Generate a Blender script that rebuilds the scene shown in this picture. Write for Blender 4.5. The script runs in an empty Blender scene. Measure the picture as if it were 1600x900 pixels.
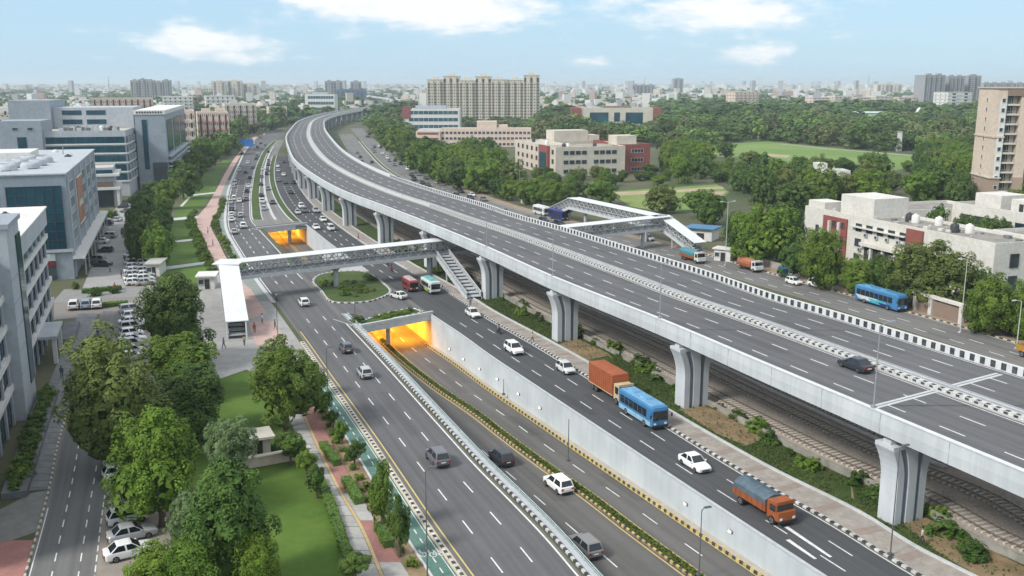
import bpy, bmesh, math, random
import numpy as np
from mathutils import Vector, Matrix, Euler
random.seed(7); rng = np.random.default_rng(11)
R = math.radians
S = bpy.context.scene
COL = S.collection
# ------------------------------------------------------------------ camera
CAM_H = 42.0; FPX = 1500.0; PITCH = math.atan(322/1500)
cd = bpy.data.cameras.new('camera'); cam = bpy.data.objects.new('camera', cd); COL.objects.link(cam)
cd.sensor_width = 36; cd.lens = 36*FPX/1600; cd.clip_start = 0.5; cd.clip_end = 60000
cam.location = (0, 0, CAM_H); cam.rotation_euler = (math.pi/2-PITCH, 0, 0)
S.camera = cam
# ------------------------------------------------------------------ sky, sun, exposure
SUN_EL = R(42); SUN_AZ = R(-125)       # azimuth from +Y, clockwise seen from above: light comes from the left, a little behind the camera
SKY_STRENGTH = 0.128; SUN_STRENGTH = 2.5; EXPOSURE = 0.52
wd = bpy.data.worlds.new('World'); S.world = wd; wd.use_nodes = True
def build_sky():
    nt = wd.node_tree; N = nt.nodes; L = nt.links; N.clear()
    out = N.new('ShaderNodeOutputWorld'); bg = N.new('ShaderNodeBackground'); bg.inputs[1].default_value = SKY_STRENGTH
    L.new(bg.outputs[0], out.inputs[0])
    sky = N.new('ShaderNodeTexSky'); sky.sky_type = 'NISHITA'; sky.sun_disc = False
    sky.sun_elevation = SUN_EL; sky.sun_rotation = SUN_AZ
    sky.altitude = 200; sky.air_density = 1.3; sky.dust_density = 0.6; sky.ozone_density = 3.0
    tc = N.new('ShaderNodeTexCoord')
    sep = N.new('ShaderNodeSeparateXYZ'); L.new(tc.outputs['Generated'], sep.inputs[0])
    def M(op, a, b=None, c=None):
        n = N.new('ShaderNodeMath'); n.operation = op
        for i, v in enumerate((a, b, c)):
            if v is None: continue
            if isinstance(v, (int, float)): n.inputs[i].default_value = v
            else: L.new(v, n.inputs[i])
        return n.outputs[0]
    az = M('ARCTAN2', sep.outputs[0], sep.outputs[1]); el = M('ARCSINE', sep.outputs[2])
    comb = N.new('ShaderNodeCombineXYZ')
    L.new(M('MULTIPLY', az, 9.0), comb.inputs[0]); L.new(M('MULTIPLY', el, 26.0), comb.inputs[1])
    nz = N.new('ShaderNodeTexNoise'); nz.inputs['Scale'].default_value = 2.9; nz.inputs['Detail'].default_value = 9; nz.inputs['Roughness'].default_value = 0.6
    L.new(comb.outputs[0], nz.inputs['Vector'])
    # clouds: a broken cumulus field over the whole sky plus the banks that stand in the view
    acc = None
    # (azimuth, elevation, half width, half height, weight) in radians
    def px(x, y): return (math.atan((x-800)/1534.), math.atan((128-y)/1534.))
    for (x, y, w, h, k) in ((330, 74, 120, 17, .40), (305, 58, 50, 14, .30), (660, 14, 190, 36, .40), (730, 26, 100, 24, .30), (520, 6, 90, 18, .25), (1140, 26, 125, 32, .5), (1185, 90, 52, 16, .4),
                            (920, 98, 95, 14, .22), (380, 95, 80, 10, .2), (960, 8, 40, 12, .2), (1390, 2, 60, 8, .2)):
        a0, e0 = px(x, y)
        dx = M('DIVIDE', M('SUBTRACT', az, a0), w/1534.); dy = M('DIVIDE', M('SUBTRACT', el, e0), h/1534.)
        d2 = M('ADD', M('MULTIPLY', dx, dx), M('MULTIPLY', dy, dy))
        g = M('MULTIPLY', M('POWER', 2.718, M('MULTIPLY', d2, -0.9)), k)
        acc = g if acc is None else M('ADD', acc, g)
    # the field beyond the view: broad noise that fills in above 6 degrees
    nz2 = N.new('ShaderNodeTexNoise'); nz2.inputs['Scale'].default_value = 0.35; nz2.inputs['Detail'].default_value = 3
    L.new(comb.outputs[0], nz2.inputs['Vector'])
    hi = N.new('ShaderNodeMapRange'); hi.inputs[1].default_value = R(4.5); hi.inputs[2].default_value = R(14)
    L.new(el, hi.inputs[0])
    fld = M('MULTIPLY', M('MULTIPLY', nz2.outputs[0], 0.75), hi.outputs[0])
    tot = M('ADD', M('ADD', M('MULTIPLY', nz.outputs[0], 0.9), acc), M('MULTIPLY', fld, 1.0))
    ms = N.new('ShaderNodeMapRange'); ms.interpolation_type = 'SMOOTHSTEP'
    ms.inputs[1].default_value = 0.54; ms.inputs[2].default_value = 0.92
    L.new(tot, ms.inputs[0])
    cov = M('MULTIPLY', ms.outputs[0], 0.92)
    # sky colour: Nishita tinted by a pale summer veil
    veil = N.new('ShaderNodeMixRGB'); veil.inputs[0].default_value = 0.82
    L.new(sky.outputs[0], veil.inputs[1]); veil.inputs[2].default_value = (2.35, 3.8, 5.15, 1)
    mx = N.new('ShaderNodeMixRGB'); L.new(cov, mx.inputs[0]); L.new(veil.outputs[0], mx.inputs[1]); mx.inputs[2].default_value = (5.9, 5.9, 5.95, 1)
    L.new(mx.outputs[0], bg.inputs[0])
build_sky()
sl = bpy.data.lights.new('sun', 'SUN'); so = bpy.data.objects.new('sun', sl); COL.objects.link(so)
sl.energy = SUN_STRENGTH; sl.angle = R(13); sl.color = (1, .965, .91)
so.rotation_euler = Vector((-math.sin(SUN_AZ)*math.cos(SUN_EL), -math.cos(SUN_AZ)*math.cos(SUN_EL), -math.sin(SUN_EL))).to_track_quat('-Z', 'Y').to_euler()
so.location = (-40, -20, 120)
S.view_settings.view_transform = 'Standard'; S.view_settings.look = 'None'; S.view_settings.gamma = 1; S.view_settings.exposure = EXPOSURE
S.view_settings.use_curve_mapping = False
S.render.engine = 'CYCLES'
try:
    S.cycles.use_denoising = True; S.cycles.denoiser = 'OPENIMAGEDENOISE'
    S.cycles.max_bounces = 6; S.cycles.diffuse_bounces = 3; S.cycles.glossy_bounces = 3; S.cycles.transmission_bounces = 3; S.cycles.volume_bounces = 1
    S.cycles.sample_clamp_indirect = 4; S.cycles.caustics_reflective = False; S.cycles.caustics_refractive = False
    S.cycles.use_adaptive_sampling = True; S.cycles.adaptive_threshold = 0.015
except Exception: pass

# ------------------------------------------------------------------ survey: where a line of sight of the drone meets a level plane
def gp(px, py, z=0.0):
    u = (px-800)/FPX; v = (py-450)/FPX
    dy = math.cos(PITCH)-v*math.sin(PITCH); dz = -math.sin(PITCH)-v*math.cos(PITCH)
    t = (z-CAM_H)/dz
    return (u*t, dy*t)
def hz(py, Y):          # height of a point seen in row py that stands at depth Y
    v = (py-450)/FPX
    dy = math.cos(PITCH)-v*math.sin(PITCH); dz = -math.sin(PITCH)-v*math.cos(PITCH)
    return CAM_H+dz*Y/dy
class Edge:             # a line that runs up the corridor: X as a smooth function of Y
    def __init__(s, pts, z=0.0):
        P = []
        for (x, y) in pts:
            zz = z
            if callable(z):
                zz = -4.0
                for _ in range(6): zz = z(gp(x, y, zz)[1])
            P.append(gp(x, y, zz))
        P.sort(key=lambda p: -p[1])
        s.q = np.array([1/p[1] for p in P]); s.f = np.array([p[0]/p[1] for p in P])
        n = len(s.q); d = np.diff(s.f)/np.diff(s.q); m = np.zeros(n)
        m[0] = d[0]; m[-1] = d[-1]
        h = np.diff(s.q)
        for i in range(1, n-1): m[i] = (d[i-1]*h[i]+d[i]*h[i-1])/(h[i-1]+h[i])
        s.m = m
    def __call__(s, Y):
        Y = np.asarray(Y, float); q = 1/Y
        i = np.clip(np.searchsorted(s.q, q)-1, 0, len(s.q)-2)
        h = s.q[i+1]-s.q[i]; t = (q-s.q[i])/h
        f = (2*t**3-3*t**2+1)*s.f[i]+(t**3-2*t**2+t)*h*s.m[i]+(-2*t**3+3*t**2)*s.f[i+1]+(t**3-t**2)*h*s.m[i+1]
        f = np.where(q < s.q[0], s.f[0]+s.m[0]*(q-s.q[0]), f)
        f = np.where(q > s.q[-1], s.f[-1]+s.m[-1]*(q-s.q[-1]), f)
        return f*Y
    def slope(s, Y): return (s(Y+.5)-s(Y-.5))
class Off:              # an edge moved sideways by d metres
    def __init__(s, e, d): s.e = e; s.d = d
    def __call__(s, Y):
        Y = np.asarray(Y, float); k = s.e(Y+1)-s.e(Y-1)
        dd = s.d(Y) if callable(s.d) else s.d
        return s.e(Y)+dd*np.sqrt(1+(k/2)**2)
    def slope(s, Y): return (s(Y+.5)-s(Y-.5))
class Mix:
    def __init__(s, a, b, t): s.a = a; s.b = b; s.t = t
    def __call__(s, Y): return s.a(Y)*(1-s.t)+s.b(Y)*s.t
    def slope(s, Y): return (s(Y+.5)-s(Y-.5))
def heading(e, Y):      # angle about Z of the line's direction of travel away from the camera, from +Y
    return -math.atan(float(e.slope(Y)))
def ys(a, b, k=0.022, mn=1.2):
    out = [a]
    while out[-1] < b: out.append(out[-1]+max(mn, out[-1]*k))
    out[-1] = b
    if len(out) > 2 and out[-1]-out[-2] < .2: out.pop(-2)
    return np.array(out)
# ------------------------------------------------------------------ materials
MATS = {}
def mat(name, c, c2=None, scale=.5, rough=.8, bump=0, detail=4, spec=.35, metal=0, scale2=None, emit=None, objcol=False, rnd=0, trans=0, stretch=None, seam=None, lo=.35, hi=.65):
    if name in MATS: return MATS[name]
    m = bpy.data.materials.new(name); MATS[name] = m; m.use_nodes = True
    nt = m.node_tree; N = nt.nodes; L = nt.links; b = N['Principled BSDF']
    b.inputs['Roughness'].default_value = rough; b.inputs['Metallic'].default_value = metal
    b.inputs['Specular IOR Level'].default_value = spec
    c = tuple(c)+(1,)
    src = None
    geo = N.new('ShaderNodeNewGeometry')
    vec = geo.outputs['Position']
    if stretch:
        mp = N.new('ShaderNodeMapping'); mp.inputs['Scale'].default_value = stretch[0]; mp.inputs['Rotation'].default_value = (0, 0, stretch[1])
        L.new(vec, mp.inputs['Vector']); vec = mp.outputs[0]
    if c2 is not None:
        nz = N.new('ShaderNodeTexNoise'); nz.inputs['Scale'].default_value = scale; nz.inputs['Detail'].default_value = detail; nz.inputs['Roughness'].default_value = .62
        L.new(vec, nz.inputs['Vector'])
        rp = N.new('ShaderNodeMapRange'); rp.inputs[1].default_value = lo; rp.inputs[2].default_value = hi
        L.new(nz.outputs[0], rp.inputs[0])
        mx = N.new('ShaderNodeMixRGB'); mx.inputs[1].default_value = c; mx.inputs[2].default_value = tuple(c2)+(1,)
        L.new(rp.outputs[0], mx.inputs[0]); src = mx.outputs[0]
        if scale2:
            n2 = N.new('ShaderNodeTexNoise'); n2.inputs['Scale'].default_value = scale2; n2.inputs['Detail'].default_value = 3
            L.new(geo.outputs['Position'], n2.inputs['Vector'])
            r2 = N.new('ShaderNodeMapRange'); r2.inputs[1].default_value = .3; r2.inputs[2].default_value = .7; r2.inputs[3].default_value = .90; r2.inputs[4].default_value = 1.08
            L.new(n2.outputs[0], r2.inputs[0])
            mm = N.new('ShaderNodeMixRGB'); mm.blend_type = 'MULTIPLY'; mm.inputs[0].default_value = 1
            L.new(src, mm.inputs[1]); L.new(r2.outputs[0], mm.inputs[2]); src = mm.outputs[0]
        if bump:
            bp = N.new('ShaderNodeBump'); bp.inputs['Strength'].default_value = bump; bp.inputs['Distance'].default_value = .05
            L.new(nz.outputs[0], bp.inputs['Height']); L.new(bp.outputs[0], b.inputs['Normal'])
    if objcol:
        oi = N.new('ShaderNodeObjectInfo')
        if src is None: src = oi.outputs['Color']
        else:
            mm = N.new('ShaderNodeMixRGB'); mm.blend_type = 'MULTIPLY'; mm.inputs[0].default_value = 1
            L.new(src, mm.inputs[1]); L.new(oi.outputs['Color'], mm.inputs[2]); src = mm.outputs[0]
    if rnd:
        oi = N.new('ShaderNodeObjectInfo')
        hs = N.new('ShaderNodeHueSaturation')
        mr = N.new('ShaderNodeMapRange'); mr.inputs[3].default_value = 1-rnd; mr.inputs[4].default_value = 1+rnd
        L.new(oi.outputs['Random'], mr.inputs[0]); L.new(mr.outputs[0], hs.inputs['Value'])
        mh = N.new('ShaderNodeMapRange'); mh.inputs[3].default_value = .5-rnd*.07; mh.inputs[4].default_value = .5+rnd*.05
        ml = N.new('ShaderNodeMath'); ml.operation = 'FRACT'; mk = N.new('ShaderNodeMath'); mk.operation = 'MULTIPLY'; mk.inputs[1].default_value = 7.31
        L.new(oi.outputs['Random'], mk.inputs[0]); L.new(mk.outputs[0], ml.inputs[0]); L.new(ml.outputs[0], mh.inputs[0]); L.new(mh.outputs[0], hs.inputs['Hue'])
        if src is None: hs.inputs['Color'].default_value = c
        else: L.new(src, hs.inputs['Color'])
        src = hs.outputs[0]
    if src is None: b.inputs['Base Color'].default_value = c
    else: L.new(src, b.inputs['Base Color'])
    if emit:
        b.inputs['Emission Color'].default_value = tuple(emit[0])+(1,); b.inputs['Emission Strength'].default_value = emit[1]
    if trans:
        t = N.new('ShaderNodeBsdfTranslucent'); a = N.new('ShaderNodeMixShader'); a.inputs[0].default_value = trans
        if src is not None: L.new(src, t.inputs[0])
        else: t.inputs[0].default_value = c
        L.new(b.outputs[0], a.inputs[1]); L.new(t.outputs[0], a.inputs[2]); L.new(a.outputs[0], N['Material Output'].inputs[0])
    return m
def road_mat(name, c, lanes=3, var=.22, track=.18, joint=0, dust=(.20, .18, .155), spec=.3):
    """asphalt with aggregate, worn wheel tracks, oil drips, square repair patches and dust at the edges"""
    if name in MATS: return MATS[name]
    m = bpy.data.materials.new(name); MATS[name] = m; m.use_nodes = True
    nt = m.node_tree; N = nt.nodes; L = nt.links; b = N['Principled BSDF']; b.inputs['Roughness'].default_value = .88; b.inputs['Specular IOR Level'].default_value = spec
    geo = N.new('ShaderNodeNewGeometry'); uv = N.new('ShaderNodeUVMap'); sp = N.new('ShaderNodeSeparateXYZ'); L.new(uv.outputs[0], sp.inputs[0])
    def M(op, a, bb=None, cc=None):
        n = N.new('ShaderNodeMath'); n.operation = op
        for i, v in enumerate((a, bb, cc)):
            if v is None: continue
            if isinstance(v, (int, float)): n.inputs[i].default_value = v
            else: L.new(v, n.inputs[i])
        return n.outputs[0]
    def noise(vec, sc, det=5, ro=.6):
        n = N.new('ShaderNodeTexNoise'); n.inputs['Scale'].default_value = sc; n.inputs['Detail'].default_value = det; n.inputs['Roughness'].default_value = ro; L.new(vec, n.inputs['Vector']); return n.outputs[0]
    u, v = sp.outputs[0], sp.outputs[1]
    lu = M('FRACT', M('MULTIPLY', u, float(lanes)))
    def bump(x0, w): d = M('DIVIDE', M('SUBTRACT', lu, x0), w); return M('POWER', 2.718, M('MULTIPLY', M('MULTIPLY', d, d), -1.0))
    cb = N.new('ShaderNodeCombineXYZ'); L.new(M('MULTIPLY', u, 12.0), cb.inputs[0]); L.new(M('MULTIPLY', v, .035), cb.inputs[1])
    long_ = noise(cb.outputs[0], 1.0, 6, .65)
    big = noise(geo.outputs['Position'], .045, 5); fine = noise(geo.outputs['Position'], 1.6, 6, .7)
    val = M('ADD', 1.0, M('MULTIPLY', M('SUBTRACT', long_, .5), var*2.6)); val = M('ADD', val, M('MULTIPLY', M('SUBTRACT', big, .5), var*2.2)); val = M('ADD', val, M('MULTIPLY', M('SUBTRACT', fine, .5), var*1.2))
    tr = M('ADD', bump(.26, .12), bump(.74, .12)); val = M('SUBTRACT', val, M('MULTIPLY', tr, M('MULTIPLY', track, M('ADD', .4, long_))))
    val = M('SUBTRACT', val, M('MULTIPLY', bump(.5, .07), track*.6))
    # repair patches
    br = N.new('ShaderNodeTexBrick'); br.offset = .37; br.inputs['Scale'].default_value = 1; br.inputs['Mortar Size'].default_value = 0; br.inputs['Brick Width'].default_value = 9.0; br.inputs['Row Height'].default_value = 1.0/ (2.0*lanes)
    br.inputs['Color1'].default_value = (0, 0, 0, 1); br.inputs['Color2'].default_value = (1, 1, 1, 1)
    cb2 = N.new('ShaderNodeCombineXYZ'); L.new(v, cb2.inputs[0]); L.new(u, cb2.inputs[1]); L.new(cb2.outputs[0], br.inputs['Vector'])
    pt = M('GREATER_THAN', br.outputs['Color'], .93); val = M('SUBTRACT', val, M('MULTIPLY', pt, .13))
    if joint: val = M('SUBTRACT', val, M('MULTIPLY', M('LESS_THAN', M('FRACT', M('DIVIDE', v, joint)), .012), .35))
    edge = M('MINIMUM', u, M('SUBTRACT', 1.0, u)); du = N.new('ShaderNodeMapRange'); du.inputs[1].default_value = .055; du.inputs[2].default_value = .0; L.new(edge, du.inputs[0])
    dm = M('MULTIPLY', M('MULTIPLY', du.outputs[0], M('ADD', .2, fine)), .75)
    mx = N.new('ShaderNodeMixRGB'); mx.blend_type = 'MULTIPLY'; mx.inputs[0].default_value = 1; mx.inputs[1].default_value = tuple(c)+(1,); L.new(val, mx.inputs[2])
    m2 = N.new('ShaderNodeMixRGB'); L.new(dm, m2.inputs[0]); L.new(mx.outputs[0], m2.inputs[1]); m2.inputs[2].default_value = tuple(dust)+(1,)
    L.new(m2.outputs[0], b.inputs['Base Color']); return m
def facade_mat(name, wall, glass, fw=3.2, fh=3.2, duty=(.28, .55), rnd=.0):
    """far-off walls: rows of small openings too fine to build one by one"""
    if name in MATS: return MATS[name]
    m = bpy.data.materials.new(name); MATS[name] = m; m.use_nodes = True
    nt = m.node_tree; N = nt.nodes; L = nt.links; b = N['Principled BSDF']; b.inputs['Roughness'].default_value = .8
    tc = N.new('ShaderNodeTexCoord'); geo = N.new('ShaderNodeNewGeometry')
    sp = N.new('ShaderNodeSeparateXYZ'); L.new(tc.outputs['Object'], sp.inputs[0])
    sn = N.new('ShaderNodeSeparateXYZ'); L.new(tc.outputs['Normal'], sn.inputs[0])
    def M(op, a, bb=None):
        n = N.new('ShaderNodeMath'); n.operation = op
        for i, v in enumerate((a, bb)):
            if v is None: continue
            if isinstance(v, (int, float)): n.inputs[i].default_value = v
            else: L.new(v, n.inputs[i])
        return n.outputs[0]
    along = M('ADD', M('MULTIPLY', sp.outputs[0], M('ABSOLUTE', sn.outputs[1])), M('MULTIPLY', sp.outputs[1], M('ABSOLUTE', sn.outputs[0])))
    fx = M('FRACT', M('DIVIDE', M('ADD', along, 500*fw), fw)); fz = M('FRACT', M('DIVIDE', sp.outputs[2], fh))
    wx = M('LESS_THAN', M('ABSOLUTE', M('SUBTRACT', fx, .5)), duty[0]); wz = M('LESS_THAN', M('ABSOLUTE', M('SUBTRACT', fz, .5)), duty[1]/2)
    side = M('LESS_THAN', M('ABSOLUTE', sn.outputs[2]), .5)
    mk = M('MULTIPLY', M('MULTIPLY', wx, wz), side)
    oi = N.new('ShaderNodeObjectInfo')
    base = N.new('ShaderNodeMixRGB'); base.blend_type = 'MULTIPLY'; base.inputs[0].default_value = 1; base.inputs[1].default_value = tuple(wall)+(1,); L.new(oi.outputs['Color'], base.inputs[2])
    mx = N.new('ShaderNodeMixRGB'); L.new(mk, mx.inputs[0]); L.new(base.outputs[0], mx.inputs[1]); mx.inputs[2].default_value = tuple(glass)+(1,)
    L.new(mx.outputs[0], b.inputs['Base Color'])
    return m
# ------------------------------------------------------------------ mesh helpers
class MB:
    def __init__(s): s.v = []; s.f = []; s.m = []; s.mats = []
    def mi(s, m):
        if m not in s.mats: s.mats.append(m)
        return s.mats.index(m)
    def poly(s, pts, m):
        n = len(s.v); s.v += [tuple(p) for p in pts]; s.f.append(tuple(range(n, n+len(pts)))); s.m.append(s.mi(m))
    def hexa(s, p, m):   # 8 corners: bottom 0-3, top 4-7 (both anticlockwise from above)
        n = len(s.v); s.v += [tuple(q) for q in p]; k = s.mi(m)
        for f in ((3, 2, 1, 0), (4, 5, 6, 7), (0, 1, 5, 4), (1, 2, 6, 5), (2, 3, 7, 6), (3, 0, 4, 7)):
            s.f.append(tuple(n+i for i in f)); s.m.append(k)
    def box(s, x0, x1, y0, y1, z0, z1, m, tx=0, ty=0):
        s.hexa([(x0, y0, z0), (x1, y0, z0), (x1, y1, z0), (x0, y1, z0), (x0+tx, y0+ty, z1), (x1-tx, y0+ty, z1), (x1-tx, y1-ty, z1), (x0+tx, y1-ty, z1)], m)
    def obox(s, c, half, rz, m):
        ca, sa = math.cos(rz), math.sin(rz); P = []
        for z in (-half[2], half[2]):
            for (a, b) in ((-1, -1), (1, -1), (1, 1), (-1, 1)):
                x, y = a*half[0], b*half[1]; P.append((c[0]+x*ca-y*sa, c[1]+x*sa+y*ca, c[2]+z))
        s.hexa(P, m)
    def bar(s, a, b, r, m, n=6, r2=None):
        a = Vector(a); b = Vector(b); d = (b-a)
        if d.length < 1e-6: return
        d.normalize(); up = Vector((0, 0, 1)) if abs(d.z) < .95 else Vector((1, 0, 0))
        x = d.cross(up).normalized(); y = d.cross(x); r2 = r if r2 is None else r2
        k = len(s.v); mm = s.mi(m)
        for (c, rr) in ((a, r), (b, r2)):
            for i in range(n):
                t = 2*math.pi*i/n+math.pi/n; s.v.append(tuple(c+x*(math.cos(t)*rr)+y*(math.sin(t)*rr)))
        for i in range(n):
            j = (i+1) % n; s.f.append((k+j, k+i, k+n+i, k+n+j)); s.m.append(mm)
        s.f.append(tuple(k+i for i in range(n))); s.m.append(mm)
        s.f.append(tuple(k+n+i for i in reversed(range(n)))); s.m.append(mm)
    def prism(s, pts, z0, z1, m, mtop=None):   # pts anticlockwise
        n = len(pts); k = len(s.v)
        s.v += [(p[0], p[1], z0) for p in pts]+[(p[0], p[1], z1) for p in pts]
        for i in range(n):
            j = (i+1) % n; s.f.append((k+i, k+j, k+n+j, k+n+i)); s.m.append(s.mi(m))
        s.f.append(tuple(k+n+i for i in range(n))); s.m.append(s.mi(mtop or m))
        s.f.append(tuple(k+i for i in reversed(range(n)))); s.m.append(s.mi(m))
    def loft(s, rings, m, closed=True, caps=True):
        k = len(s.v); n = len(rings[0]); mm = s.mi(m) if not isinstance(m, list) else None
        for r in rings: s.v += [tuple(p) for p in r]
        for a in range(len(rings)-1):
            for i in range(n if closed else n-1):
                j = (i+1) % n
                s.f.append((k+a*n+i, k+a*n+j, k+(a+1)*n+j, k+(a+1)*n+i)); s.m.append(mm if mm is not None else s.mi(m[i]))
        if caps and closed:
            c = mm if mm is not None else s.mi(m[0])
            s.f.append(tuple(k+i for i in reversed(range(n)))); s.m.append(c)
            q = k+(len(rings)-1)*n; s.f.append(tuple(q+i for i in range(n))); s.m.append(c)
    def lathe(s, prof, m, n=12, c=(0, 0), cap=True):
        k = len(s.v); mm = s.mi(m)
        for (r, z) in prof:
            for i in range(n):
                t = 2*math.pi*i/n; s.v.append((c[0]+r*math.cos(t), c[1]+r*math.sin(t), z))
        for a in range(len(prof)-1):
            for i in range(n):
                j = (i+1) % n; s.f.append((k+a*n+i, k+a*n+j, k+(a+1)*n+j, k+(a+1)*n+i)); s.m.append(mm)
        if cap:
            s.f.append(tuple(k+(len(prof)-1)*n+i for i in range(n))); s.m.append(mm)
    def mesh(s, name='mesh', smooth=False):
        me = bpy.data.meshes.new(name); me.from_pydata(s.v, [], s.f)
        for m in s.mats: me.materials.append(m)
        me.polygons.foreach_set('material_index', s.m)
        if smooth: me.polygons.foreach_set('use_smooth', [True]*len(s.f))
        me.update(); return me
    def build(s, name, parent=None, smooth=False, **kw):
        return ob(name, s.mesh(name, smooth), parent, **kw)
def ob(name, me, parent=None, loc=None, rz=None, label=None, cat=None, group=None, kind=None, color=None, scale=None):
    o = bpy.data.objects.new(name, me); COL.objects.link(o)
    if parent is not None: o.parent = parent
    if loc is not None: o.location = loc
    if rz is not None: o.rotation_euler = (0, 0, rz)
    if scale is not None: o.scale = scale if hasattr(scale, '__len__') else (scale,)*3
    if color is not None: o.color = tuple(color)+(1,)
    tag(o, label, cat, group, kind); return o
ORD = 'first second third fourth fifth sixth seventh eighth ninth tenth eleventh twelfth thirteenth fourteenth fifteenth sixteenth seventeenth eighteenth nineteenth twentieth'.split()
def nth_word(i):
    if i < 20: return ORD[i]
    t = ('', '', 'twenty', 'thirty', 'forty', 'fifty', 'sixty', 'seventy')[(i+1)//10]; r = (i+1) % 10
    return t+'-'+ORD[r-1] if r else t[:-1]+'ieth'
def tag(o, label=None, cat=None, group=None, kind=None):
    if label: o['label'] = label
    if cat: o['category'] = cat
    if group: o['group'] = group
    if kind: o['kind'] = kind
    return o
KIDS = {}
def thing(name, label, cat, loc=(0, 0, 0), rz=0, group=None):
    return ob(name, None, None, loc, rz, label, cat, group)
def copy_tree(o, loc=None, rz=None, label=None, group=None, color=None, scale=None, parent=None):
    kids = [c for c in TREE.get(o.name, [])]
    c = o.copy(); COL.objects.link(c); c.parent = parent
    if loc is not None: c.location = loc
    if rz is not None: c.rotation_euler = (0, 0, rz)
    if label: c['label'] = label
    if group: c['group'] = group
    if scale: c.scale = (scale,)*3 if not hasattr(scale, '__len__') else scale
    if color: c.color = tuple(color)+(1,)
    for k in kids:
        d = copy_tree(k, parent=c, color=color)
    return c
TREE = {}
def register(o):     # remember a thing's parts so that copies are quick
    def walk(x):
        TREE[x.name] = list(x.children)
        for c in x.children: walk(c)
    walk(o)
def ribbon(name, e1, e2, z, Y, m, parent=None, thick=0, kind='structure', label=None, cat=None, build=True):
    Y = np.asarray(Y, float); a = e1(Y); b = e2(Y); zz = np.array([z(y) for y in Y]) if callable(z) else np.full(len(Y), z)
    mb = MB(); n = len(Y)
    v = [(a[i], Y[i], zz[i]) for i in range(n)]+[(b[i], Y[i], zz[i]) for i in range(n)]
    f = [(i, n+i, n+i+1, i+1) for i in range(n-1)]
    if thick:
        v += [(a[i], Y[i], zz[i]-thick) for i in range(n)]+[(b[i], Y[i], zz[i]-thick) for i in range(n)]
        f += [(2*n+i, i, i+1, 2*n+i+1) for i in range(n-1)]+[(n+i, 3*n+i, 3*n+i+1, n+i+1) for i in range(n-1)]
        f += [(2*n, 3*n, n, 0), (n-1, 2*n-1, 4*n-1, 3*n-1)]
    mb.v = v; mb.f = f; mb.m = [0]*len(f); mb.mats = [m]
    if not build: return mb
    o = mb.build(name, parent, kind=kind, label=label, cat=cat)
    if m.name.startswith('asphalt'):      # u across the road, v along it, for wheel tracks and patches
        mx = (a+b)/2; s = np.concatenate([[0], np.cumsum(np.hypot(np.diff(mx), np.diff(Y)))])
        uv = o.data.uv_layers.new(name='lane'); k = 0
        for i in range(n-1):
            for (u, v_) in ((0, s[i]), (1, s[i]), (1, s[i+1]), (0, s[i+1])): uv.data[k].uv = (u, v_); k += 1
    return o
def walk_line(e, Y0, Y1, z=0.0):
    """points along an edge with arc length: returns function s -> (x,y,z,heading), total length"""
    Y = np.arange(Y0, Y1+.01, .5); X = e(Y); d = np.hypot(np.diff(X), np.diff(Y)); L = np.concatenate([[0], np.cumsum(d)])
    def at(s):
        y = float(np.interp(s, L, Y)); x = float(np.interp(s, L, X))
        return (x, y, z(y) if callable(z) else z, heading(e, y))
    return at, float(L[-1])
def dashes(mb, e, Y0, Y1, z, m, on=3.0, off=5.0, w=.14, phase=0):
    at, T = walk_line(e, Y0, Y1, z); s = phase
    while s+on < T:
        a = at(s); b = at(s+on); nx, ny = math.cos(a[3]), math.sin(a[3])
        mb.poly([(a[0]-nx*w/2, a[1]-ny*w/2, a[2]), (a[0]+nx*w/2, a[1]+ny*w/2, a[2]), (b[0]+nx*w/2, b[1]+ny*w/2, b[2]), (b[0]-nx*w/2, b[1]-ny*w/2, b[2])], m)
        s += on+off
def stripe(mb, e, Y0, Y1, z, m, w=.15):
    Y = ys(Y0, Y1); a = Off(e, -w/2)(Y); b = Off(e, w/2)(Y); zz = [z(y) if callable(z) else z for y in Y]
    n = len(mb.v); k = len(Y); mb.v += [(a[i], Y[i], zz[i]) for i in range(k)]+[(b[i], Y[i], zz[i]) for i in range(k)]
    mi = mb.mi(m)
    for i in range(k-1): mb.f.append((n+i, n+k+i, n+k+i+1, n+i+1)); mb.m.append(mi)
def block_mesh(w, l, h, m, ch=.03):
    mb = MB(); mb.box(-w/2, w/2, -l/2, l/2, 0, h, m, ch, 0); return mb.mesh('kerb_block')
def kerb(name, e, Y0, Y1, z, m1, m2, w=.3, l=.5, h=.18, near=110, label=None, base=None, step=None, stuffname='far_kerb_blocks'):
    """a run of painted kerb stones; the nearest are single blocks, the far ones one mass. base: the plain kerb the stones sit in"""
    root = ob(name, None, None, kind='structure')
    at, T = walk_line(e, Y0, Y1, z); me = [block_mesh(w, l-.015, h, m1), block_mesh(w, l-.015, h, m2)]
    i = 0; s = l/2; far = MB()
    while s < T:
        p = at(s)
        if i < near:
            ob('kerb_block', me[i % 2], root, (p[0]+random.uniform(-.018, .018), p[1], p[2]+random.uniform(-.012, .008)), p[3]+random.uniform(-.03, .03))
        else:
            far.obox((p[0], p[1], p[2]+h/2), (w/2, l/2-.007, h/2), p[3], (m1, m2)[i % 2])
        i += 1; s += l
    if far.v: far.build('far_kerb_blocks', root, kind='stuff')
    return root
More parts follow.
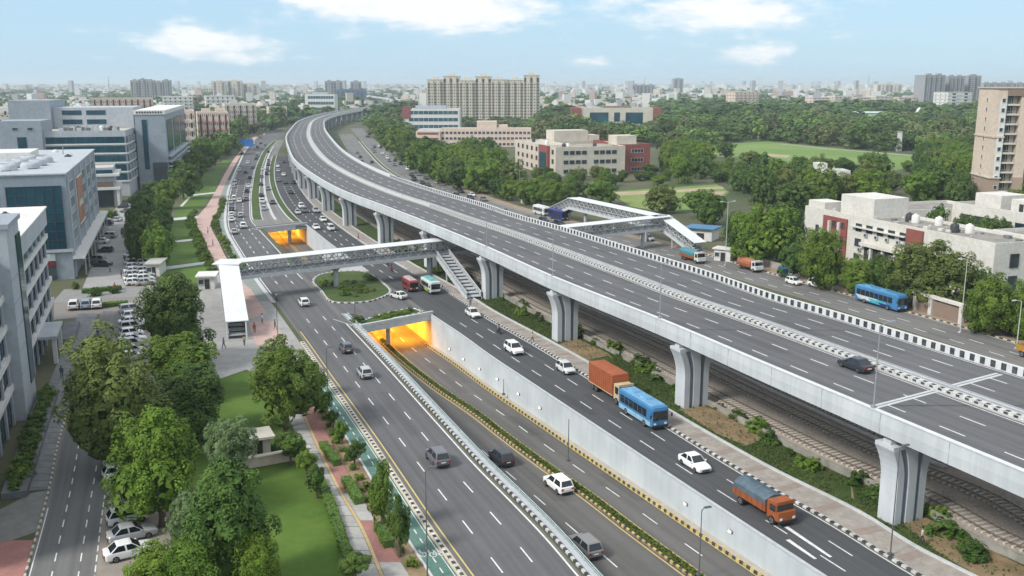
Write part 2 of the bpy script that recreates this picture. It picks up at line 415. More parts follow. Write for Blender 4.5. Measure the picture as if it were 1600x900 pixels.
# ------------------------------------------------------------------ materials of the setting
ST = ((.5, .06, .5), R(24))
ASPH_L = road_mat('asphalt_grey', (.122, .121, .124), 3)
ASPH_R = road_mat('asphalt_dark', (.076, .078, .082), 3, track=.14)
ASPH_U = road_mat('asphalt_underpass', (.130, .124, .118), 4)
ASPH_F = road_mat('asphalt_flyover', (.122, .121, .126), 3, var=.24, track=.19, joint=33)
ASPH_S = road_mat('asphalt_street', (.155, .152, .150), 2, dust=(.26, .23, .2))
EARTH = mat('earth', (.30, .215, .125), (.17, .13, .07), .35, .95, .3, 6, scale2=.9)
GROUND = mat('ground_cover', (.05, .075, .028), (.13, .115, .07), .02, .95, .2, 7, scale2=.3, lo=.3, hi=.72)
GRASS = mat('grass', (.050, .110, .010), (.105, .165, .024), .16, .95, .35, 7, scale2=1.1, lo=.3, hi=.75)
GRASS_D = mat('rough_grass', (.035, .075, .014), (.075, .095, .025), .35, .95, .4, 6, scale2=1.6)
FIELD = mat('field_grass', (.13, .22, .045), (.24, .25, .09), .025, .95, .1, 5, scale2=.2, lo=.4, hi=.75)
SAND = mat('sand', (.42, .34, .22), (.3, .25, .15), .1, .95)
CONC = mat('concrete', (.45, .47, .485), (.41, .43, .445), .25, .85, 0, 7, scale2=1.2, stretch=((1, 1, .35), 0))
CONC_L = mat('concrete_pale', (.52, .53, .53), (.46, .47, .475), .4, .85, 0, 7, scale2=1.5)
CONC_D = mat('concrete_dark', (.17, .18, .19), (.12, .125, .13), .5, .88, 0, 6)
CONC_W = mat('trough_wall', (.50, .54, .56), (.42, .455, .475), 1.1, .8, 0, 7, scale2=.25, stretch=((1, 1, .05), 0), lo=.42, hi=.95)
STONE = mat('paving_stone', (.40, .385, .36), (.33, .32, .30), 1.5, .9, 0, 4, rnd=.10)
STONE_D = mat('paving_grey', (.215, .22, .222), (.17, .175, .18), 1.2, .85, 0, 4, rnd=.10)
PLAZA = mat('plaza_paving', (.34, .33, .315), (.275, .268, .258), .4, .9, 0, 6, scale2=2.5)
REDPAVE = mat('red_paver', (.36, .175, .15), (.30, .145, .128), 1.8, .9, 0, 4, scale2=.6)
PINKPAVE = mat('pink_paver', (.50, .35, .31), (.42, .30, .26), 1.0, .9, 0, 5, scale2=.4)
YELLOWTILE = mat('tactile_tile', (.50, .38, .20), (.42, .32, .17), 2, .85)
FOOT_R = mat('footpath_dusty', (.36, .33, .295), (.28, .25, .22), .8, .92, 0, 6, scale2=3)
CYCLE = mat('cycle_green', (.085, .165, .135), (.11, .20, .165), .5, .85, 0, 6, scale2=2)
CYCLE_F = mat('cycle_grey_green', (.20, .235, .21), (.25, .27, .25), .4, .88, 0, 6)
WHITE = mat('white_paint', (.70, .70, .68), (.30, .30, .295), 1.6, .7, 0, 7, lo=.46, hi=.86)
YELLOW = mat('yellow_paint', (.62, .47, .16), (.50, .39, .15), 2, .75, 0, 5)
BLACKP = mat('black_paint', (.022, .023, .026), (.085, .085, .085), 2.5, .8, 0, 7, rnd=.2)
WHITEP = mat('white_kerb_paint', (.66, .65, .62), (.40, .39, .365), 2.2, .8, 0, 7, rnd=.14)
YELLOWP = mat('yellow_kerb_paint', (.56, .44, .15), (.36, .29, .13), 2.2, .8, 0, 7, rnd=.12)
CREAMP = mat('cream_kerb_paint', (.58, .50, .36), (.46, .40, .30), 2.5, .8, 0, 5)
STEEL = mat('galvanised_steel', (.34, .355, .37), (.27, .285, .30), 2, .5, 0, 4, metal=.55)
STEELP = mat('grey_pole_paint', (.30, .32, .34), (.24, .26, .275), 2, .5)
BALLAST = mat('ballast', (.50, .435, .375), (.32, .275, .24), 4, .95, .6, 8, scale2=.35)
RUST = mat('rusty_rail', (.20, .14, .10), (.32, .27, .23), 3, .5, 0, 4, metal=.6)
SLEEPER = mat('sleeper', (.62, .58, .52), (.46, .43, .38), 3, .9)
HEDGE = mat('hedge_leaf', (.045, .105, .018), (.085, .155, .03), 2.2, .85, .5, 5, scale2=6)
TUNNEL = mat('tunnel_lining', (.52, .50, .46), (.48, .46, .42), .4, .85, 0, 5)
SODIUM = mat('sodium_lamp', (1, .6, .2), emit=((1, .52, .10), 30))
LAMPW = mat('lamp_glass', (1, .93, .78), emit=((1, .9, .7), 5))
# ------------------------------------------------------------------ lines of the corridor
eA = Edge([(447,199),(420,205),(407,212),(385,235),(375,255),(358,300),(354.5,327),(355,355),(377,397),(400,432),(436,480),(474,532),(512,587),(550,640),(592,700),(620,742),(670,817),(727,897)])
eB = Edge([(444,210),(435,215),(415,232),(402,255),(394,290),(391.5,310),(392,325),(396,347),(405,357),(440,395),(462,422),(485,445),(512,472),(553,515),(600,565),(650,620),(697,672),(750,730),(800,780),(855,837),(907,897)])
eE = Edge([(447,213),(434,240),(429,265),(432,290),(440,310),(452,328),(465,342),(477,351),(520,385),(568,420),(612,450),(672,492),(717,522),(765,557),(825,597),(900,647),(975,697),(1100,780),(1278,897)])
eF = Edge([(455,248),(456,255),(461,280),(474,303),(490,322),(515,343),(562,377),(610,407),(650,430),(695,455),(756,494),(840,542),(910,585),(1042,667),(1100,703),(1194,759),(1300,819),(1391,875),(1428,897)])
eG = Edge([(466,271),(478,290),(495,313),(520,333),(650,417),(705,447),(775,490),(850,530),(925,572),(1042,642),(1100,676),(1203,734),(1341,803),(1437,862),(1506,897)])
eW = Off(eG, 6.3)
def zf(Y): return -3.6-(min(max(Y, 60), 172)-92)*.0263
B2 = Off(eB, 1.15)
eML = Edge([(582,522),(625,565),(675,605),(747,655),(772,675),(855,737),(905,772),(980,830),(1070,897)], zf)
eMR = Off(eML, 1.25)
eU = Off(eE, -.75)
eFL = Edge([(600,160),(575,166),(520,174),(490,180),(470,187),(455,200),(447,212),(450,230),(460,250),(485,270),(540,300),(600,322),(750,382),(850,427),(1050,507),(1188,566),(1360,638),(1600,738)], 11.0)
eFR = Edge([(612,161),(575,169),(525,179),(510,185),(507,195),(520,217),(545,240),(600,268),(700,301),(750,315),(812,335),(875,352),(975,382),(1050,405),(1105,422),(1207,457),(1318,489),(1400,514),(1600,574)], 11.0)
eRR = Edge([(565,200),(587,220),(612,242),(635,260),(662,275),(719,297),(800,325),(869,344),(1110,400),(1195,425),(1292,452),(1332,463),(1425,490),(1462,500),(1535,521),(1600,540)])
eFT = Edge([(452,600),(462,620),(486,675),(535,775),(562,820),(595,897)])
eFLg = Edge([(432,597),(441,625),(460,675),(503,757),(525,802),(547,860),(556,897)])
eFRd = Edge([(470,597),(484,620),(512,680),(562,772),(594,827),(628,882)])
eSL = Edge([(42,897),(77,770),(97,675),(122,600),(146,525),(158,490)])
eSR = Edge([(151,897),(165,782),(175,720),(182,650),(190,560),(193,525),(196,490)])
PATH_TOP = 131.0
# ------------------------------------------------------------------ ground: one sheet with the two open troughs cut out
HOLE1 = (40.0, 172.5); HOLE2 = (214.0, 284.0)
def make_ground():
    z = -.04; v = []; f = []
    rows = sorted(set([-400., 0., 40.]+[float(y) for y in ys(40, 172.5)]+[float(y) for y in ys(172.5, 214)]+[float(y) for y in ys(214, 284)]+[float(y) for y in ys(284, 700, .03)]))
    idx = []
    for Y in rows:
        yy = max(Y, 40.); a = float(B2(yy)); b = float(eE(yy)); idx.append(len(v))
        v += [(-30000, Y, z), (a, Y, z), (b, Y, z), (30000, Y, z)]
    for i in range(len(rows)-1):
        Y = (rows[i]+rows[i+1])/2; p, q = idx[i], idx[i+1]
        hole = HOLE1[0] < Y < HOLE1[1] or HOLE2[0] < Y < HOLE2[1]
        for k in range(3):
            if k == 1 and hole: continue
            f.append((p+k, p+k+1, q+k+1, q+k))
    n = len(v); v += [(-30000, 40000, z), (30000, 40000, z)]
    f.append((idx[-1], idx[-1]+3, n+1, n))
    mb = MB(); mb.v = v; mb.f = f; mb.m = [0]*len(f); mb.mats = [GROUND]; mb.build('ground', kind='structure')
make_ground()
def flat(name, pts, z, m, kind='structure', thick=0.0, parent=None, label=None, cat=None):
    P = [gp(x, y) for (x, y) in pts]
    a = sum(P[i][0]*P[(i+1) % len(P)][1]-P[(i+1) % len(P)][0]*P[i][1] for i in range(len(P)))
    if a < 0: P.reverse()
    mb = MB()
    if thick: mb.prism(P, z-thick, z, m)
    else: mb.poly([(p[0], p[1], z) for p in P], m)
    return mb.build(name, parent, kind=kind, label=label, cat=cat)
# ------------------------------------------------------------------ carriageways on the ground
road_l = ribbon('main_road', eA, eB, 0.0, ys(60, 860), ASPH_L)
road_r = ribbon('main_road', eE, eF, 0.0, ys(60, 560), ASPH_R)
ribbon('junction_road', eB, eE, -.002, ys(172.5, 214), ASPH_L)
ribbon('middle_road', eB, eE, -.002, ys(284, 720), road_mat('asphalt_pale', (.20, .195, .186), 2))
mk = MB()
for t, ph in ((1/3, 0), (2/3, 2)): dashes(mk, Mix(eA, eB, t), 62, 172, .008, WHITE, phase=ph); dashes(mk, Mix(eA, eB, t), 200, 420, .008, WHITE, w=.2)
stripe(mk, Off(eA, .55), 62, 160, .008, YELLOW, .16); stripe(mk, Off(eB, -.35), 62, 166, .008, WHITE, .18)
stripe(mk, Off(eA, .5), 190, 480, .008, WHITE, .2); stripe(mk, Off(eB, -.4), 205, 480, .008, WHITE, .2)
mk.build('lane_markings', road_l)
mk = MB()
for t, ph in ((1/3, 1), (2/3, 4)): dashes(mk, Mix(eE, eF, t), 62, 170, .008, WHITE, phase=ph, on=3.2, off=4.6); dashes(mk, Mix(eE, eF, t), 205, 400, .008, WHITE, w=.2)
stripe(mk, Off(eF, -.3), 62, 172, .008, WHITE, .14)
# worn arrow and patch where a marking was half scraped off
for (x, y, l) in ((1262, 846, 6.5), (1252, 858, 4)):
    X, Y = gp(x, y); h = heading(eF, Y); d = Vector((-math.sin(h), math.cos(h))); nn = Vector((math.cos(h), math.sin(h))); c = Vector((X, Y))
    P = [c-d*l/2-nn*.15, c-d*l/2+nn*.15, c+d*l/2+nn*.22, c+d*l/2-nn*.22]; mk.poly([(p.x, p.y, .009) for p in P], WHITE)
mk.build('lane_markings', road_r)
road_rr = ribbon('service_road', Off(eRR, -10.5), eRR, 0.0, ys(95, 900), road_mat('asphalt_service', (.175, .17, .163), 3, dust=(.28, .24, .19)))
ribbon('service_road', Off(eRR, -24), Off(eRR, -12.6), 0.0, ys(120, 800), MATS['asphalt_service'])
mk = MB()
dashes(mk, Off(eRR, -5.2), 100, 420, .008, WHITE, w=.2); dashes(mk, Off(eRR, -8.2), 100, 420, .008, WHITE, w=.2); stripe(mk, Off(eRR, -.4), 100, 420, .008, WHITE, .14)
mk.build('lane_markings', road_rr)
# planted dividers on the far curve
def green_divider(e0, e1, Y0, Y1, nm='road_divider'):
    r = ribbon(nm, e0, e1, .16, ys(Y0, Y1), CONC_L, thick=.2)
    ribbon('ground_cover', Off(e0, .35), Off(e1, -.35), .2, ys(Y0, Y1), GRASS_D, r, kind='stuff')
    return r
green_divider(eB, Off(eB, 3.3), 296, 700); green_divider(Off(eE, -2.6), eE, 292, 560)
ribbon('road_divider', Off(Mix(eB, eE, .5), -.4), Off(Mix(eB, eE, .5), .4), .3, ys(296, 640), CONC_L, thick=.32)
green_divider(Off(eRR, -12.6), Off(eRR, -10.5), 235, 700)
# ------------------------------------------------------------------ kerbs of the main road
AK = Off(eA, -.35)
ribbon('kerb_strip', Off(eA, -.75), eA, .10, ys(60, 153), CREAMP, thick=.14)
kerb('kerb', AK, 66, 153, .10, BLACKP, WHITEP, w=.34, l=.55, h=.07, near=120)
ribbon('kerb_strip', Off(eA, -.8), eA, .12, ys(182, 700), CONC_L, thick=.16)
kerb('kerb', Off(eF, .18), 66, 215, 0, BLACKP, WHITEP, w=.36, l=.55, h=.2, near=150)
ribbon('kerb_strip', eF, Off(eF, .36), .2, ys(215, 540), CONC_L, thick=.22)
ribbon('kerb_strip', Off(eF, .02), Off(eF, .34), .1, ys(60, 215), CONC_D, thick=.12)
# right footpath with its slabs
fp = ribbon('footpath', Off(eF, .36), eG, .15, ys(60, 480), FOOT_R, thick=.18)
ribbon('path_edging', Off(eG, -.02), Off(eG, .28), .34, ys(60, 430), CONC_L, thick=.36)
m_red = mat('footpath_band', (.31, .25, .22), (.26, .21, .185), 1.5, .92, 0, 5)
at, T = walk_line(Mix(eF, eG, .55), 68, 200, .156)
s = 2.0
while s < T:
    p = at(s); w = abs(float(eG(p[1])-eF(p[1])))*math.cos(p[3])-.9
    mb = MB(); mb.box(-w/2, w/2, -.55, .55, 0, .012, m_red); mb.build('paving_band', fp, loc=p[:3], rz=p[3]); s += 5.5
# ------------------------------------------------------------------ verge below the flyover, low wall, railway
verge = ribbon('verge', Off(eG, .28), eW, .02, ys(60, 430), GRASS_D)
EARTHS = ([(1060,640),(1100,634),(1150,655),(1200,684),(1165,697),(1120,678)], [(1400,812),(1440,806),(1500,836),(1600,886),(1640,930),(1560,920),(1470,866)], [(870,540),(900,528),(950,552),(960,563),(930,572)], [(695,450),(735,460),(760,476),(740,482),(700,458)], [(1290,752),(1330,756),(1335,780),(1310,778)])
for pts in EARTHS:
    flat('bare_earth', pts, .032+.003*len([o for o in bpy.data.objects if o.name.startswith('bare_earth')]), EARTH)
for pts in ([(1165,702),(1215,690),(1330,752),(1330,790),(1290,775)], [(920,562),(950,556),(1020,600),(1010,612)], [(790,492),(830,488),(860,515),(845,520)]):
    flat('lawn', pts, .055, GRASS_D)
wallr = ribbon('railway_wall', Off(eW, -.15), Off(eW, .15), .75, ys(60, 330), mat('old_wall', (.34, .325, .29), (.22, .21, .18), .6, .9, 0, 7, scale2=2), thick=.8, kind=None, label='long low grey wall between the green verge and the railway tracks', cat='wall')
bed = ribbon('railway_bed', eW, Off(eW, 27), .10, ys(55, 430), BALLAST, thick=.14)
tr = 0
for off in (3.2, 8.4, 13.6, 18.8):
    c = Off(eW, off)
    t = thing('railway_track', ('railway track nearest the low wall and verge', 'second railway track from the low wall', 'third railway track, mostly under the flyover', 'innermost railway track deep under the flyover')[tr], 'railway track', group='parallel railway tracks under the flyover'); tr += 1
    for k in (-.84, .84): ribbon('rail', Off(c, k-.05), Off(c, k+.05), .40, ys(56, 420), RUST, t, thick=.16, kind=None)
    sl_ = MB(); at, T = walk_line(c, 56, 330, .10); s = .3
    while s < T:
        p = at(s); sl_.obox((p[0], p[1], .17), (1.3, .13, .08), p[3], SLEEPER); s += .75 if p[1] < 180 else 1.5
    sl_.build('sleepers', t, kind='stuff')
ribbon('platform_edge', Off(eW, 11.0), Off(eW, 11.5), .35, ys(100, 300), CONC_L, thick=.4)
# ------------------------------------------------------------------ underpass trough
und = ribbon('underpass_road', B2, eE, zf, ys(50, 345, .02), ASPH_U)
ribbon('trough_wall', Off(eE, 0), Off(eE, .45), .0, ys(50, 172.5), CONC_W, thick=6.4)
def wall_sheet(name, e, th, Y, z0, z1, m):
    mb = MB(); n = len(Y); a = e(Y); b = Off(e, th)(Y)
    for i in range(n): mb.v += [(a[i], Y[i], z0(Y[i])), (a[i], Y[i], z1), (b[i], Y[i], z1), (b[i], Y[i], z0(Y[i]))]
    for i in range(n-1):
        for k in range(4):
            j = (k+1) % 4; f = (4*i+k, 4*i+j, 4*i+4+j, 4*i+4+k); mb.f.append(f if th > 0 else f[::-1]); mb.m.append(0)
    mb.f += [(3, 2, 1, 0) if th > 0 else (0, 1, 2, 3)]; mb.m.append(0)
    q = 4*(n-1); mb.f.append((q, q+1, q+2, q+3) if th > 0 else (q+3, q+2, q+1, q)); mb.m.append(0); mb.mats = [m]
    return mb.build(name, kind='structure')
bpy.data.objects.remove(bpy.data.objects['trough_wall'])
zb = lambda Y: zf(Y)-.4
wall_sheet('trough_wall', Off(eE, .003), .45, ys(50, 172.6), zb, .02, CONC_W)
wall_sheet('trough_wall', Off(B2, -.003), -.45, ys(50, 172.6), zb, -.045, CONC_W)
wall_sheet('trough_wall', Off(eE, .003), .45, ys(213.9, 284.1), zb, .02, CONC_W)
wall_sheet('trough_wall', Off(B2, -.003), -.45, ys(213.9, 284.1), zb, -.045, CONC_W)
for (a, b) in ((172.6, 213.9), (284.1, 345)):
    wall_sheet('tunnel_wall', Off(eE, .003), .45, ys(a, b), zb, -.06, TUNNEL); wall_sheet('tunnel_wall', Off(B2, -.003), -.45, ys(a, b), zb, -.06, TUNNEL)
    ribbon('tunnel_ceiling', Off(B2, -.4), Off(eE, .4), -.3, ys(a, b), CONC_D, thick=.6)
mb = MB(); mb.box(float(B2(345))-1, float(eE(345))+1, 345, 345.5, -6.5, -.1, TUNNEL); mb.build('tunnel_wall', kind='structure')
# coping on top of the right-hand wall
cop = ribbon('wall_coping', Off(eE, -.03), Off(eE, .32), .16, ys(50, 172), CONC, thick=.135); ribbon('wall_coping', Off(eE, -.03), Off(eE, .32), .16, ys(215, 290), CONC, thick=.135)
# road paint and kerbs down in the trough
mk = MB(); zm = lambda Y: zf(Y)+.008
dashes(mk, Mix(Off(B2, 0), eML, .5), 62, 215, zm, WHITE); dashes(mk, Mix(eMR, eU, .5), 62, 215, zm, WHITE, phase=3)
stripe(mk, Off(eML, -.3), 60, 172, zm, YELLOW, .15); stripe(mk, Off(eMR, .3), 60, 172, zm, YELLOW, .15); stripe(mk, Off(eU, -.25), 60, 172, zm, YELLOW, .15)
stripe(mk, Off(B2, .4), 60, 172, zm, WHITE, .15)
mk.build('lane_markings', und)
med = ribbon('planted_median', eML, eMR, lambda Y: zf(Y)+.16, ys(55, 345), EARTH, thick=.2)
kerb('kerb', Off(eML, .11), 62, 172, zf, YELLOWP, BLACKP, w=.22, l=.5, h=.3, near=120); kerb('kerb', Off(eMR, -.11), 62, 172, zf, YELLOWP, BLACKP, w=.22, l=.5, h=.3, near=120)
shelf = ribbon('kerb_strip', eU, Off(eE, -.02), lambda Y: zf(Y)+.28, ys(50, 172), mat('sandy_ledge', (.46, .40, .31), (.38, .34, .27), 1, .9, 0, 5), thick=.3)
kerb('kerb', Off(eU, -.10), 62, 172, zf, YELLOWP, BLACKP, w=.2, l=.55, h=.32, near=120)
# ground cover on the median: thousands of leaves
def leaf_strip(name, e0, e1, Y0, Y1, z, h, n, m, parent, size=.16, flip=False, skip=()):
    u = rng.random(n); Y = Y0*(Y1/Y0)**rng.random(n) if flip else Y0+(Y1-Y0)*rng.random(n); a = e0(Y); b = e1(Y)
    X = a+(b-a)*u; hh = h*(1-abs(u*2-1)**3)*(.55+.6*rng.random(n)); Z = np.array([z(y) if callable(z) else z for y in Y])+hh*rng.random(n)**.5
    C = np.stack([X, Y, Z], 1)
    for P in skip: C = C[~inpoly(C[:, 0], C[:, 1], [gp(*p) for p in P]) | (rng.random(len(C)) < .12)]
    quads(name, C, size, m, parent, kind='stuff')
def inpoly(x, y, P):
    c = np.zeros(len(x), bool); n = len(P)
    for i in range(n):
        (x0, y0), (x1, y1) = P[i], P[(i+1) % n]
        if y0 == y1: continue
        k = ((y0 > y) != (y1 > y)) & (x < (x1-x0)*(y-y0)/(y1-y0)+x0); c ^= k
    return c
def quads(name, C, size, m, parent=None, nrm=None, kind=None, flat_=.75, build=True, asp=.55):
    n = len(C); N = rng.normal(size=(n, 3)); N[:, 2] = np.abs(N[:, 2])+.35
    if nrm is not None: N = nrm+N*flat_*.6
    N /= np.linalg.norm(N, axis=1)[:, None]
    T = np.cross(N, rng.normal(size=(n, 3))); T /= np.linalg.norm(T, axis=1)[:, None]; Bv = np.cross(N, T)
    s = (size*(.6+.8*rng.random(n)))[:, None] if np.isscalar(size) else size[:, None]
    V = np.empty((n, 4, 3)); V[:, 0] = C-T*s; V[:, 1] = C-Bv*s*asp+N*s*.12; V[:, 2] = C+T*s; V[:, 3] = C+Bv*s*asp+N*s*.12
    return V.reshape(-1, 3) if not build else quad_mesh(name, V.reshape(-1, 3), m, parent, kind)
def quad_data(name, V, mats, mi=None):
    me = bpy.data.meshes.new(name); n = len(V)//4
    me.vertices.add(len(V)); me.vertices.foreach_set('co', V.astype(np.float32).ravel())
    me.loops.add(len(V)); me.loops.foreach_set('vertex_index', np.arange(len(V), dtype=np.int32))
    me.polygons.add(n); me.polygons.foreach_set('loop_start', np.arange(0, 4*n, 4, dtype=np.int32)); me.polygons.foreach_set('loop_total', np.full(n, 4, np.int32))
    for m in mats: me.materials.append(m)
    if mi is not None: me.polygons.foreach_set('material_index', mi.astype(np.int32))
    me.update(); me.validate(); return me
def quad_mesh(name, V, m, parent=None, kind=None):
    return ob(name, quad_data(name, V, [m]), parent, kind=kind)
MEDLEAF = mat('median_leaf', (.13, .165, .03), (.075, .115, .022), 1.2, .85, 0, 3, trans=.25)
leaf_strip('grass_tufts', Off(eG, .4), Off(eW, -.3), 66, 240, .02, .26, 24000, mat('verge_leaf', (.045, .085, .016), (.085, .115, .03), .5, .9, 0, 4, trans=.2), verge, .13, skip=EARTHS)
leaf_strip('ground_cover', Off(eML, .2), Off(eMR, -.2), 62, 175, lambda Y: zf(Y)+.15, .42, 26000, MEDLEAF, med, .15)
# ------------------------------------------------------------------ barrier between the left carriageway and the trough
plinth = ribbon('barrier_wall', Off(eB, .62), Off(eB, 1.16), .26, ys(50, 172), CONC, thick=.5)
kerb('kerb', Off(eB, .42), 66, 172, 0, BLACKP, CONC_L, w=.30, l=.6, h=.22, near=130)
rail = thing('guard_railing', 'long pale green steel railing along the edge of the underpass', 'railing')
mb = MB(); at, T = walk_line(Off(eB, 1.05), 60, 171, .26); s = 0
post_me = MB(); post_me.box(-.035, .035, -.035, .035, 0, .55, mat('pale_green_paint', (.42, .52, .50), (.34, .42, .41), 2, .6)); post_me = post_me.mesh('post')
while s < T:
    p = at(s); ob('post', post_me, rail, p[:3], p[3]); s += 2.2
for h in (.3, .55): ribbon('rail', Off(eB, 1.01), Off(eB, 1.09), .26+h, ys(60, 171), MATS['pale_green_paint'], rail, thick=.05, kind=None)
# ------------------------------------------------------------------ portals
def portal(pl, pr, depth, zlint, label, ph=.55):
    a = Vector(gp(*pl)); b = Vector(gp(*pr)); d = (b-a).normalized(); n = Vector((-d.y, d.x))
    t = thing('tunnel_portal', label, 'portal')
    P = [a-d*.4, b+d*.4, b+d*.4+n*depth, a-d*.4+n*depth]
    mb = MB(); mb.prism([(p.x, p.y) for p in P], zlint, .12, CONC_L, mat('patched_asphalt', (.10, .10, .103), (.13, .13, .13), .8, .9)); mb.build('lintel', t)
    Q = [a-d*.4-n*.12, b+d*.4-n*.12, b+d*.4+n*.4, a-d*.4+n*.4]
    mb = MB(); mb.prism([(p.x, p.y) for p in Q], .124, .12+ph, CONC_L); mb.build('parapet', t)
    return t, a, b, d, n
t1, pa, pb, pd, pn = portal((566,513), (674,492), 9, -.95, 'concrete mouth of the underpass tunnel glowing orange beside the near ramps')
t2, _, _, _, _ = portal((404,359), (479,351), 6, -1.2, 'concrete mouth of the far underpass tunnel glowing orange beyond the footbridge')
# middle pier inside each mouth
for (Y0, t) in ((170, t1), (286, t2)):
    x = float(eML(Y0))+.6; mb = MB(); mb.box(x-.35, x+.35, Y0, Y0+1.6, zf(Y0)-.2, -.35, CONC_L); mb.build('pier', t)
# lamps inside: sodium tubes along the ceiling
k = 0
for (Y0, Y1, n) in ((173, 212, 5), (285.5, 338, 5)):
    for i in range(n):
        for fr in (.25, .75):
            Y = Y0+(Y1-Y0)*(i+.3)/n; X = float(Mix(B2, eE, fr)(Y)); h = heading(eE, Y)
            o = thing('tunnel_lamp', 'glowing orange sodium lamp on the %s ceiling of the %s tunnel, %s from the mouth' % ('left' if fr < .5 else 'right', 'near' if Y0 < 200 else 'far', ORD[i]), 'lamp', (X, Y, -1.02), h, 'sodium lamps in the %s tunnel' % ('near' if Y0 < 200 else 'far'))
            mb = MB(); mb.box(-.16, .16, -.9, .9, 0, .1, STEEL); mb.build('housing', o)
            mb = MB(); mb.box(-.12, .12, -.85, .85, -.05, -.004, SODIUM); mb.build('tube', o)
            l = bpy.data.lights.new('sodium_light', 'AREA'); l.shape = 'RECTANGLE'; l.size = .3; l.size_y = 1.8; l.energy = 1500; l.color = (1, .38, .025)
            lo = bpy.data.objects.new('sodium_light', l); COL.objects.link(lo); lo.parent = o; lo.location = (0, 0, -.12)
# small lit lamps on the trough wall
for iw, (x, y) in enumerate(((704,545),(726,561),(751,576),(779,592),(812,615),(846,637),(1074,787),(1144,830))):
    Y = 100.
    for _ in range(8):
        Xw = float(eE(Y)); Y = Y+(((x-800)/FPX*(Y*math.cos(PITCH)+43.5*math.sin(PITCH)))-Xw)/(float(eE.slope(Y))-(x-800)/FPX*math.cos(PITCH))*.9
    z = hz(y, Y); z = min(max(z, zf(Y)+1), -.3)
    mb = MB(); mb.box(-.22, .22, -.14, .14, -.1, .1, STEEL); h = heading(eE, Y)
    o = mb.build('wall_lamp', loc=(float(eE(Y))-.14, Y, z), rz=h+math.pi/2, label='small lit lamp on the pale underpass wall, %s from the tunnel mouth' % ORD[iw], cat='lamp', group='lit lamps along the underpass wall')
    mb = MB(); mb.box(-.18, .18, .142, .18, -.07, .07, LAMPW); mb.build('lamp_glass', o)
# ------------------------------------------------------------------ islands
def island(pts, name, m=GRASS_D, kerb_from=None):
    P = [Vector(gp(x, y)) for (x, y) in pts]
    Q = []
    n = len(P)
    for i in range(n):      # rounded outline
        a, b, c, d = P[i-1], P[i], P[(i+1) % n], P[(i+2) % n]
        for k in range(4):
            t = k/4; Q.append(.5*((2*b)+(c-a)*t+(2*a-5*b+4*c-d)*t*t+(3*b-a-3*c+d)*t**3))
    ar = sum(Q[i].x*Q[(i+1) % len(Q)].y-Q[(i+1) % len(Q)].x*Q[i].y for i in range(len(Q)))
    if ar < 0: Q.reverse()
    mb = MB(); mb.prism([(q.x, q.y) for q in Q], -.03, .18, CONC_L); r = mb.build(name, kind='structure')
    c = sum(Q, Vector((0, 0)))/len(Q); I = [c+(q-c)*(1-.5/max((q-c).length, 1)) for q in Q]
    mb = MB(); mb.poly([(q.x, q.y, .195) for q in I], m); mb.build('ground_cover', r, kind='stuff')
    L = 0; pos = []; i = 0
    tot = sum((Q[(k+1) % len(Q)]-Q[k]).length for k in range(len(Q)))
    me = [block_mesh(.3, .68, .22, BLACKP), block_mesh(.3, .68, .22, WHITEP)]
    s = 0; k = 0; acc = 0; cnt = 0
    while s < tot:
        while acc+(Q[(k+1) % len(Q)]-Q[k % len(Q)]).length < s:
            acc += (Q[(k+1) % len(Q)]-Q[k % len(Q)]).length; k += 1
        a = Q[k % len(Q)]; b = Q[(k+1) % len(Q)]; d = (b-a).normalized(); p = a+d*(s-acc)
        ob('kerb_block', me[cnt % 2], r, (p.x, p.y, .002), math.atan2(d.y, d.x)-math.pi/2); s += .7; cnt += 1
    return r, Q
isl1, ISLQ = island([(488,440),(500,455),(515,471),(540,474),(575,472),(603,463),(611,455),(600,443),(580,430),(556,424),(505,428)], 'traffic_island')
isl2, ISLQ2 = island([(560,509),(572,500),(600,491),(640,483),(657,486),(655,490),(610,500),(580,507)], 'traffic_island')
# ================================================================== flyover
ZD = 10.0
_fl = [(555,147),(578,149.5),(598,152.5),(605,156),(600,160),(575,166),(520,174),(490,180),(470,187),(455,200),(447,212),(450,230),(460,250),(485,270),(540,300),(600,322),(750,382),(850,427),(1050,507),(1188,566),(1360,638),(1600,738)]
_fr = [(560,148),(585,150.3),(607,153.5),(616,157),(611,161),(575,169),(525,179),(510,185),(507,195),(520,217),(545,240),(600,268),(700,301),(750,315),(812,335),(875,352),(975,382),(1050,405),(1105,422),(1207,457),(1318,489),(1400,514),(1600,574)]
eFL = Edge(_fl, 11.0); eFR = Edge(_fr, 11.0)
FY = ys(62, 2300, .012, 2.0)
fly = thing('flyover', 'long grey concrete flyover curving away over the railway with six empty lanes', 'flyover')
def loft_fly(name, prof, m, Y, parent=fly, closed=True):
    """prof: list of (side, offset, z); side 0 from the left edge, 1 from the right edge"""
    mb = MB(); rings = []
    cols = []
    for (s, o, z) in prof: cols.append((Off(eFR if s else eFL, o)(Y), z))
    for i in range(len(Y)): rings.append([(float(c[0][i]), float(Y[i]), c[1]) for c in cols])
    mb.loft(rings, m, closed)
    return mb.build(name, parent)
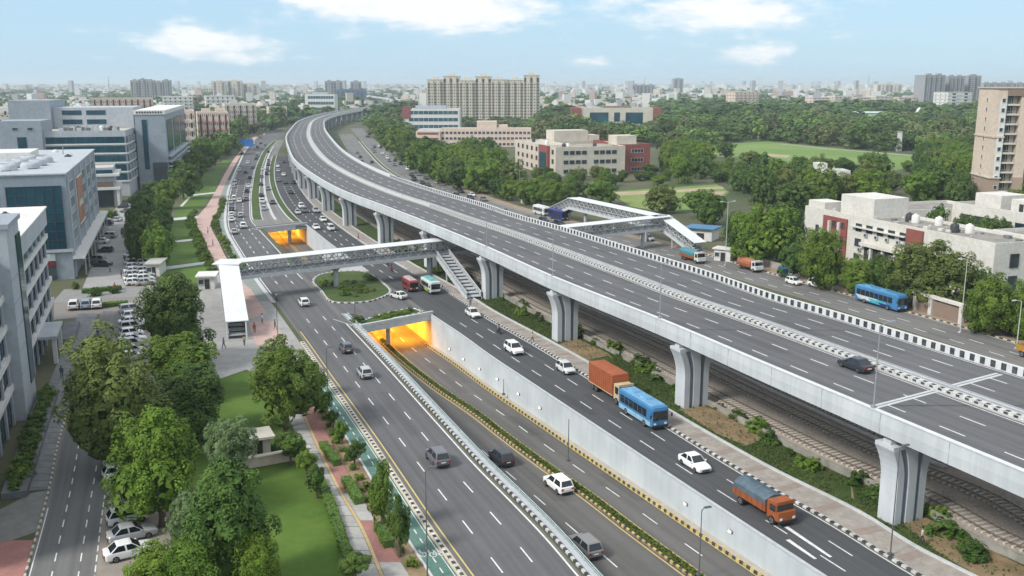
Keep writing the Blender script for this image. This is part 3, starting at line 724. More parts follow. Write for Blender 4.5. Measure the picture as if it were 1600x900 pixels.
# girder and deck slab
loft_fly('deck_girder', [(0, .15, 9.97), (0, .15, 8.95), (0, 1.2, 8.75), (0, 4.2, 8.55), (0, 5.6, 8.25), (1, -5.6, 8.25), (1, -4.2, 8.55), (1, -1.2, 8.75), (1, -.15, 8.95), (1, -.15, 9.97)], CONC, FY)
eMD = Mix(eFL, eFR, .525)
for nm, a, b in (('carriageway', Off(eFL, .5), Off(eMD, -1.05)), ('carriageway', Off(eMD, 1.05), Off(eFR, -.5))):
    rd = ribbon(nm, a, b, ZD, FY, ASPH_F, fly, kind=None)
    mk = MB()
    for t, ph in ((1/3, 0), (2/3, 3)): dashes(mk, Mix(a, b, t), 64, 300, ZD+.008, WHITE, on=3.0, off=4.2, phase=ph, w=.16); dashes(mk, Mix(a, b, t), 300, 900, ZD+.008, WHITE, on=4, off=8, phase=ph, w=.22)
    stripe(mk, Off(a, .45), 62, 900, ZD+.008, WHITE, .13); stripe(mk, Off(b, -.4), 62, 900, ZD+.008, WHITE, .13)
    mk.build('lane_markings', rd)
# parapets in lengths, with gaps at the joints
sp_at, FT_ = walk_line(eFL, 62, 2290, ZD)
PARAP = mat('parapet_concrete', (.50, .53, .54), (.37, .395, .405), 1.2, .8, 0, 7, scale2=.2, stretch=((1, 1, .05), 0), lo=.42, hi=.95)
CAPW = mat('parapet_cap', (.62, .635, .64), (.53, .545, .55), 1.2, .8, 0, 6)
Yb = [62.]+[87.5+i*33. for i in range(0, 68)]
Yb = [y for y in Yb if y < 2300]
for i in range(len(Yb)-1):
    a, b = Yb[i]+.02, Yb[i+1]-.02; Y = ys(a, b, .012, 2.0)
    p = loft_fly('parapet', [(0, 0, 8.86), (0, .14, 8.86), (0, .4, 10.02), (0, .36, 10.98), (0, 0.02, 10.98), (0, -.05, 9.9)], PARAP, Y)
    loft_fly('cap', [(0, -.06, 10.99), (0, .44, 10.99), (0, .44, 11.1), (0, -.06, 11.1)], CAPW, Y, p)
    p = loft_fly('parapet', [(1, 0, 8.86), (1, .05, 9.9), (1, -.02, 10.98), (1, -.36, 10.98), (1, -.4, 10.02), (1, -.14, 8.86)], CAPW, Y)
at, T = walk_line(Off(eFL, -.052), 63, 330, 8.9); s = 2.0; pj = MB(); pj.box(-.012, .01, -.03, .03, 0.05, 2.05, CONC); pj = pj.mesh('panel_joint')
while s < T:
    p = at(s); ob('panel_joint', pj, fly, p[:3], p[3]); s += 8.2
# median: twin upstands with a concrete strip
loft = [(-.95, .35), (.95, .35)]
mdn = ribbon('median', Off(eMD, -1.02), Off(eMD, 1.02), ZD+.22, FY, CONC_L, fly, thick=.22, kind=None)
ribbon('upstand', Off(eMD, -.98), Off(eMD, -.55), ZD+.55, FY, WHITEP, mdn, thick=.335, kind=None); ribbon('upstand', Off(eMD, .7), Off(eMD, .98), ZD+.55, FY, CONC_L, mdn, thick=.335, kind=None)
ribbon('handrail', Off(eMD, .05), Off(eMD, .13), ZD+.85, ys(64, 700, .012, 2), STEELP, mdn, thick=.08, kind=None)
def panels(e, Y0, Y1, z, period, w, h, th, near, parent, m, name='painted_panel'):
    at, T = walk_line(e, Y0, Y1, z); mb = MB(); mb.box(-th/2, th/2, -w/2, w/2, 0, h, m); me = mb.mesh(name)
    s = 0; i = 0; far = MB()
    while s < T:
        p = at(s)
        if i < near: ob(name, me, parent, p[:3], p[3])
        else: far.obox((p[0], p[1], p[2]+h/2), (th/2, w/2, h/2), p[3], m)
        i += 1; s += period
    if far.v: far.build('far_'+name+'s', parent, kind='stuff')
panels(Off(eFR, -.40), 90, 330, ZD+.12, 1.42, .62, .78, .10, 150, fly, BLACKP)
panels(Off(eMD, -.985), 64, 250, ZD+.10, 1.15, .46, .36, .06, 150, mdn, BLACKP)
panels(Off(eMD, -.76), 64, 250, ZD+.552, 1.15, .46, .03, .42, 150, mdn, BLACKP, 'painted_cap')
# expansion joint
def joint(p0, p1, w=.9):
    a = Vector(gp(*p0, ZD)); b = Vector(gp(*p1, ZD)); d = (b-a).normalized(); n = Vector((-d.y, d.x))
    for (t0, t1) in ((.0, .46), (.545, 1.)):
        q0 = a+(b-a)*t0; q1 = a+(b-a)*t1
        for (u, v, mm, z) in ((-w/2, -.09, CONC_L, .012), (.09, w/2, CONC_L, .012), (-.09, .09, CONC_D, .010)):
            mb = MB(); P = [q0+n*u, q1+n*u, q1+n*v, q0+n*v]; mb.poly([(p.x, p.y, ZD+z) for p in P], mm); mb.build('expansion_joint', fly)
joint((1366,636), (1562,584))
# piers
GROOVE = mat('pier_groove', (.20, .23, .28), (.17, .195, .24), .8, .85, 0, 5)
PIERC = mat('pier_concrete', (.53, .56, .585), (.43, .455, .475), .5, .82, 0, 7, scale2=.3, stretch=((1.5, 1.5, .10), 0), lo=.35, hi=.8)
def pier_meshes():
    """local x: across the deck (outer side is -x), y along. A fluted shaft that flares outwards under the deck edge"""
    H = 7.85; out = {}
    def shaft(x0, x1, y0, y1, fl0, fl1, m):
        mb = MB(); rings = []
        for k in range(13):
            t = k/12; z = t*H; e = max(0, (t-.55)/.45)**2.0
            a = x0-fl0*e; b = x1-fl1*e; w = 1+.12*e
            rings.append([(a, y0*w, z), (b, y0*w, z), (b, y1*w, z), (a, y1*w, z)])
        mb.loft(rings, m); return mb.mesh('shaft')
    out['outer'] = shaft(-1.55, -.75, -1.1, 1.1, 1.0, .95, PIERC)
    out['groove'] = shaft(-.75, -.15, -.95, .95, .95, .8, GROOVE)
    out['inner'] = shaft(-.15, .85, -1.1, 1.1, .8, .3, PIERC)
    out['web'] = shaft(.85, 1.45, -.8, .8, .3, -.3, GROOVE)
    out['rear'] = shaft(1.45, 2.2, -1.0, 1.0, -.3, -.8, PIERC)
    mb = MB(); mb.box(-2.55, 3.0, -1.2, 1.2, 7.85, 8.2, PIERC); out['cap'] = mb.mesh('cap')
    mb = MB(); mb.box(-.55, .55, -.5, .5, 0, .38, CONC_L); out['bearing'] = mb.mesh('bearing')
    mb = MB(); mb.box(-1.9, 2.7, -1.6, 1.6, -.3, .28, CONC_L, .1, .1); out['footing'] = mb.mesh('footing')
    return out
PM = pier_meshes()
def pier(loc, rz, label, flip=False):
    t = thing('flyover_pier', label, 'pier', loc, rz+(math.pi if flip else 0), 'fluted piers of the flyover')
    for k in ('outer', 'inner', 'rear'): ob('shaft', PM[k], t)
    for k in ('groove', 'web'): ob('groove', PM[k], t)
    ob('cap', PM['cap'], t)
    for x in (-1.7, 2.2): ob('bearing', PM['bearing'], t, (x, 0, 8.2))
    return t
nth = ['nearest large fluted pier by the tipper truck', 'fluted pier beside the blue bus and container truck', 'fluted pier standing at the end of the green verge', 'fluted pier beside the stair of the footbridge', 'fluted pier just beyond the white footbridge roof']
py_ = [(87.5, None), (121.5, None), (154.5, None), (186, None), (219, None)]
Y = 219.0; lst = [p[0] for p in py_]
while Y < 1500:
    k = float(eFL.slope(Y)); Y += 36/math.sqrt(1+k*k); lst.append(Y)
for i, Y in enumerate(lst):
    h = heading(eFL, Y); x = float(Off(eFL, 2.35)(Y))
    pier((x, Y, 0.0), h, nth[i] if i < 5 else 'fluted grey pier under the outer edge of the curving flyover, %s from the camera' % nth_word(i))
    if Y > 130:
        Yr = Y+ (float(eFR(Y))-float(eFL(Y)))*math.cos(h)*math.sin(h); Yr = max(Yr, 100)
        h2 = heading(eFR, Yr); x = float(Off(eFR, -2.35)(Yr))
        pier((x, Yr, 0.0), h2, 'fluted grey pier under the inner edge of the flyover, %s from the camera' % nth_word(i), True)
# ================================================================== street lamps
def lamp_post(loc, rz, h, label, arms=(1,), reach=1.6, m=STEELP, group='street lamps', r=.09):
    t = thing('street_lamp', label, 'lamp', loc, rz, group)
    mb = MB(); mb.bar((0, 0, 0), (0, 0, h), r, m, 8, r*.55); mb.box(-.2, .2, -.2, .2, 0, .25, m); mb.build('pole', t)
    for s in arms:
        mb = MB(); mb.bar((0, 0, h-.08), (s*reach, 0, h+.22), .05, m, 6); mb.build('arm', t)
        mb = MB(); mb.box(min(s*reach, s*(reach+.75)), max(s*reach, s*(reach+.75)), -.13, .13, h+.14, h+.28, m, .05, .04); mb.build('lamp_head', t)
    return t
G_FL = 'lamp posts on the flyover'
for i, (x, y, top, lb) in enumerate(((1368,637,508,'slim grey lamp post on the flyover parapet by the expansion joint'), (1035,497,412,'slim grey lamp post on the flyover parapet above the blue bus'), (880,431,362,'slim grey lamp post on the flyover parapet left of the second footbridge'),
                          (766,385,330,'slim grey lamp post on the flyover parapet above the teal minibus'))):
    X, Y = gp(x, y, 11.1); lamp_post((float(Off(eFL, .2)(Y)), Y, 11.1), heading(eFL, Y), max(6, hz(top, Y)-11.1), lb, (1,), 1.1, group=G_FL)
for (x, y, top, lb, arms) in ((1133,415,316,'tall double-armed street lamp beside the end of the footbridge stairs',(-1,1)), (1300,455,385,'street lamp beside the parked white car on the far road',(-1,)), (1500,520,405,'street lamp before the gate of the white institution',(-1,)),
                        (1588,545,470,'street lamp at the right edge beyond the flyover',(-1,)), (812,312,266,'double-armed street lamp by the white gatehouse',(-1,1)), (738,300,258,'street lamp beside the trees on the far road',(-1,)), (680,281,243,'street lamp further up the far road',(-1,)), (640,262,232,'thin distant street lamp near the bend of the far road',(-1,))):
    X, Y = gp(x, y); lamp_post((X, Y, 0), heading(eRR, Y), max(7, hz(top, Y)), lb, arms, 1.3, m=mat('pale_pole', (.55, .56, .54), (.46, .47, .45), 2, .5), group='street lamps on the far road')
for (x, y, top, lb, z) in ((888,720,655,'slim lamp post rising from the underpass wall',0), (1391,868,700,'slim lamp post at the kerb beside the nearest pier',0.15), (1092,900,797,'slim lamp post at the underpass kerb in the foreground',-3), (787,617,592,'short lamp post on the far underpass wall',-4.),
                      (668,905,735,'thin grey lamp post between the cycle track and the road',.1), (513,625,545,'thin grey lamp post beside the small road-side trees',.1), (555,500,470,'short dark post at the tip of the barrier',.1), (435,540,462,'thin lamp post at the plaza corner by the road',.1)):
    X, Y = gp(x, y, z); lamp_post((X, Y, z), heading(eB, Y), max(2.0, hz(top, Y)-z), lb, (1,) if hz(top, Y)-z > 5 else (), .25, m=mat('dark_pole', (.12, .125, .13), (.09, .095, .1), 2, .5), group='lamp posts along the underpass', r=.07)
# ================================================================== footbridges
ROOFM = mat('footbridge_roof', (.66, .67, .67), (.60, .61, .615), .4, .55, 0, 5, scale2=2)
TRUSS = mat('footbridge_truss', (.56, .575, .59), (.47, .485, .50), 1.5, .5, 0, 4)
INFILL = mat('footbridge_infill', (.30, .31, .32), (.24, .25, .26), 3, .6, 0, 4)
DARKIN = mat('footbridge_floor', (.05, .05, .052), (.04, .04, .042), 1, .8)
def fob_span(t, a, b, za, zb_, width=3.4, H=2.75, roofw=4.3, bay=2.5, infill=.62, cover=True):
    a = Vector((a[0], a[1], za)); b = Vector((b[0], b[1], zb_)); d = Vector((b.x-a.x, b.y-a.y)); L = d.length; d /= L; n = Vector((-d.y, d.x)); rz = math.atan2(d.y, d.x)
    nb = max(1, round(L/bay)); l = L/nb; dz = (zb_-za)/nb; sl = dz/l
    def P(s, o, z): q = Vector((a.x, a.y))+d*s+n*o; return (q.x, q.y, za+sl*s+z)
    mb = MB(); mb.hexa([P(0, -width/2, -.4), P(L, -width/2, -.4), P(L, width/2, -.4), P(0, width/2, -.4), P(0, -width/2, 0), P(L, -width/2, 0), P(L, width/2, 0), P(0, width/2, 0)], DARKIN); mb.build('deck', t)
    mb = MB()
    for o in (-width/2-.09, width/2+.09): mb.hexa([P(0, o-.085, -.62), P(L, o-.085, -.62), P(L, o+.085, -.62), P(0, o+.085, -.62), P(0, o-.085, .12), P(L, o-.085, .12), P(L, o+.085, .12), P(0, o+.085, .12)], TRUSS)
    mb.build('edge_beam', t)
    if cover:
        h = roofw/2; mb = MB(); mb.hexa([P(-.4, -h, H), P(L+.4, -h, H), P(L+.4, h, H), P(-.4, h, H), P(-.4, -h, H+.14), P(L+.4, -h, H+.14), P(L+.4, h, H+.14), P(-.4, h, H+.14)], ROOFM); mb.build('roof', t)
    bm = MB(); r = .085
    bm.bar((0, 0, .1), (0, 0, H), .07, TRUSS, 4); bm.bar((0, 0, H-.12), (l, 0, H-.12+dz), .09, TRUSS, 4); bm.bar((0, 0, 1.15), (l, 0, 1.15+dz), r, TRUSS, 4)
    bm.bar((0, 0, .1), (l, 0, H-.1+dz), r, TRUSS, 4); bm.bar((0, 0, H-.1), (l, 0, .1+dz), r, TRUSS, 4); me = bm.mesh('truss_bay')
    pm = MB(); pm.hexa([(.08, -.02, .14), (l-.08, -.02, .14+dz), (l-.08, .02, .14+dz), (.08, .02, .14), (.08, -.02, infill), (l-.08, -.02, infill+dz), (l-.08, .02, infill+dz), (.08, .02, infill)], INFILL); pme = pm.mesh('infill_panel')
    for o in (-width/2, width/2):
        for i in range(nb):
            q = P(i*l, o, 0); k = ob('truss_bay', me, t, q, rz); ob('infill_panel', pme, k)
def column(t, x, y, z1, r=.45, m=CONC, name='column', cap=True):
    mb = MB(); mb.lathe([(r, 0), (r, z1-.9), (r*1.9 if cap else r, z1-.25), (r*1.9 if cap else r, z1)], m, 14, (x, y)); mb.build(name, t)
FZ = 4.9
Pw = Vector((-55.0, 184.0)); Pe = Vector((39.0, 249.0)); fd = (Pe-Pw).normalized()
fob = thing('footbridge', 'long covered footbridge with white roof crossing road and railway under the flyover', 'footbridge')
fob_span(fob, Pw-fd*1.5, Pe+fd*1.5, FZ, FZ)
def on_fob(s): q = Pw+fd*s; return q.x, q.y
X, Y = gp(539, 454); s = (Vector((X, Y))-Pw).dot(fd); column(fob, *on_fob(s), FZ-.5, .55)
for s in (44.5, 49.5, 66, 84, 108): column(fob, *on_fob(s), FZ-.5, .5, cap=False)
def stairs(t, a, b, z0, z1, cover=True):
    fob_span(t, a, b, z0, z1, width=2.9, roofw=3.7 if cover else 2.9, H=2.7 if cover else 1.3, cover=cover, infill=.62 if cover else 1.12)
    a = Vector(a); b = Vector(b); n = 14; mb = MB(); d = (b-a).normalized(); rz = math.atan2(d.y, d.x)
    for i in range(n):
        q = a+(b-a)*((i+.5)/n); z = z0+(z1-z0)*((i+.5)/n); mb.obox((q.x, q.y, z+.08), ((b-a).length/n/2, 1.35, .07), rz, CONC)
    mb.build('steps', t)
    for k in (.35, .8):
        q = a+(b-a)*k; z = z0+(z1-z0)*k
        for o in (-1.1, 1.1):
            mb = MB(); mb.box(q.x-d.y*o-.16, q.x-d.y*o+.16, q.y+d.x*o-.16, q.y+d.x*o+.16, 0, z-.4, CONC); mb.build('column', t)
st = thing('footbridge_stair', 'white-roofed stair of the footbridge coming down to the plaza', 'stairs', group=None)
bot = Vector(gp(372, 529)); stairs(st, Pw+Vector((.4, -2.2)), bot, FZ, .35)
gl = mat('stair_glass', (.10, .13, .15), (.16, .19, .21), .5, .25, 0, 3, spec=.6)
mb = MB(); mb.hexa([(Pw.x-1.4, Pw.y-2, .3), (bot.x-1.7, bot.y, .1), (bot.x-1.66, bot.y, .1), (Pw.x-1.36, Pw.y-2, .3), (Pw.x-1.4, Pw.y-2, 7.4), (bot.x-1.7, bot.y, 2.9), (bot.x-1.66, bot.y, 2.9), (Pw.x-1.36, Pw.y-2, 7.4)], gl); mb.build('glazed_side', st)
for o in (-1.6, 1.6):
    mb = MB(); mb.box(bot.x+o-.12, bot.x+o+.12, bot.y-.6, bot.y-.36, 0, 2.9, TRUSS); mb.build('post', st)
mb = MB(); mb.box(Pw.x-2.6, Pw.x+2.6, Pw.y-3, Pw.y+2.6, FZ+2.76, FZ+2.93, ROOFM); mb.build('landing_roof', st)
st2 = thing('footbridge_stair', 'steep stair from the footbridge down to the verge beside a pier', 'stairs')
stairs(st2, on_fob(47.5), gp(741, 468), FZ, .3, False)
st3 = thing('footbridge_stair', 'white-roofed stair descending to the far road behind the orange truck', 'stairs')
stairs(st3, Pe+fd*1.0, gp(1092, 397), FZ, .3)
arm = thing('footbridge', 'covered footbridge arm running back along the far road towards trees', 'footbridge')
q = Vector(gp(897, 309, 7.7)); fob_span(arm, Pe, q, FZ, FZ)
for k in (.15, .5, .85):
    p_ = Pe+(q-Pe)*k; column(arm, p_.x, p_.y, FZ-.5, .45, cap=False)
st4 = thing('footbridge_stair', 'covered stair at the far end of the back footbridge near the dark bus', 'stairs')
stairs(st4, q, gp(868, 338), FZ, .3)
# ================================================================== cycle track, footpath and lawns on the left
cyc = ribbon('cycle_track', Off(eA, -2.75), Off(eA, -.75), .03, ys(60, 150), CYCLE, thick=.06)
ribbon('cycle_track', Off(eA, -3.4), Off(eA, -.8), .03, ys(182, 420), CYCLE_F, thick=.06)
ribbon('kerb_strip', Off(eA, -2.98), Off(eA, -2.75), .14, ys(60, 150), CONC_L, thick=.18)
mk = MB(); dashes(mk, Off(eA, -1.75), 62, 150, .038, WHITE, on=1.0, off=1.0, w=.12); stripe(mk, Off(eA, -.95), 60, 150, .038, WHITE, .08)
def bike(mk, x, y):
    X, Y = gp(x, y); h = heading(eA, Y); u = Vector((-math.sin(h), math.cos(h))); v = Vector((math.cos(h), math.sin(h)))
    def p(a, b): q = Vector((X, Y))+v*a+u*b; return (q.x, q.y, .040)
    def ln(a, b, w=.06):
        d = Vector((b[0]-a[0], b[1]-a[1])).normalized(); n = Vector((-d.y, d.x))*w/2
        mk.poly([p(a[0]-n.x, a[1]-n.y), p(a[0]+n.x, a[1]+n.y), p(b[0]+n.x, b[1]+n.y), p(b[0]-n.x, b[1]-n.y)][::-1], WHITE)
    for cx in (-.38, .38):
        for k in range(14):
            t0 = 2*math.pi*k/14; t1 = 2*math.pi*(k+1)/14
            ln((cx+.3*math.cos(t0), .42*math.sin(t0)), (cx+.3*math.cos(t1), .42*math.sin(t1)), .09)
    for s in (((-.38, 0), (-.1, .75)), ((-.1, .75), (.3, .75)), ((.3, .75), (.38, 0)), ((-.38, 0), (.05, 0)), ((.05, 0), (.3, .75)), ((.05, 0), (-.15, .9)), ((.3, .75), (.28, 1.05))): ln(*s, .08)
bike(mk, 655, 868); bike(mk, 683, 866)
mk.build('lane_markings', cyc)
lawn = flat('lawn', [(205,1000),(218,690),(232,560),(300,540),(345,592),(385,578),(430,600),(441,625),(460,675),(503,757),(525,802),(547,860),(570,960)], .0, GRASS)
bedz = ribbon('planting_bed', Off(eFRd, 0), Off(eA, -2.98), .05, ys(62, 132), EARTH)
path = ribbon('footpath', eFLg, eFRd, .08, ys(62, PATH_TOP), CONC_D, thick=.12)
def between(e0, e1, Y0, Y1, name, m, parent, z=.085, th=.045, n=1, gap=.02):
    for i in range(n):
        a0 = float(e0(Y0)); b0 = float(e1(Y0)); a1 = float(e0(Y1)); b1 = float(e1(Y1)); l0, l1 = i/n, (i+1)/n
        P = [(a0+(b0-a0)*l0+gap, Y0+gap), (a0+(b0-a0)*l1-gap, Y0+gap), (a1+(b1-a1)*l1-gap, Y1-gap), (a1+(b1-a1)*l0+gap, Y1-gap)]
        mb = MB(); mb.prism(P, z, z+th, m); mb.build(name, parent)
Y = 64.0; i = 0
while Y < PATH_TOP-2:
    between(eFLg, Off(eFT, -.18), Y, Y+2.35, 'paving_slab', STONE, path, gap=.035); Y += 2.4; i += 1
Yc0, Yc1 = gp(0, 815)[1], gp(0, 772)[1]; Ye = gp(0, 880)[1]
for (y0, y1) in ((60.0, Ye), (Yc0, Yc1)):
    n = max(1, round((y1-y0)/2.4)); s = (y1-y0)/n
    for k in range(n): between(Off(eFT, .18), eFRd, y0+k*s, y0+(k+1)*s, 'paving_slab', STONE, path, gap=.035, n=1)
for (y0, y1) in ((Ye, Yc0), (Yc1, PATH_TOP)):
    n = max(1, round((y1-y0)/1.2)); s = (y1-y0)/n
    for k in range(n): between(Off(eFT, .18), eFRd, y0+k*s, y0+(k+1)*s, 'paver_course', REDPAVE, path, gap=.006, n=1)
n = 36; s = (PATH_TOP-62)/n
for k in range(n): between(Off(eFT, -.17), Off(eFT, .17), 62+k*s, 62+(k+1)*s, 'tactile_tile', YELLOWTILE, path, gap=.008)
ribbon('plaza', Off(eA, -9), Off(eA, -.8), .045, ys(149.5, 183), PLAZA)
# plaza at the foot of the footbridge and the upper promenade
flat('plaza', [(318,545),(352,528),(356,470),(345,425),(372,425),(398,468),(436,500),(474,545),(488,590),(478,602),(430,600),(385,578),(345,592),(322,580)], .05, PLAZA)
for (pts) in ([(388,505),(425,500),(450,535),(400,540)], [(374,440),(392,452),(416,490),(388,500),(378,470)]): flat('paved_apron', pts, .06, PINKPAVE)
eP1 = Edge([(345,425),(330,400),(320,375),(308,340),(322,323),(336,300),(352,270),(372,240),(395,215)]); eP2 = Edge([(372,425),(352,400),(343,381),(330,347),(338,332),(347,300),(360,272),(379,240),(401,216)])
prom = ribbon('promenade', eP1, eP2, .05, ys(212, 760), PINKPAVE)
lawn2 = flat('lawn', [(246,450),(335,438),(326,415),(306,375),(300,340),(320,318),(338,296),(345,270),(290,296),(270,345),(258,400)], .0, GRASS)
for pts in ([(250,418),(320,409),(320,413),(250,423)], [(274,376),(304,373),(304,376),(274,379)], [(270,341),(310,337),(310,341),(270,345)], [(281,322),(300,303),(303,303),(285,323)], [(300,304),(338,300),(338,302),(302,306)]):
    flat('garden_path', pts, .04, CONC_L)
flat('lawn', [(300,296),(345,268),(362,250),(350,250),(318,275)], .01, GRASS)
flat('plaza', [(300,470),(345,425),(356,470),(352,528),(318,545),(308,500)], .048, PLAZA)
flat('lawn', [(232,480),(246,452),(335,438),(300,470),(308,500),(318,545),(230,560)], -.01, GRASS_D)
flat('forecourt', [(80,474),(100,452),(128,450),(196,448),(248,449),(246,462),(235,463),(150,467)], -.006, mat('forecourt_grey', (.25, .248, .24), (.21, .208, .20), .4, .9, 0, 6, scale2=1))
# ------------------------------------------------------------------ side street, parking and forecourts on the left
street = ribbon('side_street', eSL, eSR, .0, ys(60, 175), ASPH_S)
mk = MB(); W_ = float(eSR(100)-eSL(100))
dashes(mk, Mix(eSL, eSR, .36), 62, 150, .008, WHITE, on=1.7, off=1.9, w=.12); dashes(mk, Mix(eSL, eSR, .74), 62, 150, .008, WHITE, on=1.7, off=1.9, w=.12)
stripe(mk, Off(eSL, .25), 62, 90, .008, WHITE, .1); dashes(mk, Off(eSR, -.15), 62, 150, .008, WHITE, on=1.3, off=.7, w=.12)
mk.build('lane_markings', street)
flat('side_street', [(84,500),(84,474),(150,466),(235,462),(232,480),(196,490),(158,490),(120,496)], -.003, ASPH_S)
park = ribbon('parking_strip', eSR, Off(eSR, 6.2), .005, ys(60, 178), mat('parking_surface', (.30, .26, .22), (.24, .21, .18), .5, .9, 0, 6, scale2=2))
flat('parking_strip', [(196,449),(202,392),(238,392),(245,449)], .004, MATS['parking_surface'])
fore = flat('forecourt', [(128,452),(150,400),(165,345),(185,320),(210,318),(222,300),(212,345),(203,392),(197,449)], .003, mat('forecourt_paving', (.33, .325, .315), (.28, .275, .265), .3, .9, 0, 6, scale2=1.5))
flat('forecourt', [(205,320),(235,290),(262,268),(275,268),(240,300),(215,325)], .006, MATS['forecourt_paving'])
flat('service_lane', [(-60,1000),(-60,800),(0,796),(50,770),(78,765),(60,830),(0,850),(-20,1000)], -.004, mat('pale_road', (.22, .212, .20), (.18, .175, .165), .4, .9, 0, 6, scale2=1))
flat('footpath', [(-40,960),(-10,850),(18,845),(52,845),(44,880),(30,960)], .06, REDPAVE)
# dark stone walk along the front office: slabs
walk = flat('office_walk', [(15,770),(60,640),(100,540),(122,490),(152,490),(143,535),(120,600),(95,678),(76,765)], .03, CONC_D)
eK0 = Edge([(20,765),(62,640),(100,545),(125,492)]); eK1 = Edge([(74,765),(94,675),(118,600),(142,533),(153,495)])
Ya = gp(0, 762)[1]; Yz = gp(0, 498)[1]; Y = Ya
while Y < Yz-1.6:
    between(eK0, eK1, Y, Y+1.75, 'paving_slab', STONE_D, walk, z=.035, th=.03, n=3, gap=.02); Y += 1.8
kerb('kerb', Off(eSL, -.1), 66, 168, 0, CONC_D, CREAMP, w=.25, l=.7, h=.16, near=130)
# ================================================================== buildings
FOOT = []       # footprints, so that no tree grows through a house
def foot(loc, rz, x0, x1, y0, y1, mrg=3):
    ca, sa = math.cos(rz), math.sin(rz)
    FOOT.append((loc[0], loc[1], ca, sa, x0-mrg, x1+mrg, y0-mrg, y1+mrg))
def in_foot(X, Y):
    hit = np.zeros(len(X), bool)
    for (lx, ly, ca, sa, x0, x1, y0, y1) in FOOT:
        dx = X-lx; dy = Y-ly; a = dx*ca+dy*sa; b = -dx*sa+dy*ca
        hit |= (a > x0) & (a < x1) & (b > y0) & (b < y1)
    return hit
W_GREY = mat('cladding_grey', (.29, .33, .375), (.255, .29, .33), .25, .55, 0, 5, scale2=1.2)
W_GREYL = mat('cladding_light', (.42, .45, .48), (.37, .40, .43), .25, .6, 0, 5, scale2=1.2)
W_WHITE = mat('wall_white', (.66, .65, .62), (.60, .59, .56), .2, .8, 0, 6, scale2=1.5)
W_CREAM = mat('wall_cream', (.58, .53, .45), (.50, .455, .38), .25, .85, 0, 6, scale2=1.2)
W_BEIGE = mat('wall_beige', (.56, .46, .38), (.50, .41, .335), .2, .85, 0, 6, scale2=1.2)
W_PINK = mat('wall_pink', (.68, .54, .455), (.62, .49, .41), .2, .85, 0, 6, scale2=1.2)
W_RED = mat('brick_red', (.27, .085, .07), (.22, .07, .058), .4, .85, 0, 6, scale2=2)
W_BROWN = mat('wall_brown', (.26, .19, .15), (.22, .16, .125), .3, .85, 0, 6)
ROOF_C = mat('roof_concrete', (.46, .45, .42), (.33, .32, .30), .15, .9, 0, 7, scale2=1.5)
ROOF_L = mat('roof_cream', (.54, .50, .43), (.42, .39, .335), .15, .85, 0, 6, scale2=1)
ROOF_D = mat('roof_weathered', (.30, .28, .25), (.2, .19, .17), .3, .9, 0, 7, scale2=1.5)
GLASS = mat('window_glass', (.018, .03, .04), (.05, .075, .09), .35, .12, 0, 2, spec=.7)
GLASS_B = mat('curtain_glass', (.005, .04, .062), (.014, .075, .105), .12, .12, 0, 2, spec=.45)
GLASS_T = mat('band_glass', (.02, .07, .095), (.045, .12, .155), .08, .14, 0, 2, spec=.5)
FRAME = mat('window_frame', (.45, .46, .47), rough=.5)
FRAME_D = mat('dark_frame', (.06, .065, .07), rough=.5)
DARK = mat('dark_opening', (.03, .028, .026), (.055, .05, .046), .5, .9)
_wm = {}
def win(w, h, nx=2, nz=1, fr=None, gl=None, d=.14, b=.09):
    key = (w, h, nx, nz, fr.name if fr else '', gl.name if gl else '')
    if key in _wm: return _wm[key]
    fr = fr or FRAME; gl = gl or GLASS; mb = MB()
    mb.box(-w/2-b, w/2+b, -d, 0, -b, 0, fr); mb.box(-w/2-b, w/2+b, -d, 0, h, h+b, fr)
    mb.box(-w/2-b, -w/2, -d, 0, 0, h, fr); mb.box(w/2, w/2+b, -d, 0, 0, h, fr)
    for i in range(1, nx): mb.box(-w/2+w*i/nx-.03, -w/2+w*i/nx+.03, -d*.8, 0, 0, h, fr)
    for i in range(1, nz): mb.box(-w/2, w/2, -d*.78, 0, h*i/nz-.03, h*i/nz+.03, fr)
    pn = MB(); pn.box(-w/2, w/2, -.05, -.01, .0, h, gl)
    _wm[key] = (mb.mesh('window'), pn.mesh('pane')); return _wm[key]
FACE = {'S': 0, 'E': math.pi/2, 'N': math.pi, 'W': -math.pi/2}
def put_win(parent, wm, face, along, z, pos, name='window'):
    """pos: coordinate of the wall plane; along: coordinate in the wall"""
    loc = {'S': (along, pos, z), 'N': (along, pos, z), 'E': (pos, along, z), 'W': (pos, along, z)}[face]
    o = ob(name, wm[0], parent, loc, FACE[face]); ob('pane', wm[1], o); return o
def wall_box(t, x0, x1, y0, y1, z0, z1, m, name='wall', roof=None, par=.9, rname='roof'):
    mb = MB(); mb.box(x0, x1, y0, y1, z0, z1, m); w = mb.build(name, t)
    if roof:
        mb = MB(); mb.box(x0+.35, x1-.35, y0+.35, y1-.35, z1+.003, z1+.12, roof); mb.build(rname, t)
        mb = MB()
        for (a, b, c, d) in ((x0, x1, y0, y0+.3), (x0, x1, y1-.3, y1), (x0, x0+.3, y0+.3, y1-.3), (x1-.3, x1, y0+.3, y1-.3)): mb.box(a, b, c, d, z1+.002, z1+par, m)
        mb.build('parapet', t)
    return w
def bx(t, name, x0, x1, y0, y1, z0, z1, m, tx=0, ty=0):
    mb = MB(); mb.box(x0, x1, y0, y1, z0, z1, m, tx, ty); return mb.build(name, t)
AZ = R(20)
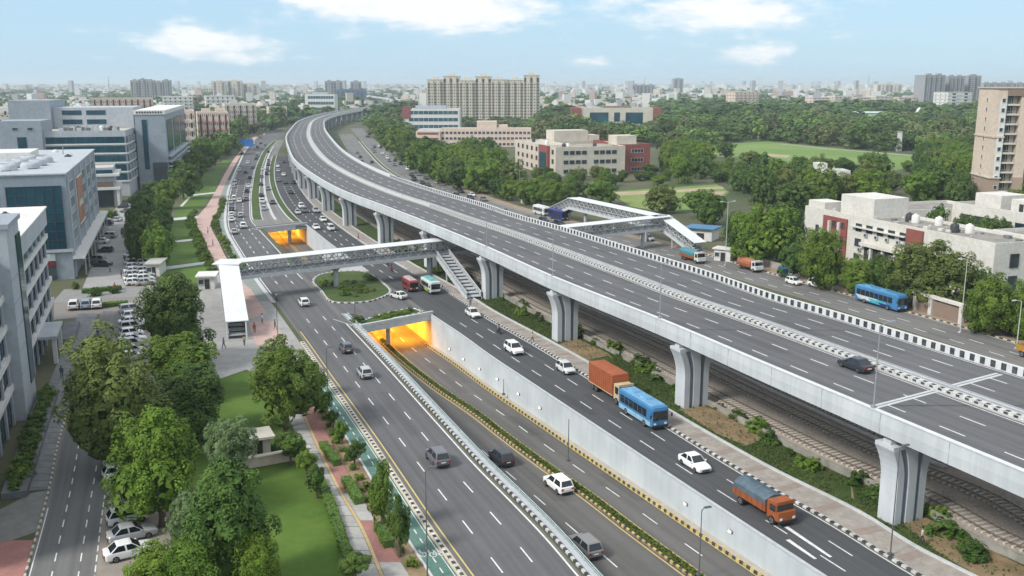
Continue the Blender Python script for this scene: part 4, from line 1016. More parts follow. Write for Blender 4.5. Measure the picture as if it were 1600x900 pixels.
# ---------------------------------------------------------------- near office on the left
X, Y = gp(88, 508); X -= .5
of1 = thing('office_building', 'grey office block at the left edge with ledges and tall glazed stair tower', 'building', (X, Y, 0), AZ)
foot((X, Y), AZ, -40, 0, -100, 0)
h1 = 19.6
wall_box(of1, -34, 0, -95, 0, 0, h1, W_GREY, roof=ROOF_L, par=1.3)
bx(of1, 'roof_band', -9, .6, -41.5, .4, h1-1.7, h1+1.2, W_GREYL); bx(of1, 'roof_plant', -26, -12, -38, -8, h1+.13, h1+3.4, W_GREYL); bx(of1, 'roof_plant', -9, -5, -30, -24, h1+1.2, h1+2.6, ROOF_C)
bx(of1, 'coping', -9.2, .8, -41.7, .6, h1+1.2, h1+1.42, W_WHITE)
lev = [0, 4.6, 8.4, 12.2, 15.9]
for i, z in enumerate(lev[1:]): bx(of1, 'ledge', .003, .55, -95, -.0, z-.3, z+.45, W_WHITE)
for i in range(17):
    y = -3.2-i*5.6
    if -53.5 < y < -40.5: continue
    bx(of1, 'column', .003, .4, y-.3, y+.3, 0, 17.8, W_GREYL)
for li, z in enumerate(lev[:4]):
    for i in range(16):
        y = -6-i*5.6
        if -54.5 < y < -39.5: continue
        zz = z+.85 if li else .3
        put_win(of1, win(4.7, 2.75, 3, 2, FRAME_D, GLASS_T), 'E', y, zz, .004)
bx(of1, 'glass_strip', .004, .2, -41.5, -.5, 16.4, 17.85, GLASS_B)
bx(of1, 'stair_tower', -9, 1.6, -52.5, -42, 0, 24.5, W_GREYL); bx(of1, 'tower_cap', -9.3, 1.9, -52.8, -41.7, 24.503, 25.1, W_GREY)
for y in (-44.2,): bx(of1, 'glass_strip', 1.603, 1.75, y-2.0, y+2.0, 3, 22.8, GLASS_B)
for i in range(6):
    for k in range(3): bx(of1, 'roof_unit', -12+k*3.2, -10.2+k*3.2, -37+i*5.4, -35+i*5.4, h1+.13, h1+1.5, (W_GREYL, ROOF_C, CONC_D)[(i+k) % 3])
for z in (6, 9, 12, 15, 18): bx(of1, 'panel_joint', 1.604, 1.66, -52.3, -46.4, z, z+.08, W_GREY)
# porch with columns at street level
bx(of1, 'porch_roof', -1.5, 3.2, -27, -17, 4.05, 4.5, W_GREYL)
for y in (-26, -18): bx(of1, 'porch_column', 2.4, 3.0, y-.3, y+.3, 0, 4.05, W_WHITE)
bx(of1, 'planter', 2.0, 4.4, -78, -42, 0, .7, CONC_D); bx(of1, 'planter', 2.0, 4.4, -14, -1, 0, .7, CONC_D)
# ---------------------------------------------------------------- glass-fronted office
A2 = R(19); X, Y = gp(117, 436)
of2 = thing('office_building', 'office block with deep blue curtain wall, brown banner and roof cooling units', 'building', (X, Y, 0), A2)
foot((X, Y), A2, -60, 0, 0, 82)
h2 = 21.5
wall_box(of2, -55, 0, 0, 80, 0, h2, W_GREY, roof=ROOF_L, par=1.2)
bx(of2, 'coping', -55.2, .25, -.25, 80.2, h2+1.2, h2+1.5, W_GREYL)
bx(of2, 'curtain_wall', -11.6, -.9, -.30, -.02, 6.8, 20.4, GLASS_B)
for i in range(7): bx(of2, 'mullion', -11.6+i*1.78-.05, -11.6+i*1.78+.05, -.40, -.303, 6.8, 20.4, FRAME_D)
for i in range(8): bx(of2, 'transom', -11.6, -.9, -.38, -.304, 6.8+i*1.94-.05, 6.8+i*1.94+.05, FRAME_D)
bx(of2, 'string_course', -55, .3, -.5, -.005, 6.1, 6.75, W_GREYL)
bx(of2, 'shop_sign', -9.8, -3.4, -.35, -.05, 3.1, 4.2, mat('sign_maroon', (.16, .02, .03), rough=.6)); bx(of2, 'shop_front', -9.8, -3.4, -.22, -.03, .2, 3.0, GLASS)
bx(of2, 'shop_blind', -9.8, -3.4, -.3, -.04, 4.3, 5.9, mat('frosted_glass', (.42, .50, .50), (.36, .43, .43), 1, .4))
for z in (8.0, 12.2, 16.6):
    for x in (-14.6, -18.6, -22.6, -26.6): put_win(of2, win(2.6, 2.6, 2, 2, FRAME, GLASS), 'S', x, z, -.003)
for i in range(6):
    y = 3+i*14.6; bx(of2, 'pilaster', .003, .3, y-.8, y+.8, 0, h2+.6, W_GREYL)
for i in range(5):
    y = 10.3+i*14.6
    for z in (7.6, 11.2, 14.8, 18.2):
        if i == 1 and z > 8: continue
        put_win(of2, win(9.0, 2.2, 5, 1, FRAME, GLASS_T), 'E', y, z, .004)
bn = bx(of2, 'banner', .01, .35, 19.5, 33.5, 9.2, 20.4, mat('banner_print', (.40, .20, .11), (.26, .13, .09), .12, .6, 0, 3)); bx(bn, 'banner_frame', .352, .42, 19.5, 33.5, 20.0, 20.4, W_WHITE)
bx(bn, 'banner_frame', .352, .42, 19.5, 33.5, 9.2, 9.5, W_WHITE)
for k in range(7): bx(bn, 'banner_lettering', .353, .39, 22.2+k*1.3, 22.9+k*1.3, 13.2, 14.3+.4*(k % 2), WHITE)
mb = MB(); mb.hexa([(0, 0, 4.4), (2.4, 0, 4.4), (2.4, 80, 4.4), (0, 80, 4.4), (0, 0, 4.9), (2.4, 0, 4.9), (2.4, 80, 4.9), (0, 80, 4.9)], W_WHITE); mb.build('canopy', of2)
for i in range(9): bx(of2, 'canopy_post', 1.9, 2.2, 4+i*9, 4.35+i*9, 0, 4.4, W_GREYL)
bx(of2, 'roof_plant', -52, -16, 3, 22, h2+.13, h2+1.6, W_WHITE); bx(of2, 'roof_plant', -24, -12, 44, 60, h2+.13, h2+3.2, W_WHITE)
# roof cooling units: drums with dark fans
cu = MB(); cu.lathe([(2.0, 0), (2.0, 2.2), (1.7, 2.6), (1.4, 2.9), (1.4, 2.2), (.2, 2.15)], W_GREYL, 18); cum = cu.mesh('cooling_unit', True)
fn = MB(); fn.lathe([(1.38, 2.3), (.05, 2.34)], DARK, 16); fnm = fn.mesh('fan')
gr = MB(); gr.box(-1.0, 1.0, -2.06, -1.5, .3, 1.5, DARK); grm = gr.mesh('grille')
for i, (x, y) in enumerate(((-12.5, 11), (-8.5, 15), (-12.5, 19), (-8.0, 23), (-12.0, 27.5), (-7.5, 32), (-11.5, 36.5))):
    o = ob('cooling_unit', cum, of2, (x, y, h2+.13), .4*i); ob('fan', fnm, o); ob('grille', grm, o)
bx(of2, 'roof_pole', -6.2, -6.0, 60, 60.2, h2+.13, h2+4, STEELP)
# ---------------------------------------------------------------- banded blue-glass office further up
X, Y = gp(204, 306)
of3 = thing('office_building', 'stepped grey office with horizontal bands of blue glass and tall rear block', 'building', (X, Y, 0), R(14))
foot((X, Y), R(14), -70, 14, 0, 125)
h3 = hz(207, Y)
wall_box(of3, -42, 0, 0, 62, 0, h3, W_GREYL, roof=ROOF_L, par=.8)
nf = 6; fh = (h3-3)/nf
for i in range(nf-1):
    z = 3+fh*(i+.85)
    bx(of3, 'window_band', -27.5, -.6, -.16, -.01, z+.1, z+fh*.72, GLASS_B); bx(of3, 'window_band', .01, .16, .6, 60, z+.1, z+fh*.72, GLASS_T)
    bx(of3, 'ledge', -28, .3, -.4, -.012, z-.5, z+.05, W_WHITE); bx(of3, 'ledge', .012, .4, -.4, 61, z-.5, z+.05, W_WHITE)
    for k in range(9): bx(of3, 'mullion', -27.5+k*3.36, -27.35+k*3.36, -.22, -.165, z+.1, z+fh*.72, FRAME_D)
    for k in range(8): bx(of3, 'fin', .165, .8, 4+k*7.6, 4.5+k*7.6, z+.15, z+fh*.7, W_GREYL)
bx(of3, 'stair_block', -42.5, -28.2, -1.6, 16, 0, h3+4.6, W_GREY); bx(of3, 'glass_strip', -36.6, -33.6, -1.75, -1.605, 6, h3-1.2, GLASS_B)
for x in (-37, -32): put_win(of3, win(1.8, 1, 1, 1), 'S', x, h3+1.2, -1.603)
hb = hz(156, Y+34)
bx(of3, 'rear_block', -46, -31, 30, 60, 0, hb, W_GREY); hb2 = hz(163, Y+40)
rb = bx(of3, 'rear_block', -30.9, -1, 34, 62, h3, hb2-1, W_GREYL)
for (x, w) in ((-24, 7), (-15, 7)):
    for z in (h3+2.0, h3+5.6): put_win(of3, win(w, 1.6, 3, 1, FRAME_D, GLASS_B), 'S', x, z, 33.99)
for k in range(7): bx(of3, 'roof_unit', -25+k*2.2, -23.4+k*2.2, 20, 22, h3+.13, h3+1.7, W_GREYL)
h4 = hz(178, Y+30)
bx(of3, 'side_tower', .9, 12, 22, 118, 0, h4, W_GREY); bx(of3, 'coping', .6, 12.3, 21.7, 118.3, h4, h4+1.6, W_WHITE)
for k in range(10): bx(of3, 'coping_slot', 1.6+k*1.0, 2.2+k*1.0, 21.6, 21.69, h4+.5, h4+1.2, DARK)
bx(of3, 'glass_strip', 3.4, 5.2, 21.8, 21.99, 8, h4-2, GLASS_B)
for y0, y1 in ((28, 50), (56, 84), (90, 114)): bx(of3, 'curtain_wall', 12.01, 12.2, y0, y1, h4*.38, h4-2.4, GLASS_B)
for k in range(6): bx(of3, 'ledge', 12.0, 13.6, 24, 116, 2.6+k*2.0, 3.1+k*2.0, W_GREYL)
bx(of3, 'dark_base', 6.5, 11.98, 21.6, 21.98, 0, h4*.36, FRAME_D)
for k in range(5): bx(of3, 'porch_column', -.9, -.1, 2+k*9, 2.8+k*9, 0, 4, W_WHITE)
for i in range(7):
    for k in range(2): bx(of3, 'roof_unit', -24+i*3.1, -22.4+i*3.1, 6+k*6, 7.6+k*6, h3+.13, h3+1.6, (W_GREYL, CONC_D)[(i+k) % 2])
# canopied pavilion in front
X, Y = gp(189, 324); hp = hz(262, Y)
pv = thing('entrance_pavilion', 'small white entrance building with tall columns in front of banded office', 'building', (X, Y, 0), AZ)
foot((X, Y), AZ, -14, 0, 0, 22); wall_box(pv, -13, -1.5, 2, 20, 0, hp-.6, W_GREYL, roof=ROOF_L, par=.6)
for z in (hp*.45, hp-2.9): bx(pv, 'ledge', -13.5, .3, .2, 20.5, z, z+.8, W_WHITE)
bx(pv, 'window_band', -12.5, -1.8, 1.85, 1.99, hp-2.0, hp-.8, GLASS_B); bx(pv, 'window_band', -12.5, -1.8, 1.85, 1.99, hp*.45+.9, hp*.45+2.6, W_BROWN); bx(pv, 'glass_front', -12, -2, 1.85, 1.99, .2, hp*.45-.4, GLASS)
for y in (.6, 7, 13, 19): bx(pv, 'column', -1.0, -.1, y, y+.9, 0, hp*.45, W_WHITE)
bx(pv, 'column', -8, -7.1, .4, 1.3, 0, hp*.45, W_WHITE)
# ---------------------------------------------------------------- apartment blocks
def flats(px0, px1, ytop, ybase, depth, wall, label, cat='building', trim=None, floors=None, stacks=None, az=AZ, name='apartment_block', towers=(), Y=None, group=None):
    """a slab of flats: bays of recessed dark balconies between piers, floor slabs proud, stair heads on the roof"""
    a = gp(px0, ybase); b = gp(px1, ybase); Yc = Y or a[1]
    Xa = (px0-800)/FPX*(Yc*math.cos(PITCH)+30*math.sin(PITCH)); Xb = (px1-800)/FPX*(Yc*math.cos(PITCH)+30*math.sin(PITCH)); w = Xb-Xa
    h = hz(ytop, Yc); t = thing(name, label, cat, (Xa, Yc, 0), az, group); foot((Xa, Yc), az, 0, w, 0, depth)
    floors = floors or max(2, round(h/3.2)); fh = h/floors; stacks = stacks or max(2, round(w/7)); sw = w/stacks
    fm = facade_mat('facade_'+wall.name, tuple(wall.node_tree.nodes['Mix (Legacy)'].inputs[1].default_value)[:3] if 'Mix (Legacy)' in wall.node_tree.nodes else (.6, .55, .48), (.09, .08, .075), sw/3.0, fh, (.17, .40)) if Y else wall
    wall_box(t, 0, w, 0, depth, 0, h, fm, roof=ROOF_C, par=1.0)
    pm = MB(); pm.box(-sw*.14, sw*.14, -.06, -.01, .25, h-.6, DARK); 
    sl = MB()
    for f in range(1, floors): sl.box(-sw*.18, sw*.18, -1.0, -.07, f*fh-.85, f*fh+.95, trim or wall)
    for i in range(stacks):
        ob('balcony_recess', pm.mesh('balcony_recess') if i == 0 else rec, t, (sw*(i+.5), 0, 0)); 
        if i == 0: rec = t.children[-1].data if False else bpy.data.objects[[c.name for c in COL.objects if c.parent == t][-1]].data
        if i == 0: slm = sl.mesh('balcony_stack')
        ob('balcony_stack', slm, t, (sw*(i+.5), 0, 0), kind='stuff')
    if h > 30 or depth > 14:
        for i in range(max(1, round(depth/8))):
            y = depth*(i+.5)/max(1, round(depth/8))
            for side, x in (('E', w+.005), ('W', -.005)):
                wm = win(1.8, 1.3, 2, 1)
                if len(wall.name) and (side == 'E') == (px1 < 800):
                    for f in range(floors): put_win(t, wm, side, y, f*fh+1, x)
    for (u, v, hh) in towers: bx(t, 'stair_head', w*u-2.5, w*u+2.5, depth*.3, depth*.3+6, h+.13, h+hh, wall)
    return t
CREAM2 = mat('wall_sand', (.60, .56, .47), (.53, .49, .41), .2, .85, 0, 5)
flats(265, 304, 176, 222, 26, W_PINK, 'pink apartment block left of its twin beyond the banded office', trim=W_WHITE, Y=560, towers=((.5, 0, 3.5),), floors=5, stacks=4)
flats(310, 357, 178, 222, 22, W_PINK, 'pink apartment block nearest the avenue trees', trim=W_RED, Y=590, towers=((.3, 0, 3), (.75, 0, 3)), floors=5, stacks=5)
flats(352, 400, 164, 205, 30, W_CREAM, 'cream apartment block behind the pink ones', trim=W_BROWN, Y=800, towers=((.3, 0, 3),), floors=6, stacks=5)
flats(420, 448, 168, 185, 20, W_PINK, 'low pinkish house among trees beside the curve', trim=W_WHITE, Y=1000, floors=3, stacks=3)
flats(0, 36, 185, 235, 22, W_CREAM, 'cream apartment block at the left edge behind the glass office', trim=W_WHITE, Y=380, floors=7, stacks=3)
flats(-30, 16, 172, 230, 22, W_WHITE, 'white apartment block at the far left edge', trim=W_CREAM, Y=420, floors=7, stacks=4)
flats(37, 66, 203, 235, 20, CREAM2, 'small beige house block between left apartments and office', trim=W_CREAM, Y=400, floors=4, stacks=3)
flats(34, 95, 172, 200, 18, W_WHITE, 'long low white block beyond the left apartments', Y=700, floors=3, stacks=8)
flats(145, 235, 155, 180, 24, W_BEIGE, 'brownish row of flats behind the stepped office', trim=W_RED, Y=900, floors=5, stacks=10)
flats(255, 300, 152, 172, 30, W_WHITE, 'white mid-rise block behind the pink apartments', Y=1150, floors=7, stacks=6)
flats(322, 366, 151, 170, 30, W_WHITE, 'white mid-rise block left of the distant tower group', Y=1200, floors=6, stacks=6, towers=((.5, 0, 4),))
GREYT = mat('tower_grey', (.33, .33, .34), (.28, .28, .29), .1, .8, 0, 4)
def tower_row(px0, px1, ytop, ybase, Y, n, wall, label, trim=None, az=R(8), gap=.0, step=(0,), depth=22, fcol=None, stacks=4):
    """several joined tower segments with stepped tops"""
    z0 = Y*math.cos(PITCH)+25*math.sin(PITCH); Xa = (px0-800)/FPX*z0; w = (px1-px0)/FPX*z0; t = thing('tower_block', label, 'tower block', (Xa, Y, 0), az); foot((Xa, Y), az, 0, w, 0, depth)
    sw = w/n; h = hz(ytop, Y); fl = max(6, round(h/3.1)); fh = h/fl
    seg = {}
    for i in range(n):
        hh = h+step[i % len(step)]; x0 = i*sw+gap; x1 = (i+1)*sw-gap; o = (i % 2)*1.6
        bx(t, 'tower', x0, x1, o, depth, 0, hh, wall); bx(t, 'roof_block', x0+sw*.3, x1-sw*.3, o+3, o+9, hh, hh+3.2, wall); bx(t, 'roof_slab', x0-.3, x1+.3, o-.4, depth+.3, hh, hh+.8, trim or wall)
        k = max(1, stacks)
        for j in range(k):
            xc = x0+(x1-x0)*(j+.5)/k; r = (x1-x0)/k*.29
            if j % 2 == 0 or k < 3:
                if (i, j) not in seg: pass
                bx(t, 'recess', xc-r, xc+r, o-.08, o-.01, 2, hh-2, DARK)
                mb = MB()
                for f in range(1, fl): mb.box(xc-r*1.06, xc+r*1.06, o-.9, o-.09, f*fh-.5, f*fh+.5, trim or wall)
                mb.build('balcony_stack', t, kind='stuff')
            else:
                mb = MB()
                for f in range(fl-1): mb.box(xc-r*.6, xc+r*.6, o-.1, o-.02, f*fh+1, f*fh+2.4, GLASS)
                mb.build('window_column', t, kind='stuff')
                bx(t, 'fin', xc+r*1.1, xc+r*1.5, o-.8, o-.01, 0, hh-.2, wall)
    return t
tower_row(668, 843, 125, 190, 1050, 7, CREAM2, 'tall cream slab of flats with seven stair towers in mid-distance', trim=W_BEIGE, step=(0, 3.5, -1, 3.2, 0, -.5, 4.5), stacks=5, depth=26, az=R(0))
tower_row(205, 264, 126, 160, 1900, 5, GREYT, 'dark grey tower block on the left skyline', stacks=3, az=R(10), step=(0, 2, 0, -3, 0))
tower_row(333, 352, 127, 155, 2100, 1, CREAM2, 'leftmost of the three pale towers on the skyline', stacks=3)
tower_row(356, 377, 128, 155, 2120, 1, CREAM2, 'middle one of the three pale towers on the skyline', stacks=3, step=(2,))
tower_row(380, 402, 131, 155, 2140, 1, CREAM2, 'rightmost of the three pale towers on the skyline', stacks=3)
tower_row(300, 332, 137, 155, 2500, 3, CREAM2, 'row of lower pale towers left of the skyline three', stacks=3)
tower_row(508, 535, 127, 158, 2200, 2, GREYT, 'grey tower left of the blue block near the road bend', stacks=3)
tower_row(526, 572, 140, 158, 1900, 3, mat('tower_blue', (.12, .17, .25), (.10, .14, .21), .1, .5), 'dark blue glazed block beside the far end of the flyover', stacks=4, step=(0, 0, 0))
tower_row(548, 565, 128, 150, 2050, 1, GREYT, 'grey core rising behind the blue glazed block', stacks=3)
tower_row(1443, 1478, 118, 165, 1500, 2, GREYT, 'tall grey twin tower on the right skyline', stacks=4, depth=30)
tower_row(1480, 1508, 120, 165, 1520, 2, GREYT, 'second grey tower on the right skyline', stacks=4, depth=30)
tower_row(1510, 1532, 119, 165, 1540, 1, GREYT, 'third slimmer grey tower on the right skyline', stacks=4, depth=30)
tower_row(1536, 1620, 130, 150, 2300, 6, GREYT, 'row of hazy towers above the right-hand apartment tower', stacks=3)
tower_row(1370, 1412, 132, 150, 2900, 2, CREAM2, 'hazy pale block left of the tall grey towers', stacks=3)
tower_row(1052, 1068, 123, 150, 3300, 1, GREYT, 'lone hazy tower on the middle skyline', stacks=2)
tower_row(988, 1024, 133, 150, 2600, 3, GREYT, 'low hazy grey block beside the mast', stacks=2)
flats(1148, 1192, 145, 172, 24, W_PINK, 'pinkish apartment block rising from the white houses', trim=W_CREAM, Y=1450, floors=8, stacks=6)
for i, (a, b) in enumerate(((1270, 1300), (1304, 1334), (1338, 1364), (1368, 1400), (1404, 1440))):
    flats(a, b, 153-(i % 2)*2, 172, 20, (W_PINK, W_CREAM)[i % 2], ('pinkish', 'cream', 'pale pink', 'pale cream', 'rosy')[i]+' low apartment row at the far edge of the wood, '+('first', 'second', 'third', 'fourth', 'fifth')[i]+' from the left', trim=W_WHITE, Y=1500, floors=6, stacks=4, group='apartment rows behind the wood')
flats(1480, 1528, 145, 168, 26, W_WHITE, 'white horizontal office below the tall grey towers', Y=1300, floors=7, stacks=2, trim=W_WHITE)
# white office with dark window bands, right of the bend
def band_office(px0, px1, ytop, Y, depth, wall, glass, label, bands, az=R(0), roofm=ROOF_C, accent=None):
    z0 = Y*math.cos(PITCH)+30*math.sin(PITCH); Xa = (px0-800)/FPX*z0; w = (px1-px0)/FPX*z0; h = hz(ytop, Y)
    t = thing('office_building', label, 'building', (Xa, Y, 0), az); foot((Xa, Y), az, 0, w, 0, depth); wall_box(t, 0, w, 0, depth, 0, h, wall, roof=roofm)
    for i in range(bands):
        z = h*(i+.45)/bands-.3; bx(t, 'window_band', w*.1, w*.97, -.14, -.01, z, z+h/bands*.48, glass)
        for k in range(10): bx(t, 'mullion', w*(.1+.087*k)-.12, w*(.1+.087*k)+.12, -.24, -.145, z, z+h/bands*.48, wall)
    bx(t, 'roof_plant', w*.2, w*.75, depth*.3, depth*.7, h+.13, h+3.5, W_GREYL)
    if accent: bx(t, 'accent_wall', -.9, w*.13, -.5, depth*.4, h*.6, h+2.6, accent)
    return t, w, h
band_office(630, 718, 172, 850, 30, W_WHITE, GLASS_T, 'white office with dark glass bands and a red corner below the towers', 3, accent=W_RED)
band_office(477, 523, 149, 1150, 22, W_WHITE, GLASS_T, 'white flat-roofed office left of the far flyover', 4)
# long pinkish building with small windows
def windowed(px0, px1, ytop, Y, depth, wall, label, floors, nwin, az=R(0), cat='building', wsz=(1.7, 1.5), base=None, name='institute_building', roof=ROOF_C):
    z0 = Y*math.cos(PITCH)+32*math.sin(PITCH); Xa = (px0-800)/FPX*z0; w = (px1-px0)/FPX*z0/math.cos(az); h = hz(ytop, Y)
    t = thing(name, label, cat, (Xa, Y, 0), az); foot((Xa, Y), az, 0, w, 0, depth); wall_box(t, 0, w, 0, depth, 0, h, wall, roof=roof)
    wm = win(*wsz, 2, 1, None, None); fh = h/floors
    for f in range(floors):
        for i in range(nwin): put_win(t, wm, 'S', w*(i+.6)/(nwin+.2), f*fh+1.1, -.003)
    return t, w, h
t, w, h = windowed(688, 830, 203, 640, 18, W_PINK, 'long low pinkish building with stepped roof among the trees', 3, 22)
bx(t, 'roof_block', w*.4, w*.62, 2, 14, h+.12, h+5.5, W_PINK); bx(t, 'roof_block', w*.64, w*.74, 3, 13, h+.12, h+3, W_PINK)
bx(t, 'side_wing', -16, -.02, -1.5, 40, 0, h-.8, W_PINK); bx(t, 'wing_roof', -15.6, -.4, -1, 39.5, h-.8, h-.66, ROOF_C)
for f in range(3): bx(t, 'window_band', -15, -1.2, -1.62, -1.51, f*h/3.2+1.2, f*h/3.2+2.6, W_RED)
t, w, h = windowed(908, 1020, 170, 930, 26, W_CREAM, 'distant cream and red building with two big blue windows', 2, 0)
for a, b in ((.12, .38), (.62, .86)): bx(t, 'curtain_wall', w*a, w*b, -.3, -.01, 3, h-3.4, GLASS_B)
bx(t, 'curtain_wall', w*.46, w*.54, -.3, -.01, 5, h-3.4, GLASS_B); bx(t, 'red_wing', -9, -.01, -1, 26, 0, h+.8, W_RED); bx(t, 'red_wing', w+.01, w+8, -1, 26, 0, h+.8, W_RED); bx(t, 'roof_slab', w*.3, w*.7, 2, 20, h+.13, h+2.4, W_BROWN)
# ---------------------------------------------------------------- cream and red institute with inner courts
Xi, Yi = gp(868, 276); az_i = R(17)
hi_ = hz(233, Yi)
ins = thing('institute_building', 'cream and red institute with flat roofs, courts and teal glass entrance', 'building', (Xi, Yi, 0), az_i)
foot((Xi, Yi), az_i, -4, 54, 0, 66)
# long front facing right-front: x axis; side facing left-front recedes along y
wall_box(ins, 0, 34, 0, 14, 0, hi_, W_CREAM, roof=ROOF_L); wall_box(ins, 0, 13, 14.01, 62, 0, hi_, W_CREAM, roof=ROOF_L); wall_box(ins, 13.01, 40, 40, 62, 0, hi_, W_CREAM, roof=ROOF_L)
wall_box(ins, 34.01, 48, 3, 40, 0, hi_+.4, W_RED, roof=ROOF_L); bx(ins, 'stair_head', 14, 32, 42, 54, hi_+.13, hi_+6, W_CREAM); bx(ins, 'stair_head', 32.2, 38, 42, 52, hi_+.13, hi_+3.6, W_CREAM); bx(ins, 'stair_head', 33, 43, 8, 18, hi_+.6, hi_+5, W_CREAM); bx(ins, 'roof_rail', 16, 30, 16, 16.3, hi_, hi_+1, W_WHITE)
for f in range(3):
    for i in range(11):
        if i in (0, 5, 10): continue
        put_win(ins, win(2.1, 1.5, 2, 1, FRAME_D), 'S', 2.0+i*2.95, 1.4+f*4.2, -.003)
    for i in range(6): put_win(ins, win(2.4, 1.9, 2, 1, W_RED), 'W', 20+i*7.2 if i > 0 else 4, 1.4+f*4.2, -.003)
    put_win(ins, win(6.0, 1.6, 4, 1, W_WHITE), 'S', 41.5, 1.4+f*4.2, 2.99)
bx(ins, 'entrance_frame', -1.2, -.01, 8, 21, 0, hi_+.9, W_RED); bx(ins, 'glass_entrance', -1.35, -1.21, 10, 19, .3, hi_-2.2, GLASS_T)
# ---------------------------------------------------------------- right-hand apartment tower
Xt, Yt = gp(1541, 330); at_ = R(-6)
ht = hz(150, Yt); nfl = 12; fh = ht/nfl
tw = thing('apartment_tower', 'tall beige apartment tower with stacked balconies at the right edge', 'tower', (Xt, Yt, 0), at_); foot((Xt, Yt), at_, 0, 40, 0, 25)
W_TAN = mat('tower_tan', (.62, .51, .415), (.56, .46, .37), .15, .85, 0, 6, scale2=1); W_TAN_D = mat('tower_tan_dark', (.38, .29, .225), (.33, .25, .195), .15, .85, 0, 6)
bx(tw, 'tower', 0, 3.0, 0, 17, fh*3.6, ht, W_TAN); bx(tw, 'tower_base', -.1, 3.1, -.1, 17.1, 0, fh*3.6-.4, W_TAN_D); bx(tw, 'band', -.5, 3.3, -.5, 17.4, fh*3.6-.39, fh*3.6-.01, W_CREAM); bx(tw, 'band', -.3, 3.2, -.3, 17.3, fh*7.7, fh*7.7+.5, W_BEIGE)
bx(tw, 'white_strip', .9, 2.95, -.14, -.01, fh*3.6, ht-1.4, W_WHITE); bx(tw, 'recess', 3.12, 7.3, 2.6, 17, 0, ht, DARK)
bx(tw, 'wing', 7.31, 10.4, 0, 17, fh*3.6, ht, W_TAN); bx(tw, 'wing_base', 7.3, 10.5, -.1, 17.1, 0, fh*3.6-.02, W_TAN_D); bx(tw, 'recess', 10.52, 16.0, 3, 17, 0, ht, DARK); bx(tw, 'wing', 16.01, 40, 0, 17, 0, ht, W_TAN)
bx(tw, 'parapet_band', 3.05, 40.3, -.3, 17.3, ht+.01, ht+2.4, W_BROWN); bx(tw, 'roof_slab', -.4, 40.5, -.5, 17.5, ht+2.42, ht+2.8, W_BEIGE); bx(tw, 'parapet', 0, 3.0, 0, 17, ht+.01, ht+2.4, W_TAN)
sb = MB(); sb.box(-2.0, 2.0, -2.3, 0, 0, .3, W_CREAM); sb.box(-2.0, 2.0, -2.3, -2.2, .3, .65, W_CREAM); sbm = sb.mesh('balcony')
rl = MB()
for k in range(9): rl.bar((-1.9+k*.47, -2.25, .65), (-1.9+k*.47, -2.25, 1.3), .03, STEELP, 4)
rl.bar((-2.0, -2.25, 1.3), (2.0, -2.25, 1.3), .04, STEELP, 4); rlm = rl.mesh('railing')
dr = MB(); dr.box(-1.7, .2, -.1, 0, .3, 2.7, GLASS); dr.box(.5, 1.9, -.12, 0, .3, 2.9, W_CREAM); dr.box(-.06, .06, -.16, 0, .3, 2.7, W_WHITE); drm = dr.mesh('balcony_door')
wl = MB(); wl.box(-2.12, -2.0, -1.5, 0, .25, fh, W_TAN); wlm = wl.mesh('side_wall')
for f in range(nfl):
    for x, y in ((5.2, 2.55), (13.2, 2.95)):
        o = ob('balcony', sbm, tw, (x, y, f*fh+.02)); ob('railing', rlm, o); ob('balcony_door', drm, o, (0, -.02, 0)); ob('side_wall', wlm, o)
    put_win(tw, win(1.0, 1.2, 1, 1, W_WHITE), 'S', 1.9, f*fh+1.1, -.145)
    put_win(tw, win(1.1, 1.3, 1, 1, W_WHITE), 'W', 8.5, f*fh+1.1, -.005)
# ---------------------------------------------------------------- white institution beside the far road
Xs, Ys = gp(1254, 392); Xe, Ye_ = gp(1546, 472)
azs = math.atan2(Ye_-Ys, Xe-Xs)         # x axis runs along the road front, towards the camera
Lf = math.hypot(Xe-Xs, Ye_-Ys); hs = 10.8
sch = thing('institution_building', 'white institutional block with red brick panels, roof garden and courtyard', 'building', (Xs, Ys, 0), azs); foot((Xs, Ys), azs, -2, Lf+2, -2, 62)
W_OFF = mat('wall_offwhite', (.64, .615, .565), (.57, .545, .495), .2, .85, 0, 7, scale2=1.4)
wall_box(sch, 0, Lf, 0, 13, 0, hs, W_OFF, roof=ROOF_D, par=.8); wall_box(sch, Lf-14, Lf, 13.01, 46, 0, hs, W_OFF, roof=ROOF_D); wall_box(sch, 0, 14, 13.01, 44, 0, hs-.4, W_OFF, roof=ROOF_D)
wall_box(sch, 14.01, Lf-14.01, 33, 46, 0, hs+1.2, W_OFF, roof=ROOF_D); wall_box(sch, Lf-8, Lf+16, 46.01, 60, 0, hs+1.6, W_OFF, roof=ROOF_D)
for (x0, x1, y0, y1, hh) in ((10, 22, 3, 12.6, 4.6), (0.5, 7, .6, 6, 2.2), (18, 26, 36, 44, 4.6), (30, 39, 35, 44, 4.4)): bx(sch, 'stair_head', x0, x1, y0, y1, hs+.13 if y1 < 14 else hs+1.33, hs+1.33+hh-1.2, W_OFF)
for (x, y, z) in ((14.5, 4.97, hs+1.5), (33, 34.97, hs+1.6), (36.5, 34.97, hs+1.6)): bx(sch, 'roof_door', x-.6, x+.6, y-.06, y, z, z+2, DARK)
bx(sch, 'brick_panel', 8, 17, -.4, -.01, 0, hs-.5, W_RED); bx(sch, 'brick_panel', 37, 42, -.4, -.01, hs*.5, hs+.3, W_RED)
for x in (10.6, 14.2): bx(sch, 'fin', x, x+.7, -1.0, -.41, 1, hs-1.5, W_OFF)
for x in (12.4, 15.6):
    for f in range(3): put_win(sch, win(1.2, 1.4, 1, 1, W_RED), 'S', x, 1.2+f*3.4, -.41)
